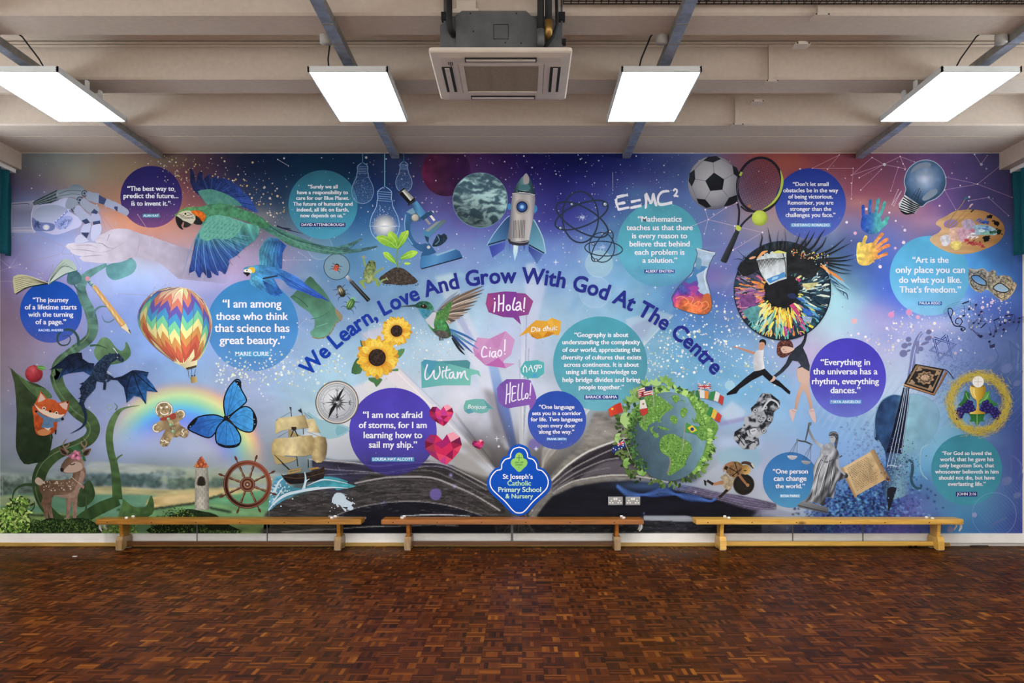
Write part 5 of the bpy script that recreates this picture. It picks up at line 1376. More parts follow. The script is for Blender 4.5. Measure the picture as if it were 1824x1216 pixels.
# microscope
a = Art(22)
st = lg(720, 350, '3c6e9c', 790, 470, '2c5684')
a.poly(A3('760,576 705,615 682,700 684,780 705,860 760,950 850,1012 905,1010 960,1000 930,950 900,930 840,940 780,890 745,790 762,710 850,705 852,640'), tex(st, .08, 8), 5, 1, 2)
a.line(A3('700,640 688,740 710,850 770,945'), 1.0, '7ab0dc')
a.poly(A3('850,1090 860,1040 900,960 935,925 1012,1022 985,1035'), '2e5c8a').circ(*A3('932,970')[0], 3, 'c0c4c8')
a.poly(A3('622,415 682,368 797,485 737,540'), '16181a').poly(A3('662,402 692,382 780,470 748,502'), lg(722, 345, 'e8e8e0', 730, 338, '3a3a3a', (.4, '8a8a84'), (.7, 'f0f0e8')), 2).line(A3('625,430 662,402'), .7, '5a5c60', 1).line(A3('722,545 795,492'), 1.6, '2a2c30', 1)
a.poly(A3('752,545 812,498 905,622 850,672'), lg(735, 372, '264a70', 752, 368, '4a88b8', (.5, '5fa4d4'))).poly(A3('845,672 905,622 972,598 988,625 880,698'), '2a5074').poly(A3('960,600 985,602 985,630'), 'c8d4dc')
for s in ('890,690 912,680 957,735 935,747', '942,655 962,645 1002,695 982,707'): a.poly(A3(s), lg(757, 390, '8a8e90', 764, 384, 'f4f4ec'))
a.poly(A3('705,612 770,572 800,620 760,640'), '7ea6bc').circ(*A3('795,670')[0], 7.4, '6c7478').circ(*A3('795,670')[0], 6, rg(738, 386, 7, (0, 'f0ece0'), (1, 'a8a498')))
a.poly(A3('876,815 1090,688 1112,706 935,872 890,852'), lg(757, 410, '4a8ab4', 792, 395, '6c7a78')).poly(A3('900,800 1010,715 1060,700 930,815'), '8e9a96').poly(A3('890,852 935,872 930,930 905,900'), '22405e')
a.poly(A3('972,940 1000,880 1022,842 1060,850 1092,830 1124,882 1060,950 980,966'), tex('1e3040', .4, 2), 2, 1, 2).line(A3('1020,850 1040,900 1000,945'), .6, '6a9ab8').circ(*A3('1036,845')[0], 1.5, '2a3c4c')
a.poly(A3('846,1110 862,1062 1000,1045 1190,985 1245,1010 1275,1068 1272,1080 860,1192 845,1172'), lg(750, 455, '3a76a8', 815, 470, '2d5c90', (.4, '5a94c8')), 5).poly(A3('1000,1045 1190,985 1205,995 1020,1060'), '8ab4d0').poly(A3('845,1168 862,1185 1270,1072 1275,1082 862,1195'), '16263c')
a.build('microscope', MURAL, 'blue and black microscope')
# hanging wire bulbs
def wire_bulb(cx, ty, k, al, glow, label):
    a = Art(8)
    y0 = ty
    n = 34
    prof = [(2, 0), (12, 8), (12, 20), (13.5, 26), (15, 36), (23, 52), (26, 68), (22, 84), (12, 94), (0, 97)]
    R = [(cx + r * k, y0 + h * k) for r, h in prof]; L_ = [(cx - r * k, y0 + h * k) for r, h in prof]
    a.line([(cx, 274), (cx, y0)], .9 * k, '6ab0c8', 1, a=al)
    a.poly(L_ + R[::-1], lg(0, y0, '3a68b4', 0, y0 + 97 * k, '7cb0ec'), 6, al * .35)
    for P_ in (R, L_): a.line(P_, .6, 'a8ccf4', 4, a=al)
    for j in range(5): a.line([(cx - 12 * k, y0 + (8 + j * 4) * k), (cx + 12 * k, y0 + (10 + j * 4) * k)], .5, '9cc0ec', 1, a=al * .8, up=False)
    random.seed(int(cx))
    a.dots([(cx + random.uniform(-1, 1) * 22 * k, y0 + random.uniform(32, 92) * k, random.uniform(.3, .8) * k, 'd4e6ff', al) for _ in range(110)], n=5)
    if glow:
        G = lambda x, y: np.clip(1.15 - np.hypot(x - cx, y - y0 - 70) / 20, 0, 1)
        a.poly(circ(cx, y0 + 70, 23, n=30), 'f4f6f4', 2.5, G)
        a.poly([(cx - 30, y0 + 70), (cx, y0 + 68.6), (cx + 30, y0 + 70), (cx, y0 + 71.4)], 'e4f0ff', 0, .7)
    a.build('hanging_bulb', MURAL, label)
wire_bulb(685.2, 333, 1.0, .85, True, 'glowing wire frame bulb hanging on a cord')
wire_bulb(646, 290, .75, .5, False, 'faint wire frame bulb by the teal disc')
wire_bulb(719.5, 288, .56, .55, False, 'small faint wire frame bulb above the microscope')
# planets
a = Art(4)
a.poly([q for q in circ(795, 306, 43.5, n=80) if q[1] > 273.4], tex(lg(752, 300, '5a1e3e', 840, 300, '33184e', (.4, '43203f')), .2, 16), 4, lambda x, y: np.clip(1 - (x - 800) / 50, .25, 1))
a.build('red_planet', MURAL, 'dark maroon planet at the top edge')
a = Art(12)
def swirl(x, y):
    u = fbm(x, y, 26, 3, seed=4) * 40; n = fbm(x + u, y * 1.2 + u * .6, 11, 5, 1.6, .7, 9)
    k = np.clip((n - .42) * 5, 0, 1)[..., None]
    dk = np.clip(1.12 - (y - 356) / 90 + (x - 855) / 240, .35, 1.25)[..., None]
    return np.clip((rgb('3c5460') * (1 - k) + rgb('9cbcbc') * k) * dk, 0, 1)
a.poly(circ(855.3, 356.6, 49.2, n=90), swirl, 1.5).ring(855.3, 356.6, 48.4, 49.4, '6a98a8')
a.build('ocean_planet', MURAL, 'grey teal cloudy planet')
# rocket
a = Art(18)
a.poly(A4('85,930 132,930 126,1020 96,1112 80,1020'), lg(0, 433, 'e4f8f8', 0, 465, 'a8d4f0')).poly(A4('30,930 60,930 45,1010'), '5a78c8').poly(A4('180,940 210,940 190,1015'), '4a68b8')
for s, f in (('1755,650 1700,698 1645,760 1590,840 1525,950 1545,955 1712,900 1750,880', lg(870, 430, '5a90bc', 910, 395, '2c4a78')), ('1545,962 1712,915 1700,990 1580,1076', lg(875, 440, '3a48a0', 900, 450, '5c6cc8'))): a.poly(A3(s), f)
a.line(A3('1755,650 1700,698 1590,840 1525,950'), .6, 'a8d0e8').line(A3('1535,945 1712,895'), 1.0, '1a2234', 1)
for s, f in (('285,690 312,730 350,800 382,880 412,1035 395,1036 240,950 235,900 270,700', lg(945, 400, '4a8098', 970, 445, '7ab0cc')), ('235,958 382,1042 322,1140 240,1010', lg(943, 440, '34428c', 965, 460, '5a78b8'))): a.poly(A4(s), f)
a.line(A4('285,690 312,730 382,880 410,1035'), .9, 'a8ccdc').line(A4('240,945 395,1030'), 1.0, '18202c', 1)
a.circ(*A4('302,580')[0], 4, '4a90cc', 7).circ(*A4('42,560')[0], 3.6, '4a90cc', 6)
a.poly(A4('75,425 300,440 305,490 282,680 240,900 235,932 50,925 20,890 50,700 62,520'), lg(908, 0, '74747e', 952, 0, '8c8a92', (.3, 'd4cec8'), (.55, 'b4b0b0'), (.8, 'cac6c6')), 4)
a.poly(A4('75,428 80,430 110,342 160,270 215,217 252,270 286,360 302,442 200,430'), lg(913, 0, '1e3038', 953, 0, '263a46', (.35, '5c8488'), (.55, '8cb0b4'), (.75, '3a5c66')), 3, 1)
a.poly(A4('185,250 215,222 240,265 238,320 200,330 185,310'), 'b8b0b4', 0, 1, 2).poly(A4('150,340 190,335 250,350 240,395 145,385'), '4e8088', 0, 1, 2).line(A4('125,400 240,415'), 1.1, '141a20', 1)
a.line(A4('70,428 190,418 302,442'), .6, 'e4e0e0', 4)
c_ = A4('170,562')[0]
for r, c in ((15, 'c4bcb6'), (13.6, 'aaa49e'), (10.2, '20305e'), (7.4, '34569c'), (4.2, '6ab0e8'), (2, 'c4e4fa')): a.circ(c_[0], c_[1], r, c)
for i in range(8): a.line(A4(f'{88+i*16},{700-i*1} {84+i*15},880'), .5, '4c4a50', 1)
a.poly(A4('28,880 60,902 150,915 235,900 225,945 130,955 45,935'), '33323c', 0, 1, 2).line(A4('55,905 150,925 232,912'), .8, '9c9aa0').dots([(*A4(f'{120 + i*30},{405+i*5}')[0], .5, 'd8d8d8') for i in range(5)])
a.build('rocket', MURAL, 'grey and blue space rocket')
# atoms
def atom(c, rings, el, label, hw):
    a = Art(20)
    for rx, ry, rot, cx, cy in rings:
        p = circ(cx, cy, rx, ry, rot, 60, 0, 359.9)
        a.line(p, hw * .95, '2c394c', 1)
        a.line(circ(cx, cy, rx, ry, rot, 18, 110, 170), [.1, hw * .8, .1], 'ccd4f0', 1, up=False).line(circ(cx, cy, rx, ry, rot, 18, 285, 330), [.1, hw * .5, .1], 'a4b0dc', 1, up=False)
    for x, y, r in el: a.circ(x, y, r, '2c3a4c').circ(x, y, r * .6, '9aa8c4').circ(x - r * .2, y - r * .2, r * .25, 'eef2fa')
    random.seed(2)
    a.dots([(c[0] + random.gauss(0, 3), c[1] + random.gauss(0, 2.4), .5, 'c8d4f4') for _ in range(int(60 * hw))])
    a.build('atom', MURAL, label)
q = lambda s: A4(s)[0]
atom(q('780,670'), ((32, 45.5, -2, *q('762,665')), (50, 20, -22, *q('775,645')), (52, 21, 30, *q('780,690'))), ((*q('675,535'), 3.6), (*q('1013,535'), 5.2), (*q('560,775'), 3.8)), 'large grey atom with three ringed orbits', 1.5)
atom(q('990,975'), ((22.5, 26.5, -5, *q('980,972')), (33.5, 13, 4, *q('998,985')), (12, 31, 32, *q('985,960'))), ((*q('1065,812'), 3.2), (*q('893,938'), 2.8), (*q('922,1103'), 3.2)), 'small grey atom below the larger one', 1.0)
# ------------------------------------------------------------------ printed motifs, right part of the mural
# football
a = Art(14)
ball = rg(1268, 318, 56, (0, 'c4c4c8'), (.55, 'a8a8ae'), (.85, '84848e'), (1, '5e5e6c'))
a.poly(circ(1270, 326, 44.6, 47.6, 0, 70), ball, 4)
for s in ('408,213 512,282 495,388 370,400 320,297', '298,92 350,52 435,46 482,75 400,112', '150,300 160,220 212,180 218,280 182,358', '230,475 320,486 382,560 330,572 250,525', '508,556 560,468 640,440 652,490 600,548', '595,140 640,165 668,225 655,265 608,228'):
    a.poly(A5(s), lg(1260, 300, '2a2c34', 1280, 350, '17181e'))
for s in ('400,112 408,213', '512,282 608,228', '495,388 560,468', '370,400 320,486', '320,297 218,280', '298,92 212,180', '482,75 595,140', '182,358 230,475', '382,560 508,556', '655,265 640,440'): a.line(A5(s), .4, '6c6c74', 1)
a.build('football', MURAL, 'black and white football')
# tennis racket and ball
a = Art(18)
hd = circ(*A5('870,338')[0], 39.5, 48.5, 9, 60, 0, 359.9)
cx_, cy_ = A5('870,338')[0]
inner_ = lambda p: inside(circ(cx_, cy_, 38, 47, 9, 60), np.array([p[0]]), np.array([p[1]]))[0]
for i in range(-17, 18):
    for ax in (0, 1):
        r_ = math.radians(9 + (90 if ax else 0) + 4); d = (math.cos(r_), math.sin(r_)); nn = (-d[1], d[0])
        o_ = (cx_ + nn[0] * i * 2.75, cy_ + nn[1] * i * 2.75)
        ts = [t for t in np.arange(-52, 52.1, 1.0) if inner_((o_[0] + d[0] * t, o_[1] + d[1] * t))]
        if len(ts) > 2: a.line([(o_[0] + d[0] * ts[0], o_[1] + d[1] * ts[0]), (o_[0] + d[0] * ts[-1], o_[1] + d[1] * ts[-1])], .28, '3a2848', 1, up=False)
a.line(hd + [hd[0]], 2.3, '26222c', 1)
a.line(A5('1082,190 1100,270 1095,350 1065,440 1000,525 900,592'), [.4, 2.2, 2.2, 2.0, .5], 'b4c850').line(A5('672,245 690,208'), 2, 'b4c850', 1)
a.line(A5('638,500 662,590 660,680 652,750'), 1.9, '2c2a34').line(A5('800,640 735,695 690,745 668,785'), 1.9, '2c2a34').line(A5('680,555 740,600 820,612'), 1.6, '2c2a34')
a.poly(A5('628,792 668,815 600,985 545,1112 532,1132 500,1125 472,1108 492,1068 560,930'), lg(1295, 440, '3a3e44', 1305, 445, '1c1e22'), 4)
a.poly(A5('638,745 680,765 682,790 660,805 630,785'), 'c0d050', 0, 1, 2).poly(A5('755,540 782,540 782,566 755,566'), 'b8784a')
a.build('tennis_racket', MURAL, 'black and lime tennis racket')
a = Art(26)
c_ = A5('872,675')[0]
a.poly(circ(c_[0], c_[1], 13.8), rg(c_[0] - 3, c_[1] - 4, 17, (0, 'd4e66a'), (.7, 'bccf50'), (1, '94a83c')), 2)
a.build('tennis_ball', MURAL, 'lime tennis ball on the racket')
# light bulb
a = Art(16)
gb_ = smooth(A6('605,300 640,190 720,115 820,85 920,110 1000,190 1030,300 1005,400 930,475 840,515 775,560 690,500 612,445 622,380'), 4)
a.poly(gb_, tex(rg(1647, 318, 46, (0, 'd4dcec'), (.25, '9cb0cc'), (.6, '5c7aa0'), (.85, '34506c'), (1, '243c54')), .08, 10), 3)
a.poly(A6('672,215 700,160 770,118 850,112 878,130 850,165 770,172 700,205'), '9cacc0', 0, .7, 3).poly(A6('790,470 860,400 930,380 940,420 880,470 810,500'), 'b4c4d4', 0, .5, 3)
for s in ('680,470 740,375 752,470', '710,490 760,370 770,420', '735,500 775,400', '752,470 700,430'): a.line(A6(s), .45, '22303e', 1)
a.line(gb_ + [gb_[0]], .6, 'b8c8d8', 1)
a.poly(A6('612,440 770,548 745,590 720,622 640,640 565,600 548,530 575,490'), lg(1604, 0, 'd8dce0', 1636, 0, '8a8e94', (.3, 'f0f0f0'), (.6, '7c8088'), (.8, 'd0d4d8')), 2)
for i in range(6): a.line(A6(f'{600-i*9},{458+i*24} {680-i*4},{512+i*20} {765-i*11},{552+i*15}'), 1.1, '1c2026')
a.poly(A6('565,592 640,622 712,618 680,634 622,642 580,618'), '1a1a1c', 0, 1, 2)
a.build('light_bulb', MURAL, 'large clear light bulb tilted')
# palette
a = Art(18)
a.poly(A6('930,720 960,690 1040,650 1120,605 1250,590 1400,600 1530,655 1610,735 1622,830 1560,920 1450,980 1300,1030 1150,1042 1030,1012 930,960 868,905 882,862 945,830 982,790 970,765 932,742'), tex(lg(1660, 430, 'd8b48a', 1785, 400, 'b07e4c', (.5, 'cc9e68')), .07, 5, 8, .6), 4, 1, 3)
a.poly(circ(*A6('1080,732')[0], 13, 8, -8), '9a80b4')
for s, c in (('1060,800 1130,770 1250,790 1240,850 1190,920 1140,960 1070,940', 'dcb4a0'), ('1150,790 1260,760 1330,830 1230,900 1170,900', 'd0a4b4'), ('980,860 1050,845 1075,900 1050,950 1000,955 975,900', 'd8d4dc'), ('1085,920 1150,905 1190,940 1170,985 1120,1000 1080,965', 'e8d478'),
             ('1200,700 1290,690 1330,760 1280,800 1200,770', 'b8a4bc'), ('1300,760 1420,740 1540,790 1530,850 1420,840 1330,850', 'a4c4d4')):
    a.poly(A6(s), tex(c, .12, 3), 2.5, 1, 3)
random.seed(9)
pal = (('5a78d0', 1400, 700, 46, 26), ('3c5cb4', 1430, 720, 40, 24), ('8cb8e0', 1380, 770, 60, 30), ('6a98d4', 1440, 790, 60, 24), ('c8e0e8', 1400, 810, 70, 26), ('8cc4b0', 1440, 830, 60, 18), ('3c6c58', 1500, 820, 40, 16), ('16181c', 1478, 660, 24, 18), ('16181c', 1542, 728, 32, 24), ('1c2c20', 1566, 815, 26, 30), ('16161a', 1440, 880, 36, 30),
       ('a43c44', 1300, 930, 50, 26), ('b84c4c', 1350, 950, 44, 24), ('c43c50', 1240, 900, 20, 14), ('e8dce0', 1290, 860, 60, 26), ('c87c98', 1300, 800, 30, 14))
for c, x, y, sx, sy in pal:
    for i in range(9):
        p = A6(f'{x+random.gauss(0,sx*.55)},{y+random.gauss(0,sy*.55)}')[0]
        t = random.uniform(-.9, .2)
        L_ = random.uniform(1.5, 4.5) * sx / 40
        a.line([(p[0] - L_ * math.cos(t), p[1] - L_ * math.sin(t)), p, (p[0] + L_ * math.cos(t + .3), p[1] + L_ * math.sin(t + .3))], [.5, 1.5, .4], tuple(np.clip(rgb(c) * random.uniform(.8, 1.2), 0, 1)), 3, up=False)
    if sx < 40: a.poly(circ(*A6(f'{x},{y}')[0], sx / 6.5, sy / 6.5), c)
for s, tip, tc in (('1028,765 1110,640 1190,540 1218,490', '1218,492 1228,465 1248,478', '3a7a84'), ('1048,770 1150,680 1272,562', '1270,565 1285,540 1302,535', 'd8b4c0'), ('1088,772 1190,690 1285,612', '1282,616 1300,596 1312,598', '4a3c2c')):
    a.line(A6(s), [1.1, .9, .7, .6], '8c6a3c', 3).line(A6(s), .3, 'd0ac74', 3).line(A6(tip), 1.3, tc, 2)
a.build('paint_palette', MURAL, 'oval wooden paint palette with brushes')
# hand prints
def hand_print(palm, fingers, f, label):
    a = Art(16)
    tx = tex(f, .16, 5, hi=None)
    a.poly(A6(palm), tx, 2, 1, 3)
    for s, w_ in fingers:
        p = A6(s)
        a.poly(ribbon(p, [w_ * .8, w_, w_ * .85, w_, w_ * .9], 4), tx, 2)
        a.circ(p[-1][0], p[-1][1], w_ * .92, tx, n=14, step=2, up=False)
    random.seed(len(palm))
    x0, y0 = A6(palm)[0]
    P_ = np.array(A6(palm)); c = P_.mean(0)
    a.dots([(c[0] + random.gauss(0, 13), c[1] + random.uniform(4, 22), random.uniform(.3, 1.1), fill(f, c[:1], c[1:])[0]) for _ in range(26)], n=5)
    a.build('hand_print', MURAL, label)
hand_print('185,650 240,640 300,618 355,645 378,715 420,690 440,720 385,780 340,820 270,840 190,805 165,745', (('196,670 190,600 190,555', 3.0), ('256,650 258,560 264,498', 3.0), ('315,640 330,560 342,488', 3.2), ('352,660 385,590 408,520', 2.9), ('370,760 405,710 438,672', 3.0)), lg(1534, 0, '2a4aa8', 1580, 0, '5ec0b4', (.35, '3a6cb4'), (.6, '52a8b0')), 'blue and teal painted hand print')
hand_print('132,930 190,925 230,935 290,925 325,1000 330,1070 250,1150 150,1145 122,1060', (('190,960 200,905 216,868', 3.4), ('290,960 335,890 382,838', 3.2), ('310,985 380,925 432,892', 3.3), ('320,1025 390,975 448,952', 3.2), ('315,1085 380,1055 428,1036', 3.0)), lg(1525, 0, 'f0d870', 1580, 0, 'e08850', (.45, 'eec060'), (.7, 'e69850')), 'orange and yellow painted hand print')
# the painted eye
a = Art(14)
EX, EY, ER = 1393.0, 517.5, 86.5
random.seed(21)
a.poly(circ(EX, EY, ER, 88.5, 0, 90), tex(rg(EX, EY, ER, (0, '16181c'), (.5, '26343c'), (.8, '2c4454'), (1, '22303e')), .3, 7), 3)
def sector(ang):
    """dominant colours round the iris; 0 = right, 90 = down"""
    ang %= 360
    if ang < 25 or ang > 330: return ('24384a', '182430', '8cb4c0', '34505c', 'dce8d8')
    if ang < 50: return ('3a6cc0', 'e8e070', '2c5474', '60a8c8', '28484e')
    if ang < 75: return ('50a8b0', 'e8dc60', '88d0c0', '2c5a70', 'c85a98')
    if ang < 110: return ('f0e468', 'e8b848', '70c0b4', 'e88840', '2c6474', 'a8d8c0')
    if ang < 145: return ('58a8a8', '78c0bc', '3c8890', 'e8d070', 'c8dccc')
    if ang < 185: return ('8c5a90', 'b06898', '6a5a94', 'e09870', 'c888a8')
    if ang < 225: return ('6c6488', 'e08c40', '3c3c50', '9c90ac', '50506c')
    if ang < 300: return ('1a1c20', '24282c', '2c3034', '3c4448')
    return ('2c3c40', 'e8dca0', '50787c', 'c04878', '20282c')
for i in range(780):
    th = random.uniform(0, 360); r0 = random.uniform(28, 78); r1 = min(r0 + random.uniform(5, 24), 85)
    c = random.choice(sector(th + random.gauss(0, 6)))
    if r0 < 46 and 40 < th < 150 and random.random() < .6: c = random.choice(('f0e460', 'f0cc50', 'e89440', 'e8e8a0'))
    if r0 < 42 and (150 < th < 215 or th > 340) and random.random() < .5: c = random.choice(('e89048', 'd86c98', 'ecc060'))
    u, v = math.cos(math.radians(th)), math.sin(math.radians(th)); th2 = math.radians(th + random.uniform(-4, 4))
    wd_ = random.uniform(.5, 2.6)
    a.line([(EX + u * r0, EY + v * r0 * 1.02), (EX + math.cos(th2) * (r0 + r1) / 2, EY + math.sin(th2) * (r0 + r1) / 2 * 1.02), (EX + math.cos(th2) * r1, EY + math.sin(th2) * r1 * 1.02)], [wd_ * .4, wd_, wd_ * .5], c, 2, up=(i % 12 == 0))
for s, c in (('1305,450 1380,460 1410,520 1370,530 1310,490', '3a6cc4'), ('1170,420 1210,400 1285,510 1250,520', 'c8447c'), ('1300,530 1400,540 1390,600 1310,570', 'a8c4e4'), ('1370,310 1500,330 1545,420 1480,410 1380,360', '1c3446'), ('1110,630 1140,640 1150,720 1125,740', 'b04498'), ('690,480 820,420 880,440 840,600 770,580', '5a9ca0'), ('660,300 830,330 830,430 680,440', '7c4a84'), ('850,200 915,215 910,260 840,240', 'e8944c'), ('1300,200 1470,190 1400,250 1310,240', 'd8d498'), ('1230,140 1290,160 1270,190', 'c8407c')):
    a.poly(B5(s), tex(c, .15, 4), 2.5, .85)
a.poly(B5('920,230 940,180 1000,140 1130,110 1220,140 1255,220 1250,300 1230,380 1150,430 1070,440 1000,420 945,360 925,290'), tex('1b1b1f', .25, 8), 4, 1, 3)
a.poly(B5('1150,310 1220,300 1245,350 1180,350'), '2c3860', 0, .8, 2)
a.ring(EX, EY, 85, 86.8, '1c2430', 88.8, 0, -40, 150, 60)
# lid and reflection
a.poly(A5('640,1197 680,1120 760,1105 860,1040 960,1015 1140,1005 1290,1030 1420,1050 1500,1100 1545,1160') + B5('1560,60 1500,30 1420,130 1340,150 1250,90 1150,130 1100,150 1020,60 940,40 860,60 780,110 700,130 650,60'), tex('1e2022', .3, 5, 3, 1), 3)
a.poly(B5('835,-40 900,-95 1010,-130 1138,-110 1142,150 1060,175 965,215 900,130 862,50'), tex('c4ccd0', .12, 4, 1, 3), 3).poly(B5('938,158 1000,130 1060,110 1120,78 1135,130 1060,160 975,200'), '4a8cc8').poly(B5('1000,140 1060,125 1050,150 990,170'), '9cc8e4')
for i in range(22):
    x = 842 + i * 13
    a.line(B5(f'{x},{-60+abs(i-12)*2} {x+14},{20-i*4} {x+26},{70-i*5}'), [.9, .6, .1], '1a1c1e', 3, up=False)
for s in ('1100,-120 1130,0 1135,140',): a.line(B5(s), .8, '26282a')
# lashes
lash = [('905,1060 880,960 895,880 882,830', 1.3), ('960,1040 985,960 970,860 950,770', 1.3), ('1010,1020 1080,970 1100,880', 1.0), ('1080,1010 1140,990 1165,975', .9), ('1060,1010 1050,900 1062,800', .5), ('1120,990 1135,900 1120,790', .5),
        ('1150,1010 1230,950 1280,830', 1.5), ('1200,1020 1310,930 1380,800', 1.6), ('1270,1025 1370,920 1430,815', 1.6), ('1330,1030 1420,960 1490,850 1530,790', 1.6), ('1400,1045 1500,960 1550,860', 1.4), ('1450,1060 1600,990 1740,875', 1.6), ('1490,1080 1640,1010 1790,930', 1.3),
        ('1500,1090 1680,1080 1824,1045', 1.3), ('1530,1110 1700,1110 1824,1090', 1.1), ('1540,1130 1700,1150 1820,1160', 1.0), ('1560,1150 1700,1190 1800,1210', .9), ('1560,1180 1680,1230 1800,1240', .8), ('760,1105 700,1060 640,1000', .5), ('720,1120 660,1090 600,1100', .5), ('1340,1030 1330,960 1345,900', 1.3), ('1250,1020 1290,960 1300,900', 1.0)]
for s, w_ in lash: a.line(A5(s), [w_ * 1.6, w_, .15], '202224')
for i in range(46):
    x = 700 + i * 18; y = 1120 - 112 * math.sin(math.pi * min(1, (i + 3) / 44))
    a.line(A5(f'{x},{y} {x+10+i},{y-26} {x+8+i*1.9},{y-70+abs(i-20)}'), [.7, .4, .1], ('202224', '2c3032')[i % 2], 3, up=False)
for i in range(70):
    x, y = random.uniform(1180, 1560), random.uniform(0, 1)
    p = A5(f'{x},{1030 + (x-1180)*.36*y + random.gauss(0, 18)}')[0]
    a.circ(p[0], p[1], random.uniform(.4, 1.5), random.choice(('e8944c', 'e8d470', '8cc8d8', 'e07848', 'd8dcdc', 'e8e4a0')), n=6, up=False)
for s, c in (('1480,1160 1560,1210 1680,1290 1730,1350', 'e08c4c'), ('1500,1150 1540,1190 1580,1260', 'e8b06c'), ('1560,1240 1640,1340 1700,1420', '5a9ac4'), ('1600,1260 1700,1330 1790,1400', '8cbcd4'), ('840,1090 900,1030 950,1010', 'e8a468'), ('1000,1030 1060,1020 1140,1030', 'd8d870'), ('760,1090 830,1070', 'e0a880')):
    a.line(A5(s), [.6, 2.6, .5], c, 3)
for i in range(14): a.line(A5(f'{1540+i*9},{1215+i*14} {1575+i*13},{1260+i*14} {1570+i*15},{1300+i*16}'), [.3, 1.2, .2], random.choice(('3c6c98', '7cb4d0', '2c4c6c', 'a8d0e0')), 3, up=False)
a.build('painted_eye', MURAL, 'huge painted eye with a many coloured iris')
# conical flask
a = Art(14)
fo = smooth(A5('232,982 420,1028 402,1062 380,1110') + B5('365,0 330,130 352,220 378,330 388,430 350,500 280,516 190,500 100,475 0,432') + B4('1705,400 1690,345 1712,300') + B5('60,215 185,95 205,0') + A5('220,1120 240,1030'), 2)
fluid = lambda x, y: fill(tex(lg(1222, 500, '3f78b0', 1232, 560, 'd87844', (.28, '5a4aa8'), (.42, 'a8449c'), (.58, 'c8586c'), (.75, 'd86a48')), .22, 7, 1, 1, 3), x + 8 * (fbm(x, y, 9) - .5), y + 40 * (fbm(x, y, 13, 4, 1, 1, 7) - .5))
a.poly(fo, tex('b4cce4', .08, 10), 4, .85)
a.poly(B5('110,170 210,110 250,190 240,260 300,310 330,300 372,330 386,430 350,498 280,514 190,498 100,473 0,430') + B4('1705,398 1692,345 1715,300') + B5('50,225'), fluid, 2, .95, 2)
a.poly(B5('200,40 250,20 340,30 300,70 230,110 240,150 200,200 120,200 190,110'), '4a88c0', 0, .8, 3).poly(B5('100,180 160,200 230,170 240,240 180,280 110,250'), '7a50b0', 0, .7, 3).poly(B5('150,240 220,220 260,250 200,290'), 'b450b0', 0, .7, 3).poly(B5('300,320 360,300 385,380 380,440 300,400'), 'd07040', 0, .8, 3)
a.poly(A5('230,1080 280,1095 270,1190 225,1180'), '78b0d0', 0, .6, 3)
for s in ('20,350 80,330 150,380 110,420', '150,330 200,350 180,410 240,430', '200,410 260,380 290,430 240,470', '280,400 330,380 350,430 300,470'): a.line(B5(s), .5, 'e8a870')
a.line(fo + [fo[0]], .7, '4a5468', 1).line(A5('232,982 320,1010 420,1030'), 1.0, 'd0dce4').line(B5('330,40 310,130 340,260'), .6, 'e4ecf4')
a.build('conical_flask', MURAL, 'glass flask of swirling orange and purple liquid')
# carnival mask
a = Art(18)
a.poly(B6('1262,45 1330,58 1400,44 1470,85 1490,62 1530,68 1550,122 1620,112 1690,135 1710,180 1752,208 1715,290 1660,352 1600,372 1530,330 1500,300 1440,258 1390,292 1330,275 1285,235 1258,170'), tex(lg(1730, 480, '8a8a8c', 1805, 530, 'b4a080', (.5, '9c9484')), .4, 2.2), 1.5, 1, 2)
for s in ('1275,80 1320,95 1370,75', '1275,200 1320,250 1370,260', '1590,140 1650,150 1690,190', '1520,300 1580,350 1640,330', '1300,150 1280,190 1310,230', '1700,220 1680,280 1640,310', '1380,90 1420,120 1440,150', '1350,240 1340,250 1365,262', '1560,330 1550,310 1590,300', '1600,150 1580,180 1620,185'): a.line(B6(s), .55, '3c3834')
for s in ('1262,48 1330,62 1400,48 1440,72', '1740,215 1705,290 1650,345', '1262,170 1290,235 1335,270'): a.line(B6(s), .5, 'd8cca8')
random.seed(6)
a.dots([(*B6(f'{1470+random.random()*70},{80+random.random()*110}')[0], random.uniform(.4, .9), random.choice(('2c2a28', 'c8bca0'))) for _ in range(60)], n=5)
for s, c in (('1285,128 1345,115 1395,145 1432,178 1432,218 1360,205 1315,175', '5a90cc'), ('1508,240 1568,195 1620,215 1672,265 1625,290 1552,278', '98b4c0')):
    p = smooth(B6(s), 3); a.poly(p, lg(0, 492, c, 0, 520, 'a8c8e0')); a.line(p + [p[0]], .9, '2c2824', 1)
a.build('carnival_mask', MURAL, 'silver carnival mask')
# music notes
a = Art(18)
ink = '2a2c50'
a.line(B6('1050,455 1080,450 1100,490 1080,540 1110,620 1160,630 1195,590 1175,550 1135,560 1130,600 1160,610'), .9, ink).line(B6('1050,455 1055,500 1090,580 1120,625 1200,640 1225,660 1200,680 1180,665'), .9, ink)
a.circ(*B6('1188,662')[0], 2.4, ink)
for k in range(5):
    a.line(B6([(0, 0)][0:0] or f'{1000+k*4},{490+k*14} {1060+k*2},{420+k*20} {1200},{385+k*16} {1330-k*4},{420+k*14} {1400-k*10},{520+k*8} {1390-k*22},{600} {1330-k*12},{640+k*10}'), .22, '4c4c78', 5, up=False)
    a.line(B6(f'{1270+k*10},{560+k*4} {1262+k*10},{640} {1330+k*8},{690+k*12} {1450},{700+k*14} {1560},{640+k*14} {1700},{570+k*12} {1824},{530+k*14}'), .22, '4c4c78', 5, up=False)
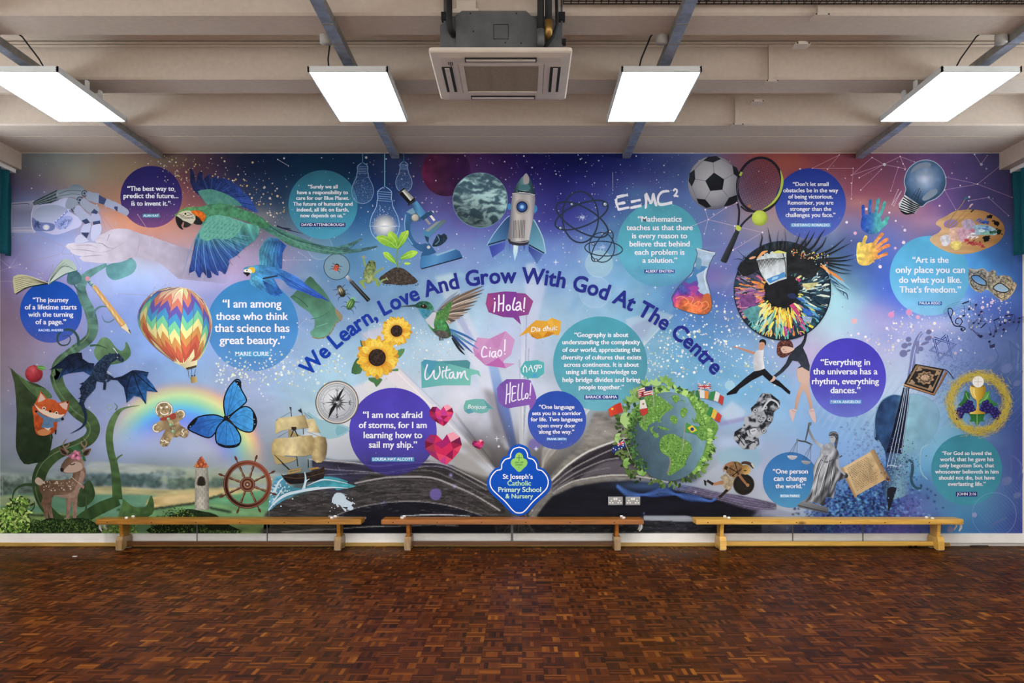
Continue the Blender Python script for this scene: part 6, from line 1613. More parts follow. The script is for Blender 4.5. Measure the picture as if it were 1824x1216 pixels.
notes = [('1210,525', '1212,420', 1), ('1265,460', '1280,380', 1), ('1335,415', '1300,490', 1), ('1390,485', '1420,500', 1), ('1365,520', '1390,480', .8), ('1310,600', '1345,560', .8), ('1360,605', '1400,540', .8), ('1380,580', '1430,590', .7), ('1385,735', '1340,700', 1.3), ('1480,715', '1470,640', 1), ('1512,735', '1530,660', .8), ('1535,685', '1520,580', 1), ('1580,620', '1565,550', 1), ('1615,665', '1600,740', 1), ('1625,600', '1640,525', .9), ('1675,570', '1710,515', .9), ('1715,590', '1730,520', .8), ('1768,590', '1740,680', 1), ('1772,552', '1810,540', .8), ('1470,788', '1475,850', 1)]
for h, s, k in notes:
    x, y = B6(h)[0]
    a.poly(circ(x, y, 2.6 * k, 1.9 * k, -25, 14), ink); a.line([(x + 1.5 * k, y), B6(s)[0]], .35, ink, 1, up=False)
for s in ('1195,405 1262,378', '1510,575 1568,550', '1628,525 1712,515', '1380,650 1435,600', '1350,720 1380,745', '1475,835 1525,815', '1480,850 1525,832'): a.line(B6(s), 1.1, ink, 1)
a.build('music_notes', MURAL, 'dark treble clef and flowing music notes')
# pale ghost notes
a = Art(5)
for x, y, k in ((1803, 651, 1.0), (1800, 835, 1.0), (1775, 640, .8)):
    pass
g_ = '6c82c4'
for s, w_ in ((B6('1675,780 1690,870 1700,1030'), 1.6), (B6('1675,785 1740,850 1790,900 1770,1010'), 1.8), (B6('1530,860 1560,930 1540,1000'), 1.4), (C6('1190,610 1205,680 1195,770'), 1.7), (C6('1195,610 1250,640 1280,700 1255,770'), 1.7), (C6('1285,0 1275,50 1270,90'), .9), (C6('1285,740 1280,830 1270,890'), .9)): a.line(s, w_, g_, 5, .6)
for s, rx in ((B6('1645,1060'), 11), (B6('1480,970'), 9), (C6('1170,795'), 10), (C6('1245,90'), 7), (C6('1245,898'), 7)): a.poly(circ(*s[0], rx, rx * .72, -25), '8496d0', 0, .6)
a.ring(*C6('1080,1040')[0], 39, 39.6, '8ca4d8', n=60).circ(*C6('938,1040')[0], 4.5, 'a4b4e4', a=.8).line(C6('1060,1110 1170,1060'), 1.4, '7c94d0', 1, .6).circ(*C6('765,1145')[0], 6, 'b4b4e0', a=.6)
a.build('ghost_notes', MURAL, 'pale blue ghosted notes and rings around the Bible verse')
# six pointed star
a = Art(18)
for tri in ('1033,722 1087,940 870,878', '905,750 1125,820 962,972'):
    p = B6(tri); p = p + [p[0]]
    a.line(p, 2.4, '24408f', 1).line(p, .75, 'a8b8e0', 1)
a.build('star', MURAL, 'blue outlined six pointed star')
# ornate book
a = Art(18)
a.poly([(1610, 683), (1663, 700), (1684, 660), (1686, 664), (1664, 704), (1609, 687)], lg(1610, 0, 'c89c74', 1680, 0, '9c6c48')).line([(1609, 687), (1664, 704), (1687, 663)], .6, '2a2018', 1)
cov = [(1630.5, 648.5), (1681.5, 657.5), (1662, 700), (1610.5, 683)]
a.poly(cov, tex('2a2724', .15, 4), 3).line(cov + [cov[0]], .6, '1a1816', 1)
def on(u, v):
    p, q_, r, s = [np.array(c) for c in cov]
    return tuple((p * (1 - u) + q_ * u) * (1 - v) + (s * (1 - u) + r * u) * v)
fr_ = [on(u, v) for u, v in ((.08, .08), (.92, .08), (.92, .92), (.08, .92))]
a.line(fr_ + [fr_[0]], 1.7, 'a88c70', 1).line(fr_ + [fr_[0]], .4, '4a3c30', 1)
for r, c in ((.27, 'a08468'), (.2, '5c4c3c'), (.14, 'b0967c')): a.poly([on(.53 + r * math.cos(t) * (1 + .12 * math.cos(9 * t)), .5 + r * math.sin(t) * (1 + .12 * math.cos(9 * t))) for t in np.linspace(0, 2 * PI, 60)[:-1]], tex(c, .25, 2), 1.5)
for u, v in ((.2, .2), (.84, .2), (.84, .84), (.2, .84)): a.poly([on(u + .08 * math.cos(t) * (1 + .3 * math.cos(3 * t)), v + .1 * math.sin(t) * (1 + .3 * math.cos(3 * t))) for t in np.linspace(0, 2 * PI, 24)[:-1]], 'a88c70')
a.line(B6('1010,1068 1060,1100 1105,1165'), .8, '201c1a')
a.build('ornate_book', MURAL, 'dark book with a gold ornate cover')
# straw wreath with chalice
a = Art(16)
random.seed(12)
wx, wy = 1742, 718
for i in range(2200):
    t = random.uniform(0, 2 * PI); r = random.gauss(50.5, 4.4); l = random.uniform(3, 8)
    x, y = wx + r * math.cos(t), wy + r * .985 * math.sin(t)
    d = t + PI / 2 + random.gauss(0, .55)
    a.line([(x - l * math.cos(d), y - l * math.sin(d)), (x + l * math.cos(d), y + l * math.sin(d))], [.15, .7, .15], random.choice(('e8d460', 'd4bc48', 'f4e47c', 'b89c38', 'e4d058')), 1, up=(i % 90 == 0))
o = a.build('straw_wreath', MURAL, 'round yellow straw wreath')
a = Art(48)
lf = lambda pts, c: a.poly(C6(pts), c, 4)
for s, c in (('870,140 905,165 900,215 930,240 880,235 850,255 815,250 850,215 860,190', lg(1712, 700, '3a7c40', 1730, 720, '2c6434')), ('1050,140 1010,165 1005,215 960,240 1000,240 1060,262 1110,245 1060,215 1045,180', lg(1750, 700, '58a050', 1775, 722, '347840')),
             ('900,310 955,305 1010,310 1000,350 1012,365 980,365 955,402 935,365 900,368 912,345', lg(1740, 735, '2c6c34', 1740, 758, '3c8444')), ('960,180 1020,150 1040,190 1000,230 960,240', '6aac58')): a.poly(C6(s), c, 4)
for s in ('875,160 890,200 925,238', '1040,160 1020,200 970,236', '955,310 955,395'): a.line(C6(s), .4, 'a8d090')
for cx0, pts in ((0, ((815, 325), (800, 300), (830, 305), (825, 280), (855, 295), (850, 270), (880, 290), (875, 260), (905, 275), (895, 245), (920, 260), (910, 232), (890, 225), (930, 285), (845, 310), (865, 250), (815, 340), (835, 330), (880, 270), (900, 295))),):
    for x, y in pts:
        for X in (x, 1915 - x): a.circ(*C6(f'{X},{y}')[0], 4.0, '26205c').circ(*[(q0[0] - .9, q0[1] - .9) for q0 in C6(f'{X},{y}')][0], 2.0, '473c8c')
gold = lg(1727, 0, 'f0d880', 1754, 0, 'a07c28', (.35, 'dcb848'), (.7, 'c49c34'))
a.poly(C6('905,108 1010,108 1008,165 985,205 968,215 968,285 1008,300 1005,312 905,312 905,300 945,285 948,215 928,200 908,165'), gold, 3, 1, 2).poly(circ(*C6('958,110')[0], 12.8, 2.6), '8c6c24').line(C6('930,130 932,170 945,195'), .8, 'f8eab0')
a.circ(*C6('960,80')[0], 10.4, 'd8d4cc').circ(*C6('960,80')[0], 9.8, 'f4f2ee').line(C6('960,50 960,110'), .4, 'c4bcb0', 1).line(C6('930,80 990,80'), .4, 'c4bcb0', 1)
a.build('chalice', MURAL, 'gold chalice with grapes and a white wafer')
# ------------------------------------------------------------------ printed motifs, storybook corner
# flying book and pencil
a = Art(44)
lp, rp = smooth(B1('140,128 230,108 330,130 430,168 492,195 400,212 280,238 165,305 145,260 140,220'), 2), smooth([(86, 504), (94, 487), (104, 471), (112, 463), (119, 461), (130, 466), (138, 481.5), (118, 487), (104, 495), (90, 506)], 2)
a.poly(lp, lg(25, 495, 'c8c49c', 80, 500, 'e0dcc0')).poly(rp, lg(90, 500, 'dce4dc', 135, 470, 'b8ccc4'))
for i in range(7): a.line(B1(f'{150+i*4},{150+i*20} {270+i*10},{132+i*15} {400+i*10},{170+i*6} 488,197'), .35, '4a4830')
for i in range(6): a.line([(88, 504), (98 + i * 3, 480 - i * 1), (112 + i * 4.5, 464 + i * 3.4)], .3, '5a7068')
a.line(B1('165,305 280,240 400,214 490,200'), .9, '22302c').line([(88, 506), (104, 496), (118, 488), (139, 482)], .9, '3a7078')
a.build('flying_book', MURAL, 'open book hovering on the bright blue disc')
a = Art(48)
a.poly(B1('935,232 972,212 1282,608 1230,642'), lg(1090 / 5.7, 470 + 440 / 5.7, 'b08850', 1130 / 5.7, 470 + 410 / 5.7, 'e0b070', (.3, 'f0dcb0'), (.6, 'd09848')), 3)
a.poly(B1('868,145 885,128 908,130 918,158 886,182'), 'd898a8', 0, 1, 2).poly(B1('882,178 917,155 965,214 935,237'), lg(158, 505, '4a7c90', 165, 500, 'dce4e8', (.4, '90b0bc'))).line(B1('900,190 925,170'), .5, '2c4c5c', 1).line(B1('925,222 952,200'), .5, '2c4c5c', 1)
a.poly(B1('1230,642 1282,608 1332,716'), 'e8d4a8').poly(B1('1305,672 1318,664 1334,718'), '2a3450')
a.build('pencil', MURAL, 'yellow pencil with a pink eraser')
# beanstalk
a = Art(7)
bark = lambda c0, c1, y0, y1: tex(lg(0, y0, c0, 0, y1, c1), .2, 5)
stem_f = tex(lg(0, 470, '6a9ca0', 0, 940, '2e4224', (.2, '5a8076'), (.45, '4a6244'), (.7, '36492b')), .25, 5, 1, 2)
main = B1('1085,5 960,70 880,120 845,170 825,250 850,350 900,450 935,560 945,650 925,730 870,790 790,845 700,915 625,980 585,1050 580,1130') + C1('405,30 430,120 490,210 560,290 640,350 675,420 645,490 560,540 450,580 375,625 315,690 280,780 285,880 320,970 380,1040 450,1090')
a.line(main, [3, 6.5, 8, 8.5, 8.8, 9.5, 9.5, 8.5, 8, 8.5, 10, 10.5, 11, 11, 13, 13, 11.5, 10, 10.5, 12, 12, 10, 9, 8], stem_f, 4)
a.line([(x - 5.5, y) for x, y in main], [.3, .9, 1.2, 1.0, .4], '86a878', 4, a=.45)
a.poly([(190, 474), (200, 469), (215, 467), (228, 462), (234, 459), (242, 467), (243, 476), (236, 487), (222, 494), (206, 499), (195, 495), (189, 484)], tex(lg(190, 470, '5c949c', 240, 490, '78b0b8'), .08, 10), 4, 1, 3)
a.poly(B1('680,165 695,95 760,68 810,95 832,150 795,200 742,216 692,198'), tex(lg(0, 482, '44707a', 0, 508, '567e84'), .1, 8), 4, 1, 3).line(B1('750,205 790,260 830,290'), [1, 1.6, 1.6], '3e6468')
for s, w_ in (('955,540 970,470 1030,432 1100,438', [2.2, 1.8, .8]), ('1162,560 1110,590 1060,577 1035,520', [.9, 1.2, .4])): a.line(B1(s), w_, '5a8088')
a.line(B1('800,830 790,740 735,675 650,672 590,725 590,790 630,825 690,815 718,765 695,725 640,735'), [2.6, 2.2, 1.8, 1.4, 1.0, .4], '34504e')
a.poly(B1('955,900 965,855 1000,790 1042,745 1110,760 1180,850 1230,882 1268,855 1282,788 1322,860 1325,930 1260,992 1150,1020 1050,1010 985,965'), tex(lg(170, 600, '74946e', 220, 650, '486a4c'), .1, 8), 4, 1, 3).line(B1('915,830 1000,825 1090,860'), [2, 1.4, .4], '3c5a40')
a.poly(C1('75,-20 105,90 122,300 115,500 125,590 175,672 245,668 320,650 360,590 376,520 376,440 270,380 250,240 335,130 190,70 120,20'), tex(lg(20, 700, '3c4c30', 90, 790, '22301e', (.5, '2c3a26')), .15, 9), 5, 1, 2)
a.poly(C1('120,20 190,70 250,110 330,130 380,190 330,200 260,180 200,130'), tex('54704a', .12, 6), 4, 1, 3).line(C1('60,-30 200,110 330,290 370,500'), [.3, 1.2, .5], '4a6440')
st2 = tex(lg(0, 720, '5e7a50', 0, 900, '35502c'), .2, 5)
a.line(C1('1010,250 900,270 845,310 805,390 790,480 800,580 825,680 840,790 850,930'), [.3, 1.5, 4, 6, 6.5, 6.5, 6.5, 7, 8, 9], st2, 4)
a.line(C1('835,285 848,258 825,232'), [1.4, .9, .3], '5c7450').line(C1('795,285 815,265 808,248 785,250 775,270 790,288'), .7, '98a498').line(C1('835,665 850,630 885,605'), [2, 1.6, 1], '4e6c40')
a.line(C1('560,1100 640,1040 740,985 860,935'), [11, 10.5, 11, 9], st2, 4)
a.poly(C1('885,960 890,922 960,978 1050,985 1090,900 1112,955 1100,1035 1005,1072 930,1085 855,1055'), tex(lg(215, 890, '5a7c48', 260, 925, '3a5630'), .15, 6), 4, 1, 3)
a.poly(C1('555,970 545,905 600,830 650,790 688,880 665,945 600,985'), tex('344a2c', .15, 6), 4, 1, 3).line(C1('625,900 622,1000 600,1060'), 1.6, '3a5030')
a.line(C1('275,825 170,825 105,870 88,960'), [2.8, 2.2, 1.6, .5], '33482c').line(C1('250,940 248,985 215,1020 170,1028'), [.4, 1.2, 1.0, .3], '33482c')
a.build('beanstalk', MURAL, 'tall twisting green beanstalk with big leaves')
# apple
a = Art(50)
a.poly(circ(61, 665.5, 15.6, 15.2, 0, 40), tex(rg(58, 658, 24, (0, 'd0606a'), (.5, 'a83640'), (1, '6e1c28')), .1, 5), 2.5)
a.line(B1('362,1042 345,1020'), .5, '4c3420', 1).poly(B1('378,1042 430,1030 472,1058 440,1078 400,1072'), lg(66, 652, '4c8444', 82, 658, '6ca858'), 0, 1, 2).line(B1('385,1046 465,1058'), .3, 'a4cc84', 1)
a.build('apple', MURAL, 'red apple with one green leaf')
# dragon
a = Art(50)
sc = tex('161e30', .5, 2, 1, 1, 3, 0, '3c5878')
wf = tex(lg(100, 650, '141c30', 120, 672, '20406c'), .3, 3)
a.poly(B1('503,1078 620,990 700,920 780,900 832,900 842,960 900,1000 962,1010 945,1100 920,1132 850,1092 700,1112 640,1132 588,1184 615,1110 640,1062 560,1062'), tex(lg(0, 628, '12182a', 0, 672, '2c5488', (.6, '182440')), .3, 4, 1, 2), 2.5)
for s in ('835,905 700,960 510,1075', '840,950 720,1000 600,1170', '900,1010 800,1060 700,1110'): a.line(B1(s), .6, '0e1420')
a.poly(C1('780,62 850,70 895,120 908,180 918,232 970,182 1015,192 1056,244 1062,145 1140,155 1105,100 1062,50 1076,14 960,-4 880,40'), tex(lg(200, 660, '121828', 270, 710, '2e6cb0', (.4, '1a2c50')), .3, 4, 2, 1), 2.5)
for s in ('800,60 900,50 960,0 1076,14', '960,0 920,120 918,230', '960,0 1000,120 1056,240', '965,5 1060,90 1138,153'): a.line(C1(s), .8, '0e1422')
a.poly(B1('930,1120 950,1050 990,1000 1060,935 1120,912 1180,905 1152,850 1222,920 1266,972 1248,1002 1190,972 1135,1002 1100,1060 1085,1110 1160,1150 1100,1200') + C1('760,70 775,60 765,140 745,138 750,85 700,75 690,130 625,200 602,250 570,250 588,175 578,130 600,90'), sc, 1.8)
for x, y in ((575, 95), (570, 130), (575, 165), (565, 200), (560, 235)): a.poly(C1(f'{x},{y} {x+35},{y+12} {x+30},{y-12}'), '1a2438')
for x, y in ((1060, 925), (1100, 905), (1030, 955)): a.poly(B1(f'{x},{y} {x+24},{y+16} {x+28},{y-4}'), '243650')
a.line(C1('595,240 622,330 600,400 512,454'), [3.6, 2.4, 1.8, .3], '1c2c44', 5)
a.line(B1('1155,855 1200,910'), .7, 'c8ccd4').line(B1('1175,870 1150,850'), .5, 'c8ccd4').circ(*B1('1198,948')[0], .9, 'e8e4c0')
for i in range(5): a.line(B1(f'{1090+i*9},{1088+i*6} {1110+i*6},{1100+i*5}'), .4, 'e8e4d0', 1, up=False)
a.build('dragon', MURAL, 'dark blue winged dragon')
# hot air balloon
a = Art(16)
env = [(311, 511.5), (335, 514), (358, 530), (374, 556), (378, 580), (373, 605), (362, 630), (352, 642), (340, 648), (326, 652), (300, 638), (272, 615), (252, 590), (245.5, 568), (250, 548), (268, 525), (290, 514)]
a.poly(env, 'e0d8a0', 0, 1, 3)
cols = ('ece8b4', 'e4c0a4', 'd4806c', '6a5cb0', '4a98cc', '7cd0a0', 'ece49c', 'd49858', 'd0684c', 'c05848')
EP = smooth(env, 6); EPa = np.array(EP)
_d, _n = np.array((.985, .17)), np.array((-.17, .985))
_t, _s = EPa @ _d, EPa @ _n
_s0, _s1 = _s.min(), _s.max() - 5
def bal(u, v):
    """u across -1..1, v 0 (top) .. 1 (mouth) on the envelope"""
    def at(sv):
        k = [(_t[i] + (_t[i - 1] - _t[i]) * (sv - _s[i]) / (_s[i - 1] - _s[i])) for i in range(len(_s)) if (_s[i] > sv) != (_s[i - 1] > sv)]
        return (min(k), max(k)) if len(k) > 1 else None
    sv = _s0 + .6 + v * (_s1 - _s0 - .6)
    r = at(sv) or (0, 0)
    hw = (r[1] - r[0]) / 2
    sv2 = sv + (u * u - .35) * 5 * math.sin(math.pi * min(1, v * 1.05)) * (1 if v < .95 else 0)
    sv2 = min(max(sv2, _s0 + .3), _s1)
    r2 = at(sv2) or r
    return tuple(_d * ((r2[0] + r2[1]) / 2 + (r2[1] - r2[0]) / 2 * u * .995) + _n * sv2)
lons = [math.sin(math.radians(t)) for t in range(-90, 91, 20)]
for k in range(len(lons) - 1):
    for half in (0, 1):
        u0 = lons[k] + (lons[k + 1] - lons[k]) * half * .5; u1 = u0 + (lons[k + 1] - lons[k]) * .5
        for j in range(-1, 11):
            sh = .055 if half else -.055
            off = (k % 2) * .5
            if k % 3 == 2: off += 1.5; sh = -sh
            def V(u, w_): return max(.0, min(1., (j + off + w_) / 9.5 + sh * (1 if (u == u1) else -1)))
            q4 = [bal(u0, V(u0, 0)), bal(u1, V(u1, 0)), bal(u1, V(u1, 1)), bal(u0, V(u0, 1))]
            if abs(V(u0, 0) - V(u0, 1)) < 1e-6 and abs(V(u1, 0) - V(u1, 1)) < 1e-6: continue
            c = cols[(j + (k * 3) % 4) % len(cols)]
            kx = .78 + .3 * math.cos((u0 + u1) / 2 * 1.5 - .25)
            q4 = [q0 for q0 in q4]
            a.poly(q4, tuple(np.clip(rgb(c) * kx, 0, 1)), up=False)
    a.line([bal(lons[k], v) for v in np.linspace(0.02, 1, 12)], .35, '7a5a50', 2, up=False)
a.z += 2
a.poly([(321, 649), (335, 645), (352, 641), (351, 652), (341, 656), (332, 658)], lg(321, 0, 'c8b88c', 352, 0, 'f0e8c0')).poly([(331, 655), (341, 652.5), (351, 650), (350, 653.5), (341, 657), (333, 658.5)], '4c4030')
for x in (335, 342, 349): a.line([(x, 657), (341 + (x - 342) * .6, 672)], .35, '4a4438', 1)
a.poly([(339, 671.5), (350, 670), (352.5, 680), (341, 682)], lg(339, 0, '8c7448', 352, 0, 'd0b878')).circ(342.5, 669, 1.4, '3c3a4c').circ(347, 668.5, 1.4, '2c4a5c')
a.build('hot_air_balloon', MURAL, 'striped rainbow hot air balloon')
# fox
a = Art(50)
fur = tex(lg(60, 700, 'c85c30', 100, 770, '9c4420'), .18, 3)
a.poly(C1('238,255 245,330 252,410 272,462 330,466 395,446 414,400 412,330 400,290 300,270'), fur, 3, 1, 3).poly(C1('270,440 320,420 372,430 350,462 300,468'), 'd8905c', 0, .8, 3)
a.poly(C1('300,310 335,332 440,340 448,358 388,372 390,410 340,416 300,410 318,352 268,308 275,296'), tex('5a7a9c', .1, 4), 3).circ(*C1('454,348')[0], 2.8, '1c1a1c').circ(*C1('264,294')[0], 2.2, '1c1a1c').poly(C1('400,430 412,425 408,462 398,456'), '1c1a1c').poly(C1('320,410 350,416 372,408 352,432'), 'e4d8cc')
a.poly(C1('248,242 262,225 298,145 342,200 400,212 420,232 505,216 492,285 472,320 440,338 400,346 340,325 285,290'), tex(lg(70, 700, 'd46a38', 110, 740, 'b04c24'), .12, 3), 3)
a.poly(C1('275,228 298,160 332,205 300,222'), 'd4b8ac').poly(C1('430,240 496,222 484,285 455,270'), 'd0b0a4').poly(C1('298,145 303,165 316,172'), '241c1c').poly(C1('505,216 480,225 490,240'), '241c1c')
a.poly(C1('252,240 290,275 340,288 365,300 400,305 440,318 472,312 440,338 400,346 340,325 285,292'), 'e4ccb8', 0, 1, 2)
for s in ('321,271', '411,305'): a.circ(*C1(s)[0], 2.9, 'f0ead8').circ(*C1(s)[0], 1.8, '1a1614')
a.circ(*C1('366,293')[0], 2.3, '241c1a')
a.build('fox', MURAL, 'cartoon fox in a blue jumper')
# gingerbread biscuit
a = Art(20)
bis = tex('9c8866', .35, 2, 1, 1, 2)
lim = (([(305, 742), (313, 768)], 11), ([(306, 748), (322, 737.5)], 8.6), ([(301, 752), (279.5, 762)], 8.6), ([(305, 764), (293.5, 787)], 8.6), ([(313, 762), (328, 771)], 8.6))
for p, w_ in lim: a.line(p, w_, bis, 4, up=False).circ(p[1][0], p[1][1], w_, bis, step=2, up=False)
a.circ(292.5, 729.5, 16.3, bis, ry=15.5, step=2)
for s in (circ(292.5, 729.5, 14.2, 13.4, 0, 40, 140, 420), circ(293, 732, 7.5, 6, 15, 16, 10, 150), circ(322, 737.5, 6.6, 6.6, 0, 20, -150, 60), circ(279.5, 762, 6.6, 6.6, 0, 20, 60, 270), [(287, 783), (290, 786), (294, 784), (297, 788), (301, 787)], [(327, 764), (324, 768), (328, 772), (325, 776)]): a.line(s, .95, 'f0ece4', 1, up=False)
a.circ(287.5, 726, 2, 'f4f0ea').circ(297.5, 724.5, 2, 'f4f0ea').poly([(285, 745), (298, 741), (310, 735), (314, 740), (312, 746), (300, 748), (288, 749)], 'a04438', 0, 1, 2)
for x, y in ((300.5, 746), (304.5, 756), (308.5, 768)): a.circ(x, y, 3, '7cb088').circ(x - .8, y - .8, 1, 'c8ecd0')
a.build('gingerbread_biscuit', MURAL, 'iced gingerbread biscuit')
# deer
a = Art(50)
coat = tex(lg(80, 860, '5c4636', 130, 900, '94786a', (.5, '705848')), .16, 4)
a.poly(C1('282,830 300,800 400,790 510,782 530,740 545,690 600,690 622,720 618,770 595,810 575,850 562,925 552,1078 530,1078 526,935 508,1010 502,1080 478,1078 480,920 395,898 372,960 388,1065 365,1072 345,985 352,1072 328,1065 318,1000 296,960 312,915 290,870'), coat, 3, 1, 2)
a.poly(C1('395,898 480,920 560,905 578,850 600,800 612,740 590,720 570,790 540,860 480,895'), tex('ac9080', .08, 4), 3, .8, 2)
a.poly(C1('255,790 275,768 305,785 318,805 295,828 265,815'), 'b8a494', 0, 1, 2)
for s in ('425,548 478,578 495,612 450,606 435,580', '660,560 605,576 585,618 635,612 650,590'): a.poly(C1(s), '6c5444', 0, 1, 2)
for s in ('438,562 475,585 485,605 455,598', '645,572 610,586 598,610 630,605'): a.poly(C1(s), '2c2420', 0, 1, 2)
for s in ('498,590 470,560 458,530 482,492', '470,555 498,535 500,515', '590,600 612,560 628,520 606,488', '615,555 592,530 590,505'): a.line(C1(s), [1.9, 1.6, 1.2, .5], '82705c')
a.poly(C1('440,712 452,670 490,625 530,612 580,625 608,660 602,705 560,730 505,738 458,732'), tex(lg(110, 820, '5c4434', 140, 840, '9c8474'), .1, 4), 3, 1, 3)
a.poly(C1('462,725 500,680 545,655 590,670 596,705 560,728 505,737'), 'c0a898', 0, .9, 3).poly(C1('438,706 455,700 462,720 450,730 440,722'), '201a18', 0, 1, 2).line(C1('508,672 525,678 545,668'), .8, '1c1614')
random.seed(4)
for i in range(46):
    x, y = random.uniform(310, 530), random.uniform(795, 865)
    a.circ(*C1(f'{x},{y}')[0], random.uniform(.5, 1.5), 'd0c0a8', n=8, up=False)
a.poly(C1('510,560 540,545 560,535 575,555 600,590 625,650 600,645 590,610'), '3a6444', 0, 1, 2)
for r, n, c in ((9, 7, 'b06c84'), (6.4, 6, 'c88498'), (3.6, 5, 'a8587c')):
    for i in range(n): a.poly(circ(136.5 + r * .62 * math.cos(i * 2 * PI / n), 811 + r * .62 * math.sin(i * 2 * PI / n), r * .5, r * .4, i * 360 / n, 12), tuple(np.clip(rgb(c) * (.85 + .3 * (i % 2)), 0, 1)), up=False)
    a.z += 1
a.circ(136.5, 811, 1.6, '6c2c4c').circ(*C1('505,615')[0], 2.6, 'a86078')
a.line(C1('518,765 560,800 600,830'), .5, 'c8b8a0').poly(C1('590,835 600,826 612,832 605,855'), 'b87878')
a.build('deer', MURAL, 'spotted fawn with a pink flower on its head')
# stone tower
a = Art(14)
def stones(x, y):
    r = np.floor((y - 832) / 5.2); u = (x - 346) / 7 + (r % 2) * .5
    n = _T[(np.floor(u) + 40).astype(int) & 255, (r + 40).astype(int) & 255]
    g0 = ((y - 832) / 5.2 - r < .14) | (u - np.floor(u) < .1)
    k = np.where(g0, .72, .92 + .16 * n) * (1 - .35 * np.clip((x - 358) / 14, -1, 1) ** 2)
    return np.clip(rgb('b8b6aa') * k[..., None], 0, 1)
a.poly([(348, 831), (370.5, 831), (372, 860), (372.5, 908), (347, 908), (347.5, 860)], stones, 1.3)
a.poly([(345, 831), (359, 811.5), (372, 831), (366, 833), (352, 833)], tex('a85838', .35, 2), 1.5)
for r in range(5):
    for i in range(r + 2):
        t = (i + .5) / (r + 2); y = 816 + r * 3.4; hw = (y - 810) * .64
        a.poly(circ(358.6 - hw + 2 * hw * t, y, 1.7, 2.0, 0, 8), random.choice(('c46c44', 'a84c34', 'd08850', '8c4430')), up=False)
a.poly(C2('210,828 210,790 222,765 240,760 258,768 268,790 268,828'), '5a4a40', 0, 1, 2).poly(C2('216,826 216,792 226,770 240,766 254,774 262,792 262,826'), '26231f', 0, 1, 2)
a.build('stone_tower', MURAL, 'narrow stone tower with a red tiled roof')
# butterfly
a = Art(18)
bl = tex(lg(350, 760, '2c5cb0', 450, 740, '4ca4e4', (.5, '3a88d4')), .1, 5)
for s in ('410,320 400,220 430,130 480,70 505,64 522,82 525,130 562,200 556,232 500,280 430,330', '430,350 500,282 562,258 612,292 638,370 605,438 540,436 482,400 440,365', '402,342 330,318 220,332 160,380 143,420 200,452 292,484 345,440 395,360', '402,360 360,400 343,450 350,520 412,552 492,546 522,510 516,460 472,392 430,360'):
    p = smooth(C2(s), 3); a.poly(p, bl, 3); a.line(p + [p[0]], 1.15, '12141c', 1)
for s in ('478,72 520,80 528,130 505,110', '143,420 165,378 215,335 190,385', '610,295 640,370 608,438 615,380', '350,518 412,552 492,548 520,512 490,532 412,538'): a.poly(C2(s), '12141c', 0, 1, 2)
for s in ('420,330 470,200 500,110', '420,330 500,230 555,210', '425,335 450,180 470,90', '435,355 540,320 625,370', '435,355 520,390 600,430', '435,350 540,290 610,295', '400,350 280,360 160,400', '400,350 300,420 290,480', '400,348 260,400 200,448', '415,370 380,450 360,520', '420,370 420,460 415,550', '425,370 460,450 490,545'): a.line(C2(s), .3, '1c4888', 3)
a.line(C2('405,325 420,345 450,370 482,402'), [1.6, 3.2, 2.2, .8], '2c2620').circ(*C2('420,343')[0], 3.6, '1a181a')
a.dots([(*C2(s)[0], .8, 'e8f0fc') for s in ('497,90', '508,112', '160,402', '620,350', '625,385')])
a.build('butterfly', MURAL, 'bright blue butterfly with black edges')
# ship wheel
a = Art(20)
wc = C2('572,820')[0]
for t in (-72, -26, 20, 65, 110, 155, 200, 246):
    u, v = math.cos(math.radians(t)), math.sin(math.radians(t))
    L_ = lambda r: (wc[0] + u * r, wc[1] + v * r)
    a.line([L_(10), L_(18), L_(24), L_(30), L_(36)], [1.2, 2.2, 1.3, 2.2, 1.6], lg(*L_(10), '6c4030', *L_(36), '3c221a'), 3)
    a.line([L_(42), L_(46), L_(50), L_(55)], [1.3, 1.0, 2.3, 1.0], '5a3426', 3); a.line([(L_(12)[0] - .6, L_(12)[1] - .6), (L_(34)[0] - .6, L_(34)[1] - .6)], .4, 'b08870', 1)
ringf = lambda x, y: np.clip(rgb('5a3024') * (1 + .55 * np.sin(np.arctan2(y - wc[1], x - wc[0]) * 1 + 2.3) + .1)[..., None], 0, 1)
a.ring(wc[0], wc[1], 34.5, 43, ringf, n=64).ring(wc[0], wc[1], 40.8, 42, '8a5c48', n=64).ring(wc[0], wc[1], 35, 36, '8c604c', n=64).ring(wc[0], wc[1], 38.2, 38.9, '2c1812', n=64)
a.circ(*wc, 13.5, '4a281e').ring(*wc, 10.5, 12.4, '8c5c48').circ(*wc, 8, '6c4232').ring(*wc, 5, 6.6, 'a07860').circ(*wc, 3, '3a2822').circ(*wc, 2, 'b8a8a0')
a.build('ship_wheel', MURAL, 'brown wooden ship wheel')
# wave and ship
a = Art(9)
a.poly(C2('1000,300 1080,345 1180,370 1297,405 1300,440 1230,480 1140,492 1100,470'), 'a0d0dc', 0, .75, 3).poly(C3('0,395 80,425 0,470'), '8cc4d4', 0, .7, 2)
a.poly(C2('720,1012 728,950 735,900 758,800 775,765 830,760 870,825 960,850 1060,810 1125,765 1210,770 1297,800') + C3('70,812 142,832 60,850 0,862') + C2('1200,850 1100,850 960,880 860,920 780,970'), tex(lg(480, 850, '5c98b4', 640, 860, '4aa0a8', (.4, '3a8ca4')), .2, 6, 3, 1), 4, 1, 2)
for s, w_ in (('722,1008 760,960 840,900 940,872 1080,850 1200,842 1297,848', 2.6), ('735,900 770,860 800,800 835,770', 2.2), ('745,960 790,900 830,840', 1.4), ('1000,830 1100,790 1180,790 1297,815', 1.2), ('880,890 980,860 1090,838', 1.6)): a.line(C2(s), [.4, w_, w_ * .8, .3], 'c8dce8')
random.seed(15)
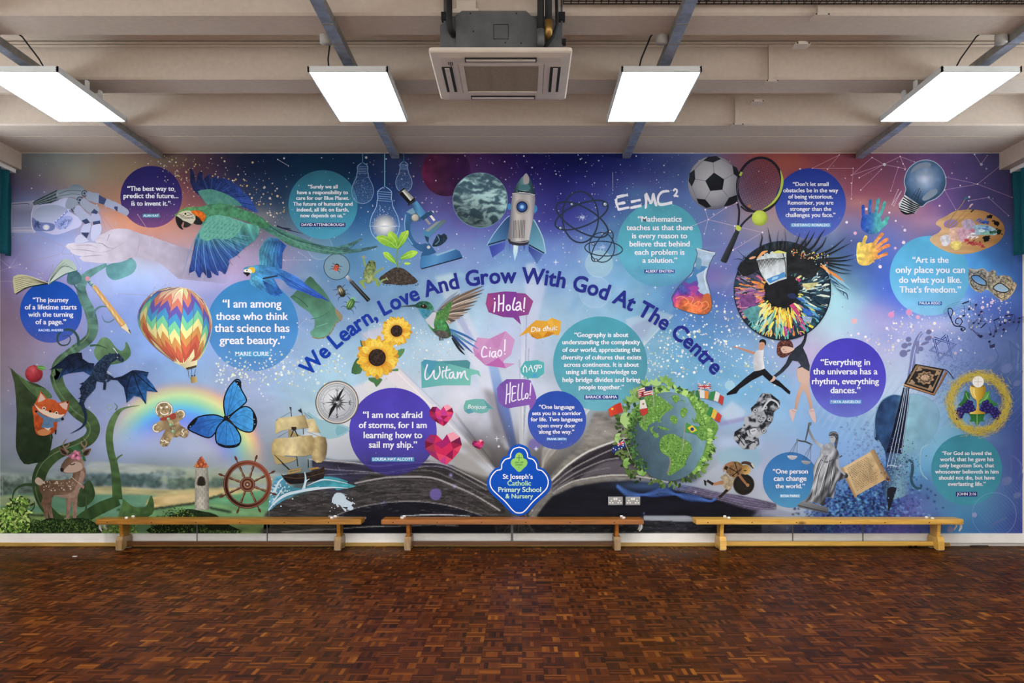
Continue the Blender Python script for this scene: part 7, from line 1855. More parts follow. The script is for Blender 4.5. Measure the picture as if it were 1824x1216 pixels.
for i in range(60): a.circ(*C2(f'{random.gauss(800,50)},{random.gauss(870,55)}')[0], random.uniform(.5, 1.6), 'c4dce8', n=7, up=False)
a.poly(C2('1180,950 1200,890 1240,880 1297,900') + C3('20,880 55,895 70,930 118,955 105,972 122,990 100,1008 40,985') + C2('1297,985 1270,1010 1240,970'), 'c0d4e4', 0, 1, 2)
for i in range(40): a.circ(*C2(f'{random.gauss(1270,50)},{random.gauss(960,28)}')[0], random.uniform(.5, 1.5), 'ccdcea', n=7, up=False)
a.build('sea_wave', MURAL, 'turquoise wave breaking over the book page')
a = Art(34)
sail = lambda x0, x1: tex(lg(x0, 0, 'c8b884', x1, 0, '94805a', (.45, 'dccc9c')), .12, 6)
for s, w_ in (('882,265 890,330 905,470', .6), ('955,270 970,330 975,460', .6), ('925,600 935,690', .8), ('1010,640 1012,700', .7), ('1048,650 1050,690', .5)): a.line(C2(s), w_, '2c2418', 2)
for s in ('775,360 880,300', '985,310 1100,450', '790,480 900,420', '1000,440 1135,490', '760,600 840,690', '980,300 1050,350'): a.line(C2(s), .25, '3c3428', 1)
a.poly(C2('990,352 1050,346 1098,448 1020,440 1005,400'), sail(540, 575)).poly(C2('1035,492 1135,480 1142,600 1105,662 1040,640'), tex(lg(555, 0, 'a89468', 582, 0, '6c5c44', (.4, 'c0ac7c')), .12, 6), 4, 1, 2)
a.poly(C2('775,370 800,342 880,332 985,320 1015,412 900,420 825,430 772,458'), sail(490, 550)).poly(C2('868,420 900,440 960,470 865,480'), 'a08c60').poly(C2('888,405 925,405 925,425 890,425'), '2c241c').line(C2('905,425 885,475'), .9, '2c241c', 1).line(C2('912,425 935,472'), .9, '2c241c', 1)
a.poly(C2('745,562 770,492 880,484 1038,465 1048,530 1040,602 935,618 850,610 765,625'), tex(lg(484, 0, 'b8a470', 558, 0, 'a08c60', (.5, 'e0d0a0')), .1, 7), 4, 1, 2).poly(C2('748,575 770,600 850,620 930,630 880,660 800,672 775,668'), 'b09c6c', 0, 1, 2)
a.line(C2('765,605 820,660 885,725'), [.4, 1.0, 1.2], '2c1f16', 2)
a.poly(C2('812,742 828,755 860,748 1000,735 1085,715 1125,688 1130,738 1122,775 1060,795 960,812 880,818 852,800 830,775'), tex(lg(0, 832, '3c2c20', 0, 862, '141218'), .25, 4), 2.5)
a.line(C2('865,742 955,722 958,705 870,722'), 1.2, 'b89448', 1).line(C2('1020,712 1085,700'), 1.6, 'a88440', 1).line(C2('830,765 960,775 1125,735'), .4, '6c5440').poly(C2('850,800 885,822 860,815'), '9c6c4c')
a.dots([(*C2(f'{885+i*14},{718-i*3}')[0], .6, '2c2018') for i in range(5)])
for s in ('875,262 888,262 890,290 880,280', '935,285 960,275 968,305 950,300'): a.poly(C2(s), '2c3438')
a.line(C2('985,730 992,790 970,860'), [.6, 1.8, 1.4], 'b4d4e8').line(C2('1020,780 995,800 985,850'), [.3, 1.0, .8], 'd4e6f0')
a.build('sailing_ship', MURAL, 'old sailing ship with tan sails')
# compass
a = Art(16)
cx_, cy_ = 600.5, 716.5
for r, c in ((38.6, '4a4440'), (37.4, 'a49c94'), (36, 'd8d4d0'), (34.2, '5c5854'), (33.4, 'c4c8cc')): a.circ(cx_, cy_, r, c)
a.circ(cx_, cy_, 33, rg(cx_ - 8, cy_ - 10, 46, (0, 'e4e8ec'), (1, 'a8acb4')), step=5).ring(cx_, cy_, 24.5, 25, '5c5c60', n=60).ring(cx_, cy_, 30.6, 31, '6c6c70', n=60)
for i in range(72):
    t = i * 2 * PI / 72; r0 = 26 if i % 6 == 0 else 28
    a.line([(cx_ + r0 * math.cos(t), cy_ + r0 * math.sin(t)), (cx_ + 30 * math.cos(t), cy_ + 30 * math.sin(t))], .3, '48484c', 1, up=False)
for i in range(32):
    t = i * PI / 16; L_ = (24, 12, 17, 12)[i % 4]
    a.poly([(cx_ + L_ * math.cos(t), cy_ + L_ * math.sin(t)), (cx_ + 5 * math.cos(t + .3), cy_ + 5 * math.sin(t + .3)), (cx_ + 4 * math.cos(t - .3), cy_ + 4 * math.sin(t - .3))], ('3a3a3e', '6c6c70')[i % 2], up=False)
a.poly(C2('1278,108 1238,190 1215,225 1225,190') + [], '17171a').poly(C2('1275,112 1222,232 1205,220 1235,160'), '1c1c20').poly(C2('1152,352 1165,290 1210,220 1225,232 1185,300'), '1c1c20').circ(cx_, cy_, 3.2, '5c5c60').circ(cx_, cy_, 1.6, 'd8d8dc')
for s, dx, dy in (('N', 0, -19.5), ('S', 0, 27.5), ('E', 23.5, 4), ('W', -23.5, 4)): put_text(a, s, cx_ + dx, cy_ + dy, 4.2, '2c2c30', .01)
a.build('compass', MURAL, 'round silver compass')
# leafy shrubs along the bottom
def shrub(n, area, sizes, cols_, label, name, seed, ground=None):
    random.seed(seed); a = Art(70)
    if ground: a.poly(ground, tex(cols_[0], .4, 3), 2.5, 1, 3)
    for i in range(n):
        x, y = area()
        if y > 949.5: continue
        t = random.uniform(0, 360); r = random.uniform(*sizes)
        a.poly([q_ for q_ in circ(x, y, r, r * .42, t, 8)], tuple(np.clip(rgb(random.choice(cols_)) * random.uniform(.8, 1.15), 0, 1)), up=(i % 60 == 0))
    a.build(name, MURAL, label)
gr = ('24361c', '3c5a26', '5c8234', '88b04c', 'b0cc6c', '4a6c2c')
shrub(420, lambda: (lambda t, h: (6 + t * 44 + random.gauss(0, 5), 950 - h * (68 - 40 * abs(t - .75)) ))(random.random(), random.random() ** .8), (2, 5), ('2c4420', '4c7030', '74a040', 'a0c860', 'c0d880'), 'bright leafy shrub below the fawn and leaf', 'leafy_shrub', 1, [(0, 949), (0, 915), (14, 905), (30, 900), (45, 902), (55, 925), (60, 949)])
shrub(900, lambda: (random.uniform(55, 178), 949 - random.random() * (26 - 10 * abs(random.random() - .3))), (1, 2.4), ('1c2a16', '2c4220', '44602c', '688844', '36502a'), 'dark low hedge below the fawn', 'low_hedge', 2, [(52, 949), (70, 930), (90, 922), (110, 925), (140, 922), (165, 928), (180, 949)])
shrub(110, lambda: (random.uniform(185, 245), 949 - random.random() ** 2 * 16), (1.6, 3.4), ('4c7030', '74a040', 'a0c860'), 'small bright shrub behind the brown bench leg', 'small_shrub', 3)
shrub(800, lambda: (lambda t: (270 + t * 160, 949 - random.random() * (42 * math.sin(math.pi * min(1, t * 1.35 + .12)) + 4)))(random.random()), (1, 2.6), ('1c2a16', '30482a', '507038', '7c9c50', '3c5830'), 'dark green shrub at the foot of the tower', 'round_shrub', 4, [(268, 949), (285, 930), (310, 915), (335, 906), (360, 910), (385, 916), (410, 935), (425, 949)])
# ------------------------------------------------------------------ printed motifs, middle and lower right
# sunflowers
def sunflower(a, cx, cy, R, rc, n, seed):
    random.seed(seed)
    for layer, k, c in ((0, 1.0, ('c89030', 'd8a83c')), (1, .97, ('e8c044', 'f0cc50', 'e4b63c')), (2, .86, ('f0d05c', 'ecc448', 'e0a83c'))):
        for i in range(n):
            t = (i + layer * .37) * 2 * PI / n + random.uniform(-.1, .1); L_ = R * k * random.uniform(.9, 1.06); w_ = R * .17
            u, v = math.cos(t), math.sin(t)
            pt = lambda r, o: (cx + u * r - v * o, cy + v * r + u * o)
            p = smooth([pt(rc * .7, -w_ * .3), pt(R * .6, -w_), pt(L_ * .9, -w_ * .6), pt(L_, 0), pt(L_ * .9, w_ * .6), pt(R * .6, w_), pt(rc * .7, w_ * .3)], 3)
            c0 = random.choice(c)
            a.poly(p, lg(cx + u * rc, cy + v * rc, tuple(rgb(c0) * (.9, .72, .5)), cx + u * L_, cy + v * L_, c0, (.35, c0)), 3, up=False)
            a.line([pt(rc, 0), pt(L_ * .85, 0)], .3, tuple(rgb(c0) * .8), 1, up=False)
        a.z += 1
    a.poly(circ(cx, cy, rc), tex(rg(cx, cy, rc, (0, '3c322e'), (.45, '2a201c'), (.7, '3c2a22'), (1, '241a18')), .5, 1.6), 1.2)
a = Art(16)
for s in ('148,1108 175,1000 222,950 262,1030 240,1112', '692,862 620,875 615,960 660,930', '238,765 250,840 280,830', '540,1080 620,1060 618,1090', '540,530 560,570 620,560'): a.poly(B3(s), lg(630, 650, '3c6440', 660, 665, '5a8858'), 0, 1, 2)
a.poly(C3('230,50 320,55 322,78 285,118 270,90 240,75'), '4a7448', 0, 1, 2)
sunflower(a, 671.9, 636.7, 38, 15.5, 16, 1)
a.build('sunflower', MURAL, 'larger sunflower below the motto')
a = Art(28)
sunflower(a, 706.5, 589.3, 27, 10.6, 15, 2)
a.build('sunflower', MURAL, 'smaller sunflower above the other one')
# hummingbird
a = Art(22)
for i, (s, c) in enumerate((('1010,480 1120,370 1232,280', '8c98ac'), ('1020,480 1140,385 1250,300', '6c788c'), ('1025,490 1100,440 1190,360', '4c5868'))): a.line(B3(s), [.6, 2.6, 2.6, .4], c)
for s, c in (('1140,660 1290,720 1428,795', '3c6ca8'), ('1150,680 1290,770 1442,865', '4a7cc0'), ('1160,700 1280,810 1390,910', '3a5ca0'), ('1150,690 1240,740 1330,790', '5a8c9c'), ('1170,750 1240,860 1303,925', '1c1e26'), ('1180,760 1220,830 1262,895', '24262c'), ('1165,720 1250,830 1300,880', '2c3c54')): a.line(B3(s), [1.4, 2.2, 1.8, .2], c, 4)
wt = ((1490, 222), (1497, 258), (1480, 295), (1455, 335), (1430, 375), (1400, 415), (1365, 455), (1330, 490), (1290, 520), (1250, 548), (1205, 575), (1165, 600))
for i, t in enumerate(wt):
    r0 = (1060 + i * 6, 450 + i * 11)
    a.line(B3(f'{r0[0]},{r0[1]} {(r0[0]*.5+t[0]*.5)-8},{(r0[1]*.5+t[1]*.5)-14+i*2} {t[0]},{t[1]}'), [1.6, 3.3, 2.6, .2], ('7c6c60', 'a08c7c', '5c544e', 'c4b4a4')[i % 4], 4)
    a.line(B3(f'{r0[0]},{r0[1]} {(r0[0]*.5+t[0]*.5)-8},{(r0[1]*.5+t[1]*.5)-14+i*2} {t[0]},{t[1]}'), .35, '2c2826', 4)
a.poly(B3('790,430 812,400 860,378 920,380 960,408 985,460 1010,488 1060,490 1095,560 1140,640 1160,732 1100,756 1040,740 985,695 930,625 905,560 850,500 820,450'), tex(lg(745, 545, '9ca4a8', 790, 590, '2e5a3c', (.45, '889098'), (.62, '4c8448')), .3, 3), 2, 1, 2)
a.poly(B3('1000,500 1062,470 1130,400 1180,380 1150,470 1120,580 1080,560 1040,640 1000,600'), tex('3c6c3c', .5, 2, 1, 1, 2, 0, '80ac58'), 1.8, 1, 2)
a.poly(B3('985,600 1040,560 1100,600 1130,660 1060,690 1010,660'), tex('4a8c54', .3, 3), 2.5, .85, 3).poly(B3('900,560 960,500 1010,500 985,600 990,660 940,620'), 'c8c8d4', 0, .9, 3).poly(B3('980,690 1040,670 1120,690 1150,730 1100,754 1040,738'), tex('54504c', .3, 3), 2, 1, 2)
a.poly(B3('790,430 812,400 860,378 920,380 960,408 985,460 940,470 880,455 830,450'), tex(lg(740, 538, '1e4a40', 775, 550, '3c7c5c'), .4, 2), 1.6, 1, 2)
a.poly(B3('828,455 880,455 940,470 985,470 960,505 900,562 850,500'), tex(lg(748, 552, '2c7c9c', 770, 562, '3c6c84'), .4, 2, 1, 1, 4, 0, '78b8c0'), 1.6, 1, 2)
a.poly(B3('845,430 880,410 920,428 905,450 870,448'), '2c1c1c', 0, 1, 2).circ(*B3('878,424')[0], .8, 'e8d890').line(B3('640,430 720,425 800,418'), [.25, .5, 1.1], '24302e', 3).line(B3('650,433 740,432 810,432'), [.2, .4, .8], '3c4440', 3)
for x in (1040, 1055, 1075): a.line(B3(f'{x},742 {x+4},778'), .7, '1c1a1a', 1)
a.build('hummingbird', MURAL, 'green hummingbird with spread wing')
# faceted hearts
def heart(x0, y0, x1, y1, rot, label):
    a = Art(20)
    c, s = math.cos(math.radians(rot)), math.sin(math.radians(rot))
    cx, cy, w_, h = (x0 + x1) / 2, (y0 + y1) / 2, (x1 - x0) / 2, (y1 - y0) / 2
    T = lambda u, v: (cx + (u * c - v * s) * w_, cy + (u * s + v * c) * h)
    O = [(-.02, -.5), (-.3, -.86), (-.66, -.9), (-.96, -.56), (-1, -.1), (-.72, .36), (-.3, .75), (.02, 1), (.4, .7), (.78, .3), (1, -.12), (.94, -.6), (.62, -.94), (.26, -.84)]
    Ic = [(-.5, -.35), (-.1, .0), (.42, -.35), (.05, .45), (-.45, .2), (.5, .1)]
    a.poly([T(*p) for p in O], 'b82c68')
    V = O + Ic; t = delaunay_2d_cdt([Vector(p) for p in V], [], [list(range(len(O)))], 0, 1e-4, False)
    random.seed(int(x0)); P_ = [tuple(v) for v in t[0]]
    pal = ('8c1c4c', 'c02c70', 'd8387c', 'a8246c', 'e04868', '741c48', 'c43c90', 'd02c5c', '9c2048')
    for tr in t[2]:
        g = np.array([P_[k] for k in tr]).mean(0)
        if not inside(O, g[:1], g[1:])[0]: continue
        k = (.75 if g[0] < -.4 else 1.0)
        col = 'f0a0b4' if (g[0] > .35 and g[1] < -.45) else random.choice(pal)
        a.poly([T(*P_[k_]) for k_ in tr], tuple(rgb(col) * k), up=False)
    a.build('faceted_heart', MURAL, label)
heart(765.5, 720.5, 808.5, 759, -8, 'middle sized pink faceted heart, the top one')
heart(757.5, 769, 823.5, 828, -6, 'largest pink faceted heart')
heart(841.5, 782.5, 862.5, 800.5, -12, 'tiny pink faceted heart')
# leafy globe with flags
a = Art(14)
random.seed(30)
gx, gy = 1190.5, 777.0
def leaf(x, y, L_, t, c):
    u, v = math.cos(t), math.sin(t)
    a.poly([(x + u * L_ * k - v * L_ * w_, y + v * L_ * k + u * L_ * w_) for k, w_ in ((0, 0), (.3, .24), (.65, .22), (1, 0), (.65, -.22), (.3, -.24))], c, up=False)
for i in range(620):
    t = random.uniform(0, 2 * PI)
    if 20 < math.degrees(t) % 360 < 60 and random.random() < .5: continue
    if 60 < math.degrees(t) % 360 < 130 and random.random() < .75: continue
    rr = random.uniform(.95, 1.12) if not 120 < math.degrees(t) < 250 else random.uniform(.9, 1.3)
    x, y = gx + 70 * rr * math.cos(t), gy + 79 * rr * math.sin(t)
    lit = .75 + .35 * (math.cos(t) * .5 - math.sin(t) * .5 + .3)
    leaf(x, y, random.uniform(5, 13), t + random.gauss(0, .8), tuple(np.clip(rgb(random.choice(('4c7038', '6c9848', '8cb85c', 'a8cc74', '3a5830'))) * lit, 0, 1)))
a.z += 3
a.poly(circ(gx, gy, 69.5, 79, 0, 90), tex(lg(1125, 800, '3e5260', 1256, 750, '86b0c0', (.45, '54707e')), .06, 12), 4)
def landm(s, F_, c=('5c8c40', '8cb85c')):
    p = F_(s); a.poly(p, tex(c[0], .5, 2, 1, 1, 3, 0, c[1]), 1.8, 1, 2)
    P_ = np.array(p); w0 = window_of(P_[:, 0].min(), P_[:, 0].max(), P_[:, 1].min(), P_[:, 1].max())
    for i in range(int((P_[:, 0].max() - P_[:, 0].min()) * (P_[:, 1].max() - P_[:, 1].min()) / 16)):
        x, y = random.uniform(P_[:, 0].min(), P_[:, 0].max()), random.uniform(P_[:, 1].min(), P_[:, 1].max())
        if inside(p, np.array([x]), np.array([y]))[0]: leaf(x, y, random.uniform(2, 4), random.uniform(0, 6.28), random.choice(('4a7434', '7cac50', 'a4d074', '5c8c40', '385c2c')))
    a.z += 1
landm('900,440 880,350 940,260 1000,205 1060,170 1120,190 1165,225 1210,262 1180,290 1150,310 1125,340 1112,380 1095,360 1060,378 1030,400 1015,440 970,400 960,360 925,400', C4)
landm('1040,415 1075,400 1060,430 1110,470 1085,485 1060,455', C4)
landm('1200,185 1240,175 1258,200 1225,235', C4); landm('1190,325 1240,335 1230,380 1195,370', C4); landm('1262,290 1297,280 1297,330 1275,340', C4); landm('1105,398 1180,420 1170,432 1110,415', C4)
landm('1128,480 1165,462 1210,455 1255,480 1297,500 1330,520 1345,560 1340,590 1310,640 1290,690 1240,725 1200,750 1180,755 1168,740 1190,650 1180,622 1130,590 1110,540', C4)
landm('110,195 160,210 220,230 250,260 240,310 215,345 270,350 310,380 320,420 295,470 270,520 235,560 215,640 190,690 150,710 210,600 235,500 200,505 165,460 170,420 190,385 150,360 165,310 130,250', C5)
landm('0,175 40,185 35,215 5,230', C5); landm('65,262 100,285 75,335 45,310', C5); landm('0,340 30,350 20,380 0,385', C5); landm('130,340 160,375 145,375', C5); landm('60,210 78,218 70,226', C5)
a.line(C4('1180,620 1190,660 1170,740'), 1.2, '8c8478')
for i in range(160):
    t = random.uniform(2.2, 4.1); rr = random.uniform(.84, 1.02)
    leaf(gx + 70 * rr * math.cos(t), gy + 79 * rr * math.sin(t), random.uniform(4, 8), random.uniform(0, 6.28), random.choice(('2e4a2a', '446c38', '5c8848', '39542f')))
for i in range(70):
    t = random.uniform(-1.1, .9)
    leaf(gx + 69 * math.cos(t), gy + 78 * math.sin(t), random.uniform(6, 12), t + random.gauss(0, .6), random.choice(('84b454', 'a0cc6c', '6c9c48', 'b8dc88')))
for x, y, L_ in ((905, 230, 15), (830, 340, 17), (850, 370, 14), (1010, 110, 14), (1080, 110, 15), (1150, 90, 16), (1180, 110, 13), (790, 480, 13), (850, 660, 14), (980, 755, 12)):
    for d in (-.8, 0, .8): leaf(*C4(f'{x},{y}')[0], L_, -1.4 + d + (1.6 if y > 300 and x < 900 else 0), random.choice(('90b868', 'a8cc80', '7ca854')))
globe = a.build('leafy_globe', MURAL, 'green leafy globe of the earth')
def flag(polys, pole, label):
    a = Art(105)
    if pole: a.line(pole, .55, 'a8a49c', 1)
    for p, c in polys: a.poly(p, c, 0)
    a.build('flag', globe, label)
flag(((C4('742,278 790,245 832,228 850,296 800,315 756,332'), lg(1083, 735, 'd84c34', 1108, 730, 'b83428')), (circ(*C4('772,275')[0], 2.0), 'ecc84c')), C4('832,228 885,390'), 'red flag with a yellow star')
us = [(C4('955,140 1000,120 1058,110 1064,175 1010,178 960,198'), 'e4dcd8')]
for k in range(4): us.append((C4(f'{956},{145+k*14} {1058},{114+k*17} {1059},{121+k*17} {957},{153+k*14}'), 'b03c44'))
us.append((C4('1005,118 1058,110 1061,142 1008,150'), '2c3464'))
flag(us, C4('1062,112 1072,260'), 'striped flag with a blue corner')
flag(((C4('985,150 997,150 1003,206 975,212'), '3c7450'), (C4('972,215 1005,206 1024,268 968,278'), 'dcd8d0'), (C4('966,282 1026,268 1030,303 990,330'), 'b83c38'), (circ(*C4('995,240')[0], 1.8), '8c7448')), C4('996,270 1002,370'), 'green, white and red flag hanging on the globe')
au = [(C4('768,552 808,532 860,508 866,552 820,570 776,598'), '26387c'), (C4('806,520 852,498 858,530 812,545'), '30407c')]
for s in ('808,522 856,528', '812,543 853,500'): au.append((ribbon(C4(s), .8, 1), 'e8e4e4'))
au += [(ribbon(C4('807,533 857,514'), 1.0, 1), 'd8504c'), (ribbon(C4('830,510 836,538'), 1.0, 1), 'd8504c')]
au += [(circ(*C4(s)[0], 1.0), 'e8ecf4') for s in ('795,570', '780,560', '840,556', '850,540', '820,562')]
flag(au, C4('848,480 912,640'), 'blue flag with stars')
uk = [(C5('172,92 215,100 262,88 268,140 222,130 178,142'), '26346c')]
for s, w_, c in (('172,92 268,140', 1.5, 'e4e4e8'), ('178,142 262,88', 1.5, 'e4e4e8'), ('174,116 266,114', 1.9, 'e8e8ec'), ('216,98 222,132', 1.9, 'e8e8ec'), ('172,92 268,140', .5, 'b03c44'), ('178,142 262,88', .5, 'b03c44'), ('174,116 266,114', 1.1, 'b43840'), ('216,98 222,132', 1.1, 'b43840')): uk.append((ribbon(C5(s), w_, 1), c))
flag(uk, C5('178,140 190,190'), 'red, white and blue cross flag at the top')
flag(((C5('155,145 185,138 187,195 160,188'), '3c7448'), (C5('187,140 220,142 222,200 189,196'), 'dcdcd8'), (C5('222,142 250,150 247,205 222,200'), 'd88c40')), None, 'green, white and orange flag')
flag(((C5('262,155 300,145 285,215 245,205'), '3c8450'), (C5('302,148 332,165 318,225 287,215'), 'dcdcd8'), (C5('334,172 362,190 350,252 320,226'), 'b8403c')), None, 'green, white and red flag at the edge')
flag(((C5('258,258 285,270 265,330 235,318'), '3c8448'), (C5('287,272 315,295 292,355 267,332'), 'e0bc4c'), (C5('317,298 346,325 330,372 294,357'), 'c44438')), None, 'green, yellow and red flag')
flag(((C5('88,372 130,395 180,402 172,460 125,450 82,440'), '4c9444'), (C5('98,412 132,392 168,430 128,448'), 'e0c848'), (circ(*C5('132,422')[0], 3.2), '2c3c74')), C5('85,370 60,580'), 'green flag with a yellow diamond')
# dancers
a = Art(22)
skin = 'c08a74'
a.line(B5('842,915 740,880 680,860 600,838'), [2.6, 2.0, 1.5, .8], skin)
a.poly(B5('815,1088 922,1060 990,1128 1062,1190') + C5('740,55 800,112 842,150 838,172 820,162 775,122 700,85 640,32 565,70 475,132 452,165 385,178 380,166 440,120 520,48'), tex('17171d', .2, 6), 3)
a.poly(B5('838,880 912,868 908,960 922,1062 870,1080 815,1090 802,1000 810,925'), tex(lg(1342, 0, 'b8bcc4', 1362, 0, 'dcdce0'), .06, 8), 4)
a.poly(B5('868,800 880,785 915,790 925,820 912,860 885,880 862,850'), 'c89880', 0, 1, 3).poly(B5('868,800 872,775 900,762 932,775 938,810 928,830 918,800 890,792'), '241c1a', 0, 1, 2).circ(*B5('880,822')[0], .5, '241c1a').circ(*B5('898,822')[0], .5, '241c1a')
a.build('dancer', MURAL, 'leaping male dancer in a white top and black tights')
a = Art(24)
sk = lg(0, 660, 'd8b8a8', 0, 740, 'c09884')
a.line(C5('925,0 940,80 900,180 880,280'), [5.6, 5, 3.4, 2.2], sk).line(C5('955,-10 955,110 975,190 998,290'), [5.8, 5.2, 3.2, 2.2], sk)
a.poly(B5('1255,1060 1300,1045 1372,1090 1372,1200 1270,1200 1250,1110'), 'd4b4a4', 0, 1, 2)
for s in ('832,290 850,278 886,282 876,310 860,372 850,350', '973,290 990,278 1012,276 1026,362 1014,374 990,340'): a.poly(C5(s), 'd8bcb8', 0, 1, 2)
a.line(C5('850,285 884,300'), .4, 'a88484', 1).line(C5('978,292 1012,290'), .4, 'a88484', 1)
a.poly(B5('1160,950 1190,890 1235,850 1290,810 1318,760 1330,690 1322,612 1348,612 1354,720 1340,790 1312,852 1350,930 1380,1030 1376,1092 1302,1048 1252,1062 1290,1030 1262,990 1205,980 1165,1040 1105,1102 1035,1152 1012,1132 1075,1080 1135,1010'), tex(lg(1400, 600, '20242e', 1440, 650, '343a46'), .15, 5), 3)
a.poly(B5('1322,612 1324,590 1340,575 1352,556 1364,562 1352,590 1346,612'), 'd4b0a0', 0, 1, 2).poly(B5('1012,1135 1035,1150 1025,1180 985,1200 975,1190 1000,1165'), 'd4b0a0', 0, 1, 2)
random.seed(2)
a.poly(B5('1045,860 1060,800 1120,765 1180,775 1210,820 1205,870 1160,930 1100,952 1050,920'), '5a3430', 0, 1, 3)
for i in range(130):
    t = random.uniform(0, 6.28); r = random.uniform(4, 15)
    a.circ(1398.2 + r * math.cos(t), 620.5 + r * math.sin(t), random.uniform(.6, 1.6), random.choice(('4a2824', '7c4c40', '945c4c', '381e1c')), n=7, up=False)
a.poly(B5('1085,860 1110,835 1160,838 1225,860 1190,890 1150,905 1110,905 1092,885'), 'd8b4a4', 0, 1, 3).line(B5('1105,865 1122,872'), .45, '3c2420', 1).line(B5('1125,890 1142,888'), .5, 'a04848', 1)
a.build('dancer', MURAL, 'ballerina in a black leotard with curly hair')
# carved totem
a = Art(18)
def carve(x, y):
    u = (x - 1345) * .91 + (y - 750) * -.41; v = (x - 1345) * .41 + (y - 750) * .91
    n = fbm(np.abs(u) * 1.0, v, 8, 4, 1.4, 1, 2); m = fbm(u, v, 3.5, 3, seed=5)
    k = np.clip((n - .47) * 5 + .42 + (m - .5) * 1.6, 0, 1)[..., None]
    return rgb('202228') * (1 - k) + rgb('b0b4bc') * k
a.poly(C5('640,160 700,165 735,195 768,218 762,270 722,300 716,360 690,392 662,440 612,480 618,530 582,570 500,566 428,492 440,440 500,402 510,340 562,310 556,270 598,230 620,185'), carve, 1.3)
t0 = lambda s: C5(s)
a.poly(t0('600,300 640,295 668,330 650,372 615,382 590,350'), tex('9ca0a8', .15, 3), 2, 1, 3).line(t0('605,328 622,325'), .8, '1c1c20', 1).line(t0('640,338 655,342'), .8, '1c1c20', 1).line(t0('628,330 622,350 632,355'), .5, '4c4c54').line(t0('608,362 625,372 640,366'), .8, '1c1c20')
for c_ in ('588,285', '690,350', '660,265', '650,435'): a.circ(*t0(c_)[0], 4.6, '5c6068').circ(*t0(c_)[0], 3.4, 'b8bcc4').circ(*t0(c_)[0], 1.6, '3c3e46')
a.line(t0('640,285 665,240 700,210 745,230 760,265'), 1.6, 'c4c8d0').line(t0('530,430 545,465 580,470 605,430'), 1.8, 'b4b8c0').poly(t0('548,425 600,415 590,455 565,462'), 'c4c8d0', 0, 1, 2).line(t0('560,438 588,432'), .6, '24262c', 1)
for s in ('440,450 510,540', '455,430 530,520', '480,470 470,520', '520,500 590,520', '530,540 600,500'): a.line(t0(s), .8, '1c1e24', 1)
a.build('carved_totem', MURAL, 'grey carved stone idol')
# running soldier
a = Art(20)
sk2 = lg(1260, 0, 'b48868', 1320, 0, '946848')
a.line(C5('400,800 340,808 285,820'), [4.5, 3.4, 2.4], sk2).line(C5('285,820 240,792'), [2.6, 2.2], '2c2824', 2).poly(C5('215,785 235,795 235,832 222,825'), '2c2824')
a.line(C5('385,800 400,840 375,872'), [5.0, 3.8, 2.6], sk2).line(C5('388,858 345,900'), [2.8, 2.2], '28241f', 2).poly(C5('320,905 345,890 352,912 330,920'), '28241f')
a.poly(C5('335,770 390,735 440,750 432,820 390,860 350,830 360,800'), tex('a89880', .2, 3), 2, 1, 2)
a.poly(C5('380,740 385,690 430,655 480,665 505,700 500,740 460,770 410,765'), tex('6c5038', .5, 3, 1, 1, 2, 0, 'b08c5c'), 2, 1, 2)
for s in ('400,700 470,740', '420,760 500,700', '440,660 470,760'): a.line(C5(s), .8, '241c18', 1)
a.line(C5('430,665 385,680 365,705 362,730'), [3.2, 2.8, 2.4, 1.6], sk2).line(C5('385,690 370,712'), 2.8, '24201c', 1).line(C5('345,705 400,760 445,805'), [.5, 1.0, .6], 'a8a8ac', 1)
a.circ(*C5('505,820')[0], 19, '1c1a18').ring(*C5('505,820')[0], 17.2, 19, '3c3834').circ(*C5('505,820')[0], 14, '24211e')
a.line(C5('470,750 500,790 530,825'), [2.4, 2.2, 1.8], sk2).circ(*C5('533,825')[0], 3.0, 'a87c5c')
a.poly(C5('490,690 525,680 552,700 548,735 515,750 498,735'), lg(1322, 830, '8c6834', 1336, 840, 'd4b06c'), 0, 1, 3).poly(C5('488,660 520,652 560,665 582,695 570,706 548,685 515,672 490,675'), '4c3428', 0, 1, 2).line(C5('560,668 580,700'), 1.2, 'd0c8c0', 1).line(C5('505,720 525,722'), .9, '24201c', 1)
a.build('running_soldier', MURAL, 'running ancient soldier with a round black shield')
# statue of justice
a = Art(22)
def stn(x, y):
    q0 = fbm(x, y, 20, 3, 1, 3) - .5
    k = np.clip(.58 + .22 * np.sin((x - 1480) * .42 + (y - 800) * .22 + 9 * q0) + 1.5 * (fbm(x + y * .3, y, 11, 3, .8, 2.4, 6) - .5) - (y - 800) / 420 - (x - 1468) / 160, 0, 1)[..., None]
    return rgb('34363c') * (1 - k) + rgb('c4c8d0') * k
a.poly(C5('892,968 935,935 1115,990 1112,1030 1080,1025 900,985'), lg(0, 890, '8c9098', 0, 915, '4c4f58')).line(C5('895,972 1112,1022'), .7, '34363c', 1)
a.line(C5('1070,545 1020,510 990,460 972,415'), [3.0, 2.4, 2.0, 1.6], lg(1440, 0, '7c8088', 1465, 0, 'c4c8ce'))
a.line(C5('978,375 968,430 950,505'), [1.8, 1.5, 1.0], '54585c').poly(C5('970,375 995,370 990,395 975,400'), '6c7074').line(C5('885,498 920,508 950,512 1000,535'), 1.3, '44484e').circ(*C5('892,498')[0], 2, '7c8088').circ(*C5('993,534')[0], 2, '7c8088')
for s in ('892,505 822,610', '892,505 888,610', '890,505 855,600', '990,540 925,645', '990,540 985,650', '990,545 955,640'): a.line(C5(s), .3, '4c5058', 1)
for s in ('818,612 892,615 870,640 840,640', '920,648 990,655 968,676 938,672'): a.poly(C5(s), lg(0, 810, 'c8ccd4', 0, 828, '84888f'), 0, 1, 2)
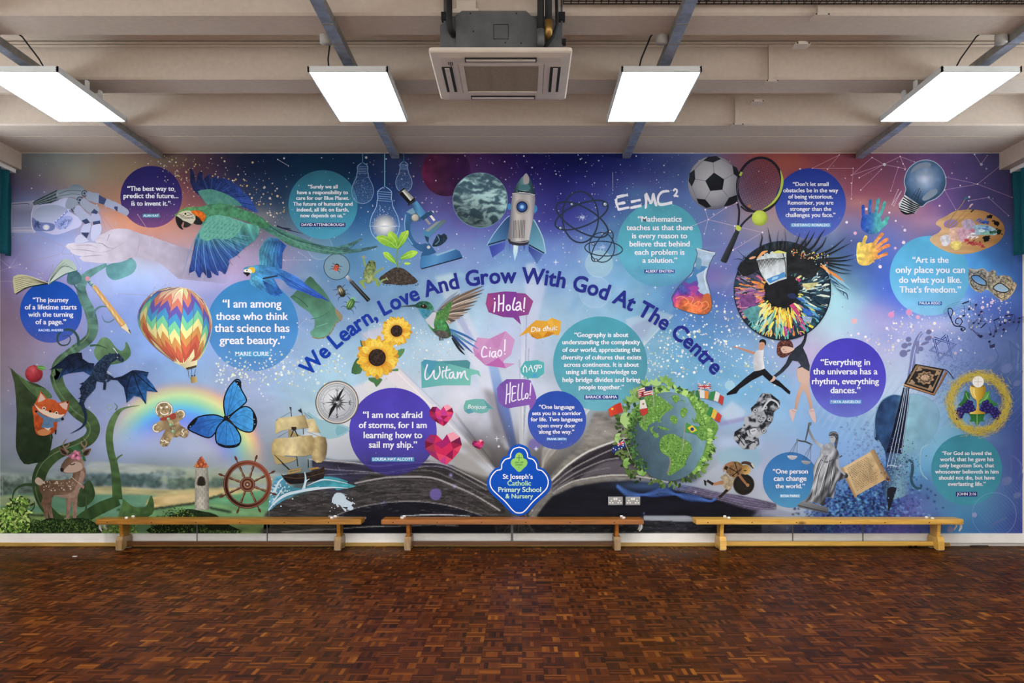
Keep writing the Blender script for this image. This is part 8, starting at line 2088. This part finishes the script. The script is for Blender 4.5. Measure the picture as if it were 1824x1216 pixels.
a.poly(C5('1060,565 1080,540 1105,525 1140,530 1180,570 1195,620 1180,650 1195,720 1250,740 1255,770 1220,780 1180,800 1165,840 1150,920 1100,905 1085,975 1050,960 1000,945 965,950 940,940 975,900 1000,830 1010,760 1005,700 1035,640 1055,610'), stn, 1.6, 1, 2)
a.line(C5('1180,640 1190,700 1235,750'), [2.6, 2.2, 1.6], 'a8acb4').line(C5('1195,625 1215,612'), 1.0, '44474e', 1)
a.poly(C5('1060,560 1100,528 1145,545 1130,600 1080,610'), tex('a4a8b0', .12, 4), 2, 1, 3)
for s in ('1110,610 1060,700 1020,900', '1130,620 1100,760 1060,940', '1150,620 1140,740 1110,890', '1080,610 1040,690 1010,800', '1000,850 990,900 960,940', '1165,660 1160,760 1120,880', '1060,640 1100,660 1150,640'): a.line(C5(s), [.2, .8, .3], '2c2e34')
for s in ('1118,650 1085,760 1045,900', '1095,620 1050,720 1015,850', '1150,690 1135,800'): a.line(C5(s), [.2, .9, .2], 'dce0e4')
a.line(C5('1130,545 1138,510'), 2.4, '9c9fa6', 1).poly(C5('1122,470 1138,452 1170,460 1172,500 1150,520 1130,512'), 'b0b4bc', 0, 1, 3).poly(C5('1118,470 1130,442 1170,440 1188,470 1182,520 1170,570 1158,530 1168,490 1150,470'), tex('4c4f58', .4, 2), 1.6, 1, 2).line(C5('1128,480 1150,478'), .6, '44474e', 1).line(C5('1120,462 1150,445 1180,455'), 1.0, '84888f')
a.build('justice_statue', MURAL, 'grey statue holding up scales')
# scroll of parchment
a = Art(18)
a.poly([(1502, 832), (1552, 803), (1578, 853), (1522, 884)], tex(lg(1502, 830, 'd8c098', 1575, 860, 'c4a67c'), .08, 10), 4)
a.line([(1553, 801), (1566, 826), (1581, 853)], 4.2, lg(1556, 830, 'd4b88c', 1574, 822, '7c6040'), 3).line([(1500, 832), (1512, 860), (1524, 885)], 2.2, lg(1508, 862, '8c6c48', 1516, 858, 'd0b084'), 3).circ(1581.5, 853.5, 4, '8c6c48').circ(1581.5, 853.5, 2, '4c3824')
random.seed(14)
for r in range(17):
    u0 = r / 17
    x0, y0 = 1508 + u0 * 19, 835 + u0 * 41
    x = 0
    while x < 36:
        l = random.uniform(1, 4)
        ax_, ay = x0 + x, y0 - x * .575
        a.line([(ax_, ay), (ax_ + l, ay - l * .575 + random.uniform(-.4, .4))], .38, '4c3c2c', 1, up=False); x += l + random.uniform(.5, 1.2)
a.build('parchment_scroll', MURAL, 'tan parchment scroll with handwriting')
# violin
a = Art(5)
def vio(x, y):
    n = fbm(x, y, 14, 4, seed=3)[..., None]
    k = np.clip((x - 1588 - (y - 760) * -.16) / 26, 0, 1)[..., None]
    c = rgb('121a34') * (1 - n) + rgb('4270a8') * n
    return c * (1 - k) + (rgb('98cce0') * (.88 + .25 * n)) * k
va = lambda x, y: np.clip(.95 - np.clip((y - 775) / 50, 0, 1) * .35 - np.clip((x - 1610) / 40, 0, 1) * .5 - np.clip((y - 800) / 60, 0, 1) * np.clip((x - 1600) / 20, 0, 1) * .4, 0.0, .95)
vo = smooth(C6('215,480 222,330 262,225 340,176 420,182 490,172 585,192 662,255 686,340 662,430 640,480 610,530 570,560 548,640 545,700 570,770 600,790 560,850 500,880 330,930 270,840 300,700 290,580 255,520'), 4)
a.poly(vo, vio, 3, va)
a.line(C6('222,480 220,340 262,225 345,174 420,180 490,168 590,190 665,255 688,340 662,435 640,480 660,520'), .8, '88b8d8', 5, .8).line(C6('620,530 560,560 545,660 560,740 600,785'), .9, 'a8d4e8', 5, .8).line(C6('240,500 262,530 265,580 250,620'), .9, '9cc4e0', 5, .7)
a.poly(C6('425,120 472,125 465,240 440,420 415,600 300,590 330,500 372,330 405,200'), tex('1c2036', .3, 6), 4, .92)
for p in ('438,120 395,330 320,640 308,700', '446,120 410,330 345,640 330,700', '458,125 425,350 375,620 350,700', '470,130 448,330 410,590'): a.line(C6(p), .55, 'b4c8e4', 3)
a.line(C6('300,690 335,682 380,690 412,680'), 1.0, 'b8cce4').poly(C6('308,852 375,845 350,930 325,1005 315,1000'), '20242e', 0, 1, 2)
a.line(C6('448,660 468,645 488,665 490,720 482,790 510,840 545,848 558,830'), [1.4, 2.2, 2.8, 2.6, 2.2, 1.2], '34586c').circ(*C6('450,658')[0], 2.6, '34586c').circ(*C6('553,828')[0], 2.4, '34586c')
pg = '8a8cc0'
a.line(B6('660,1180 690,1000 700,880 740,760 790,690'), [5, 5, 4, 3.4, 2.4], '7c84bc', 5, .6).line(B6('670,1120 712,880 760,730 800,690'), .7, 'b4c4e8').line(B6('740,910 740,780'), 3, pg, 2, .55)
for x, y, rx, ry in ((598, 908, 7, 6.4), (610, 830, 6, 5), (650, 765, 5, 4.6), (775, 862, 4.4, 4.4), (855, 690, 5, 4.4), (850, 755, 6.6, 4.2), (815, 805, 8, 2.6), (660, 815, 4, 3), (650, 880, 4, 2)): a.poly(circ(*B6(f'{x},{y}')[0], rx, ry, -20), '7478ac', 0, .62)
random.seed(77)
for i in range(420):
    x, y = random.gauss(1600, 16), random.gauss(835, 26)
    a.circ(x, y, random.uniform(.4, 1.2), random.choice(('1c2440', '3c4a84', '8cb0d8', '5c5c9c')), n=5, up=False)
a.build('violin', MURAL, 'fading blue violin with pale strings')
# faint frames of the book: printed as its own piece
a = Art(1)
bo = [(470, 935), (500, 900), (540, 880), (590, 862), (610, 850), (600, 826), (640, 822), (700, 826), (760, 822), (800, 828), (838, 846), (880, 862), (905, 870), (925, 800), (945, 870), (982, 846), (1012, 828), (1050, 803), (1098, 786), (1140, 800), (1200, 862), (1290, 876), (1340, 890), (1383, 898), (1383, 910), (1330, 912), (1280, 916), (1360, 925), (1362, 949), (470, 949)]
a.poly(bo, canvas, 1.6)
a.build('open_book', MURAL, 'huge dark open book along the bottom')
a = Art(1)
rb = circ(322, 832, 157, n=70, a0=183, a1=357) + circ(322, 832, 62, n=40, a0=183, a1=357)[::-1]
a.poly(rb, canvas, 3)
a.build('rainbow', MURAL, 'soft rainbow arching over the hills')
a = Art(1)
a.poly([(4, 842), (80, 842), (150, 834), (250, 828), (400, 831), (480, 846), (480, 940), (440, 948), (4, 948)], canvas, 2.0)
a.build('green_hills', MURAL, 'hazy green hills and fields')
# ------------------------------------------------------------------ constellation lines
a = Art(4)
def net(pts, links, F_, c, al, r=1.2):
    P_ = F_(pts)
    for i, j in links: a.line([P_[i], P_[j]], .42, c, 1, al, up=False)
    a.dots([(x, y, r * random.uniform(.6, 1.2), 'f4e8f4', min(1, al + .25)) for x, y in P_])
random.seed(1)
net('0,1090 100,1175 205,1145 660,965 340,830 620,1040 740,1040 820,1190 130,870 700,1000', ((0, 1), (1, 2), (2, 5), (4, 3), (3, 5), (6, 7), (1, 4), (4, 8), (5, 6)), A1, 'dcd0f4', .6)
net('0,75 100,35 270,45 435,95 545,0 415,140 480,200 0,175 300,180', ((0, 1), (1, 2), (2, 3), (3, 4), (3, 5), (3, 6), (7, 8), (6, 4)), B1, 'd4ccec', .55)
net('1005,600 1145,790 1550,865 1400,640 1080,800 1160,600', ((0, 1), (3, 2), (0, 4), (0, 5)), A1, 'e0bcd0', .6, .7)
net('70,240 280,60 400,130 150,265 545,160 565,50 620,175 470,400 70,320 70,480 710,105 375,180 165,390 595,125', ((0, 1), (0, 2), (1, 2), (2, 5), (5, 6), (2, 6), (4, 7), (8, 9), (5, 10), (11, 12), (3, 2), (5, 13), (1, 0)), A6, 'e0a8c8', .65)
net('1030,260 1350,330 1575,150 1700,465 1015,390 1130,590 1240,270 1175,345 1260,500 1460,465 1665,650 1385,130 1320,30 1450,40', ((0, 1), (1, 2), (1, 3), (1, 4), (4, 5), (8, 9), (9, 10), (11, 12), (11, 13)), A6, 'd8b4d8', .6)
net('480,540 575,405 500,550 545,385', ((0, 1), (2, 1), (3, 0)), A6, 'ecd0e4', .8, .8)
net('350,690 530,570 620,755 900,820 600,1000 320,590 310,835 150,770 640,520 480,1165', ((0, 1), (0, 2), (2, 3), (3, 4), (0, 5), (0, 6), (0, 7), (1, 8), (2, 4)), A5, 'e4c4e0', .7, 1.5)
net('1405,170 1680,35 1560,180 1820,170 1800,480 1740,270', ((0, 1), (2, 1), (4, 3), (0, 3)), A5, 'e4a8b4', .6)
net('1110,80 1220,145 1170,1100 1440,1100 1320,1020', ((2, 3), (3, 4), (0, 1)), A2, 'd8d4f0', .55)
net('1320,640 1400,560 1410,710 1310,600', ((0, 1), (0, 2)), B2, 'd0d8f4', .6, 1)
net('1190,300 1540,320 1580,220 1700,200', ((0, 1), (1, 2), (1, 3)), B1, 'd4d0f4', .5)
net('1090,215 1092,395', ((0, 1),), A4, 'd0d4f4', .6, .7)
a.build('constellation_lines', MURAL, 'thin pale linked star lines')
# ------------------------------------------------------------------ stars and paint specks: too many to count
def specks(name, label, gen, n, seed, base=46):
    random.seed(seed); a = Art(base); d = []
    for i in range(n):
        q = gen()
        if q and 276 < q[1] < 947 and 5 < q[0] < 1819: d.append(q)
    a.dots(d, n=6)
    o = a.build(name, MURAL, label); o['kind'] = 'stuff'
R_ = random
def star_gen():
    x = R_.choice((R_.uniform(640, 1240), R_.uniform(860, 1200), R_.uniform(400, 1300)))
    return (x, R_.uniform(276, 480), min(1.6, abs(R_.gauss(.25, .45)) + .2), R_.choice(('ffffff', 'd8e0ff', 'c8ccf4')), R_.uniform(.45, .95))
specks('star_specks', 'tiny white stars over the dark blue sky', star_gen, 620, 1, 3)
def gold():
    t = R_.random(); x = 285 + t * 225 + R_.gauss(0, 16); y = 284 + t * 100 + R_.gauss(0, 24)
    return (x, y, abs(R_.gauss(.7, .6)) + .3, R_.choice(('d8c890', 'e8d8b8', 'd4b468', 'ece4d0', 'd8d4e0')), R_.uniform(.45, .95))
specks('gold_specks', 'gold specks above the large macaw', gold, 330, 2, 3)
def left_spray():
    t = R_.random(); x = 385 + t * 230; y = 668 + R_.gauss(0, 18) - 30 * t * R_.random()
    return (x, y, abs(R_.gauss(.9, .7)) + .3, R_.choice(('f4f8f0', 'e8f4d8', 'dceef4', 'ffffff', 'ecf0c8')), R_.uniform(.5, 1))
specks('white_specks', 'white specks under the big blue disc', left_spray, 420, 3, 12)
def right_spray():
    t = R_.random(); x = 1130 + t * 250 + R_.gauss(0, 18); y = 700 - 130 * math.sin(t * 2.4) * R_.random() + R_.gauss(0, 20) - 40 + 10 * t
    if y > 720: return None
    return (x, y, abs(R_.gauss(.9, .7)) + .3, R_.choice(('f4f8f0', 'e4f0c8', 'dceef4', 'ffffff')), R_.uniform(.5, 1))
specks('white_specks', 'white specks between the motto and the painted eye', right_spray, 620, 4, 3)
def far_spray():
    t = R_.random(); x = 1500 + t * 300; y = 610 - 60 * t + R_.gauss(0, 22) + (20 if t < .3 else 0)
    return (x, y, abs(R_.gauss(.9, .7)) + .3, R_.choice(('f8f0f8', 'fff8f0', 'f4d8ec', 'ffffff', 'e8e4f8')), R_.uniform(.5, 1))
specks('pink_specks', 'white and pink specks above the violin', far_spray, 420, 5, 3)
def mid_spray():
    return (R_.gauss(745, 45), R_.gauss(610, 28), abs(R_.gauss(.7, .6)) + .3, R_.choice(('f4f8ff', 'e8f4ec', 'ffffff')), R_.uniform(.35, .9))
specks('pale_specks', 'pale specks around the hummingbird', mid_spray, 260, 6, 3)
def all_over():
    return (R_.uniform(8, 1815), R_.uniform(280, 800), abs(R_.gauss(.5, .6)) + .3, 'f4f0fa', R_.uniform(.3, .85))
specks('scattered_specks', 'scattered pale specks over the whole sky', all_over, 620, 7, 3)
a = Art(12)
random.seed(60)
for x, y, r, c in [(*B6(s)[0], r, c) for s, r, c in (('475,515', 5.4, 'e89cd0'), ('655,490', 5.6, 'e4a0d0'), ('745,540', 3.6, 'ecb4d8'), ('100,580', 5, 'f0c0c8'), ('362,28', 3, 'fce8f0'))] + [(*A6(s)[0], r, c) for s, r, c in (('600,922', 3, 'f8e4f0'), ('515,980', 2.4, 'f0c0dc'), ('108,828', 3, 'f0b8d8'), ('612,798', 2.6, 'f4e0f4'), ('22,718', 2.4, 'f8f0fc'), ('520,703', 1.8, 'fcf4fc'), ('455,620', 2, 'f8e8f0'), ('222,583', 2.4, 'fcf0f4'), ('965,550', 1.6, 'fcecf4'), ('1440,175', 1.8, 'a8a0b4'), ('1388,130', 2.6, 'b8b8c8'), ('405,132', 2.8, 'd0d0d4'), ('1463,465', 2, 'a8b0c8'))]:
    a.circ(x, y, r, c, a=.92)
for x, y, r in ((955, 799, 5), (1147, 905, 0), (885, 781, 6), (990, 467, 6), (1035, 424, 4), (1167, 512, 4), (1015, 517, 3)):
    if r: a.poly([(x + (r if k % 2 == 0 else r * .16) * math.cos(k * PI / 4), y + (r if k % 2 == 0 else r * .16) * math.sin(k * PI / 4)) for k in range(8)], 'f4f8ff', 0, .85)
a.build('bokeh_dots', MURAL, 'round pink and white dots of paint')
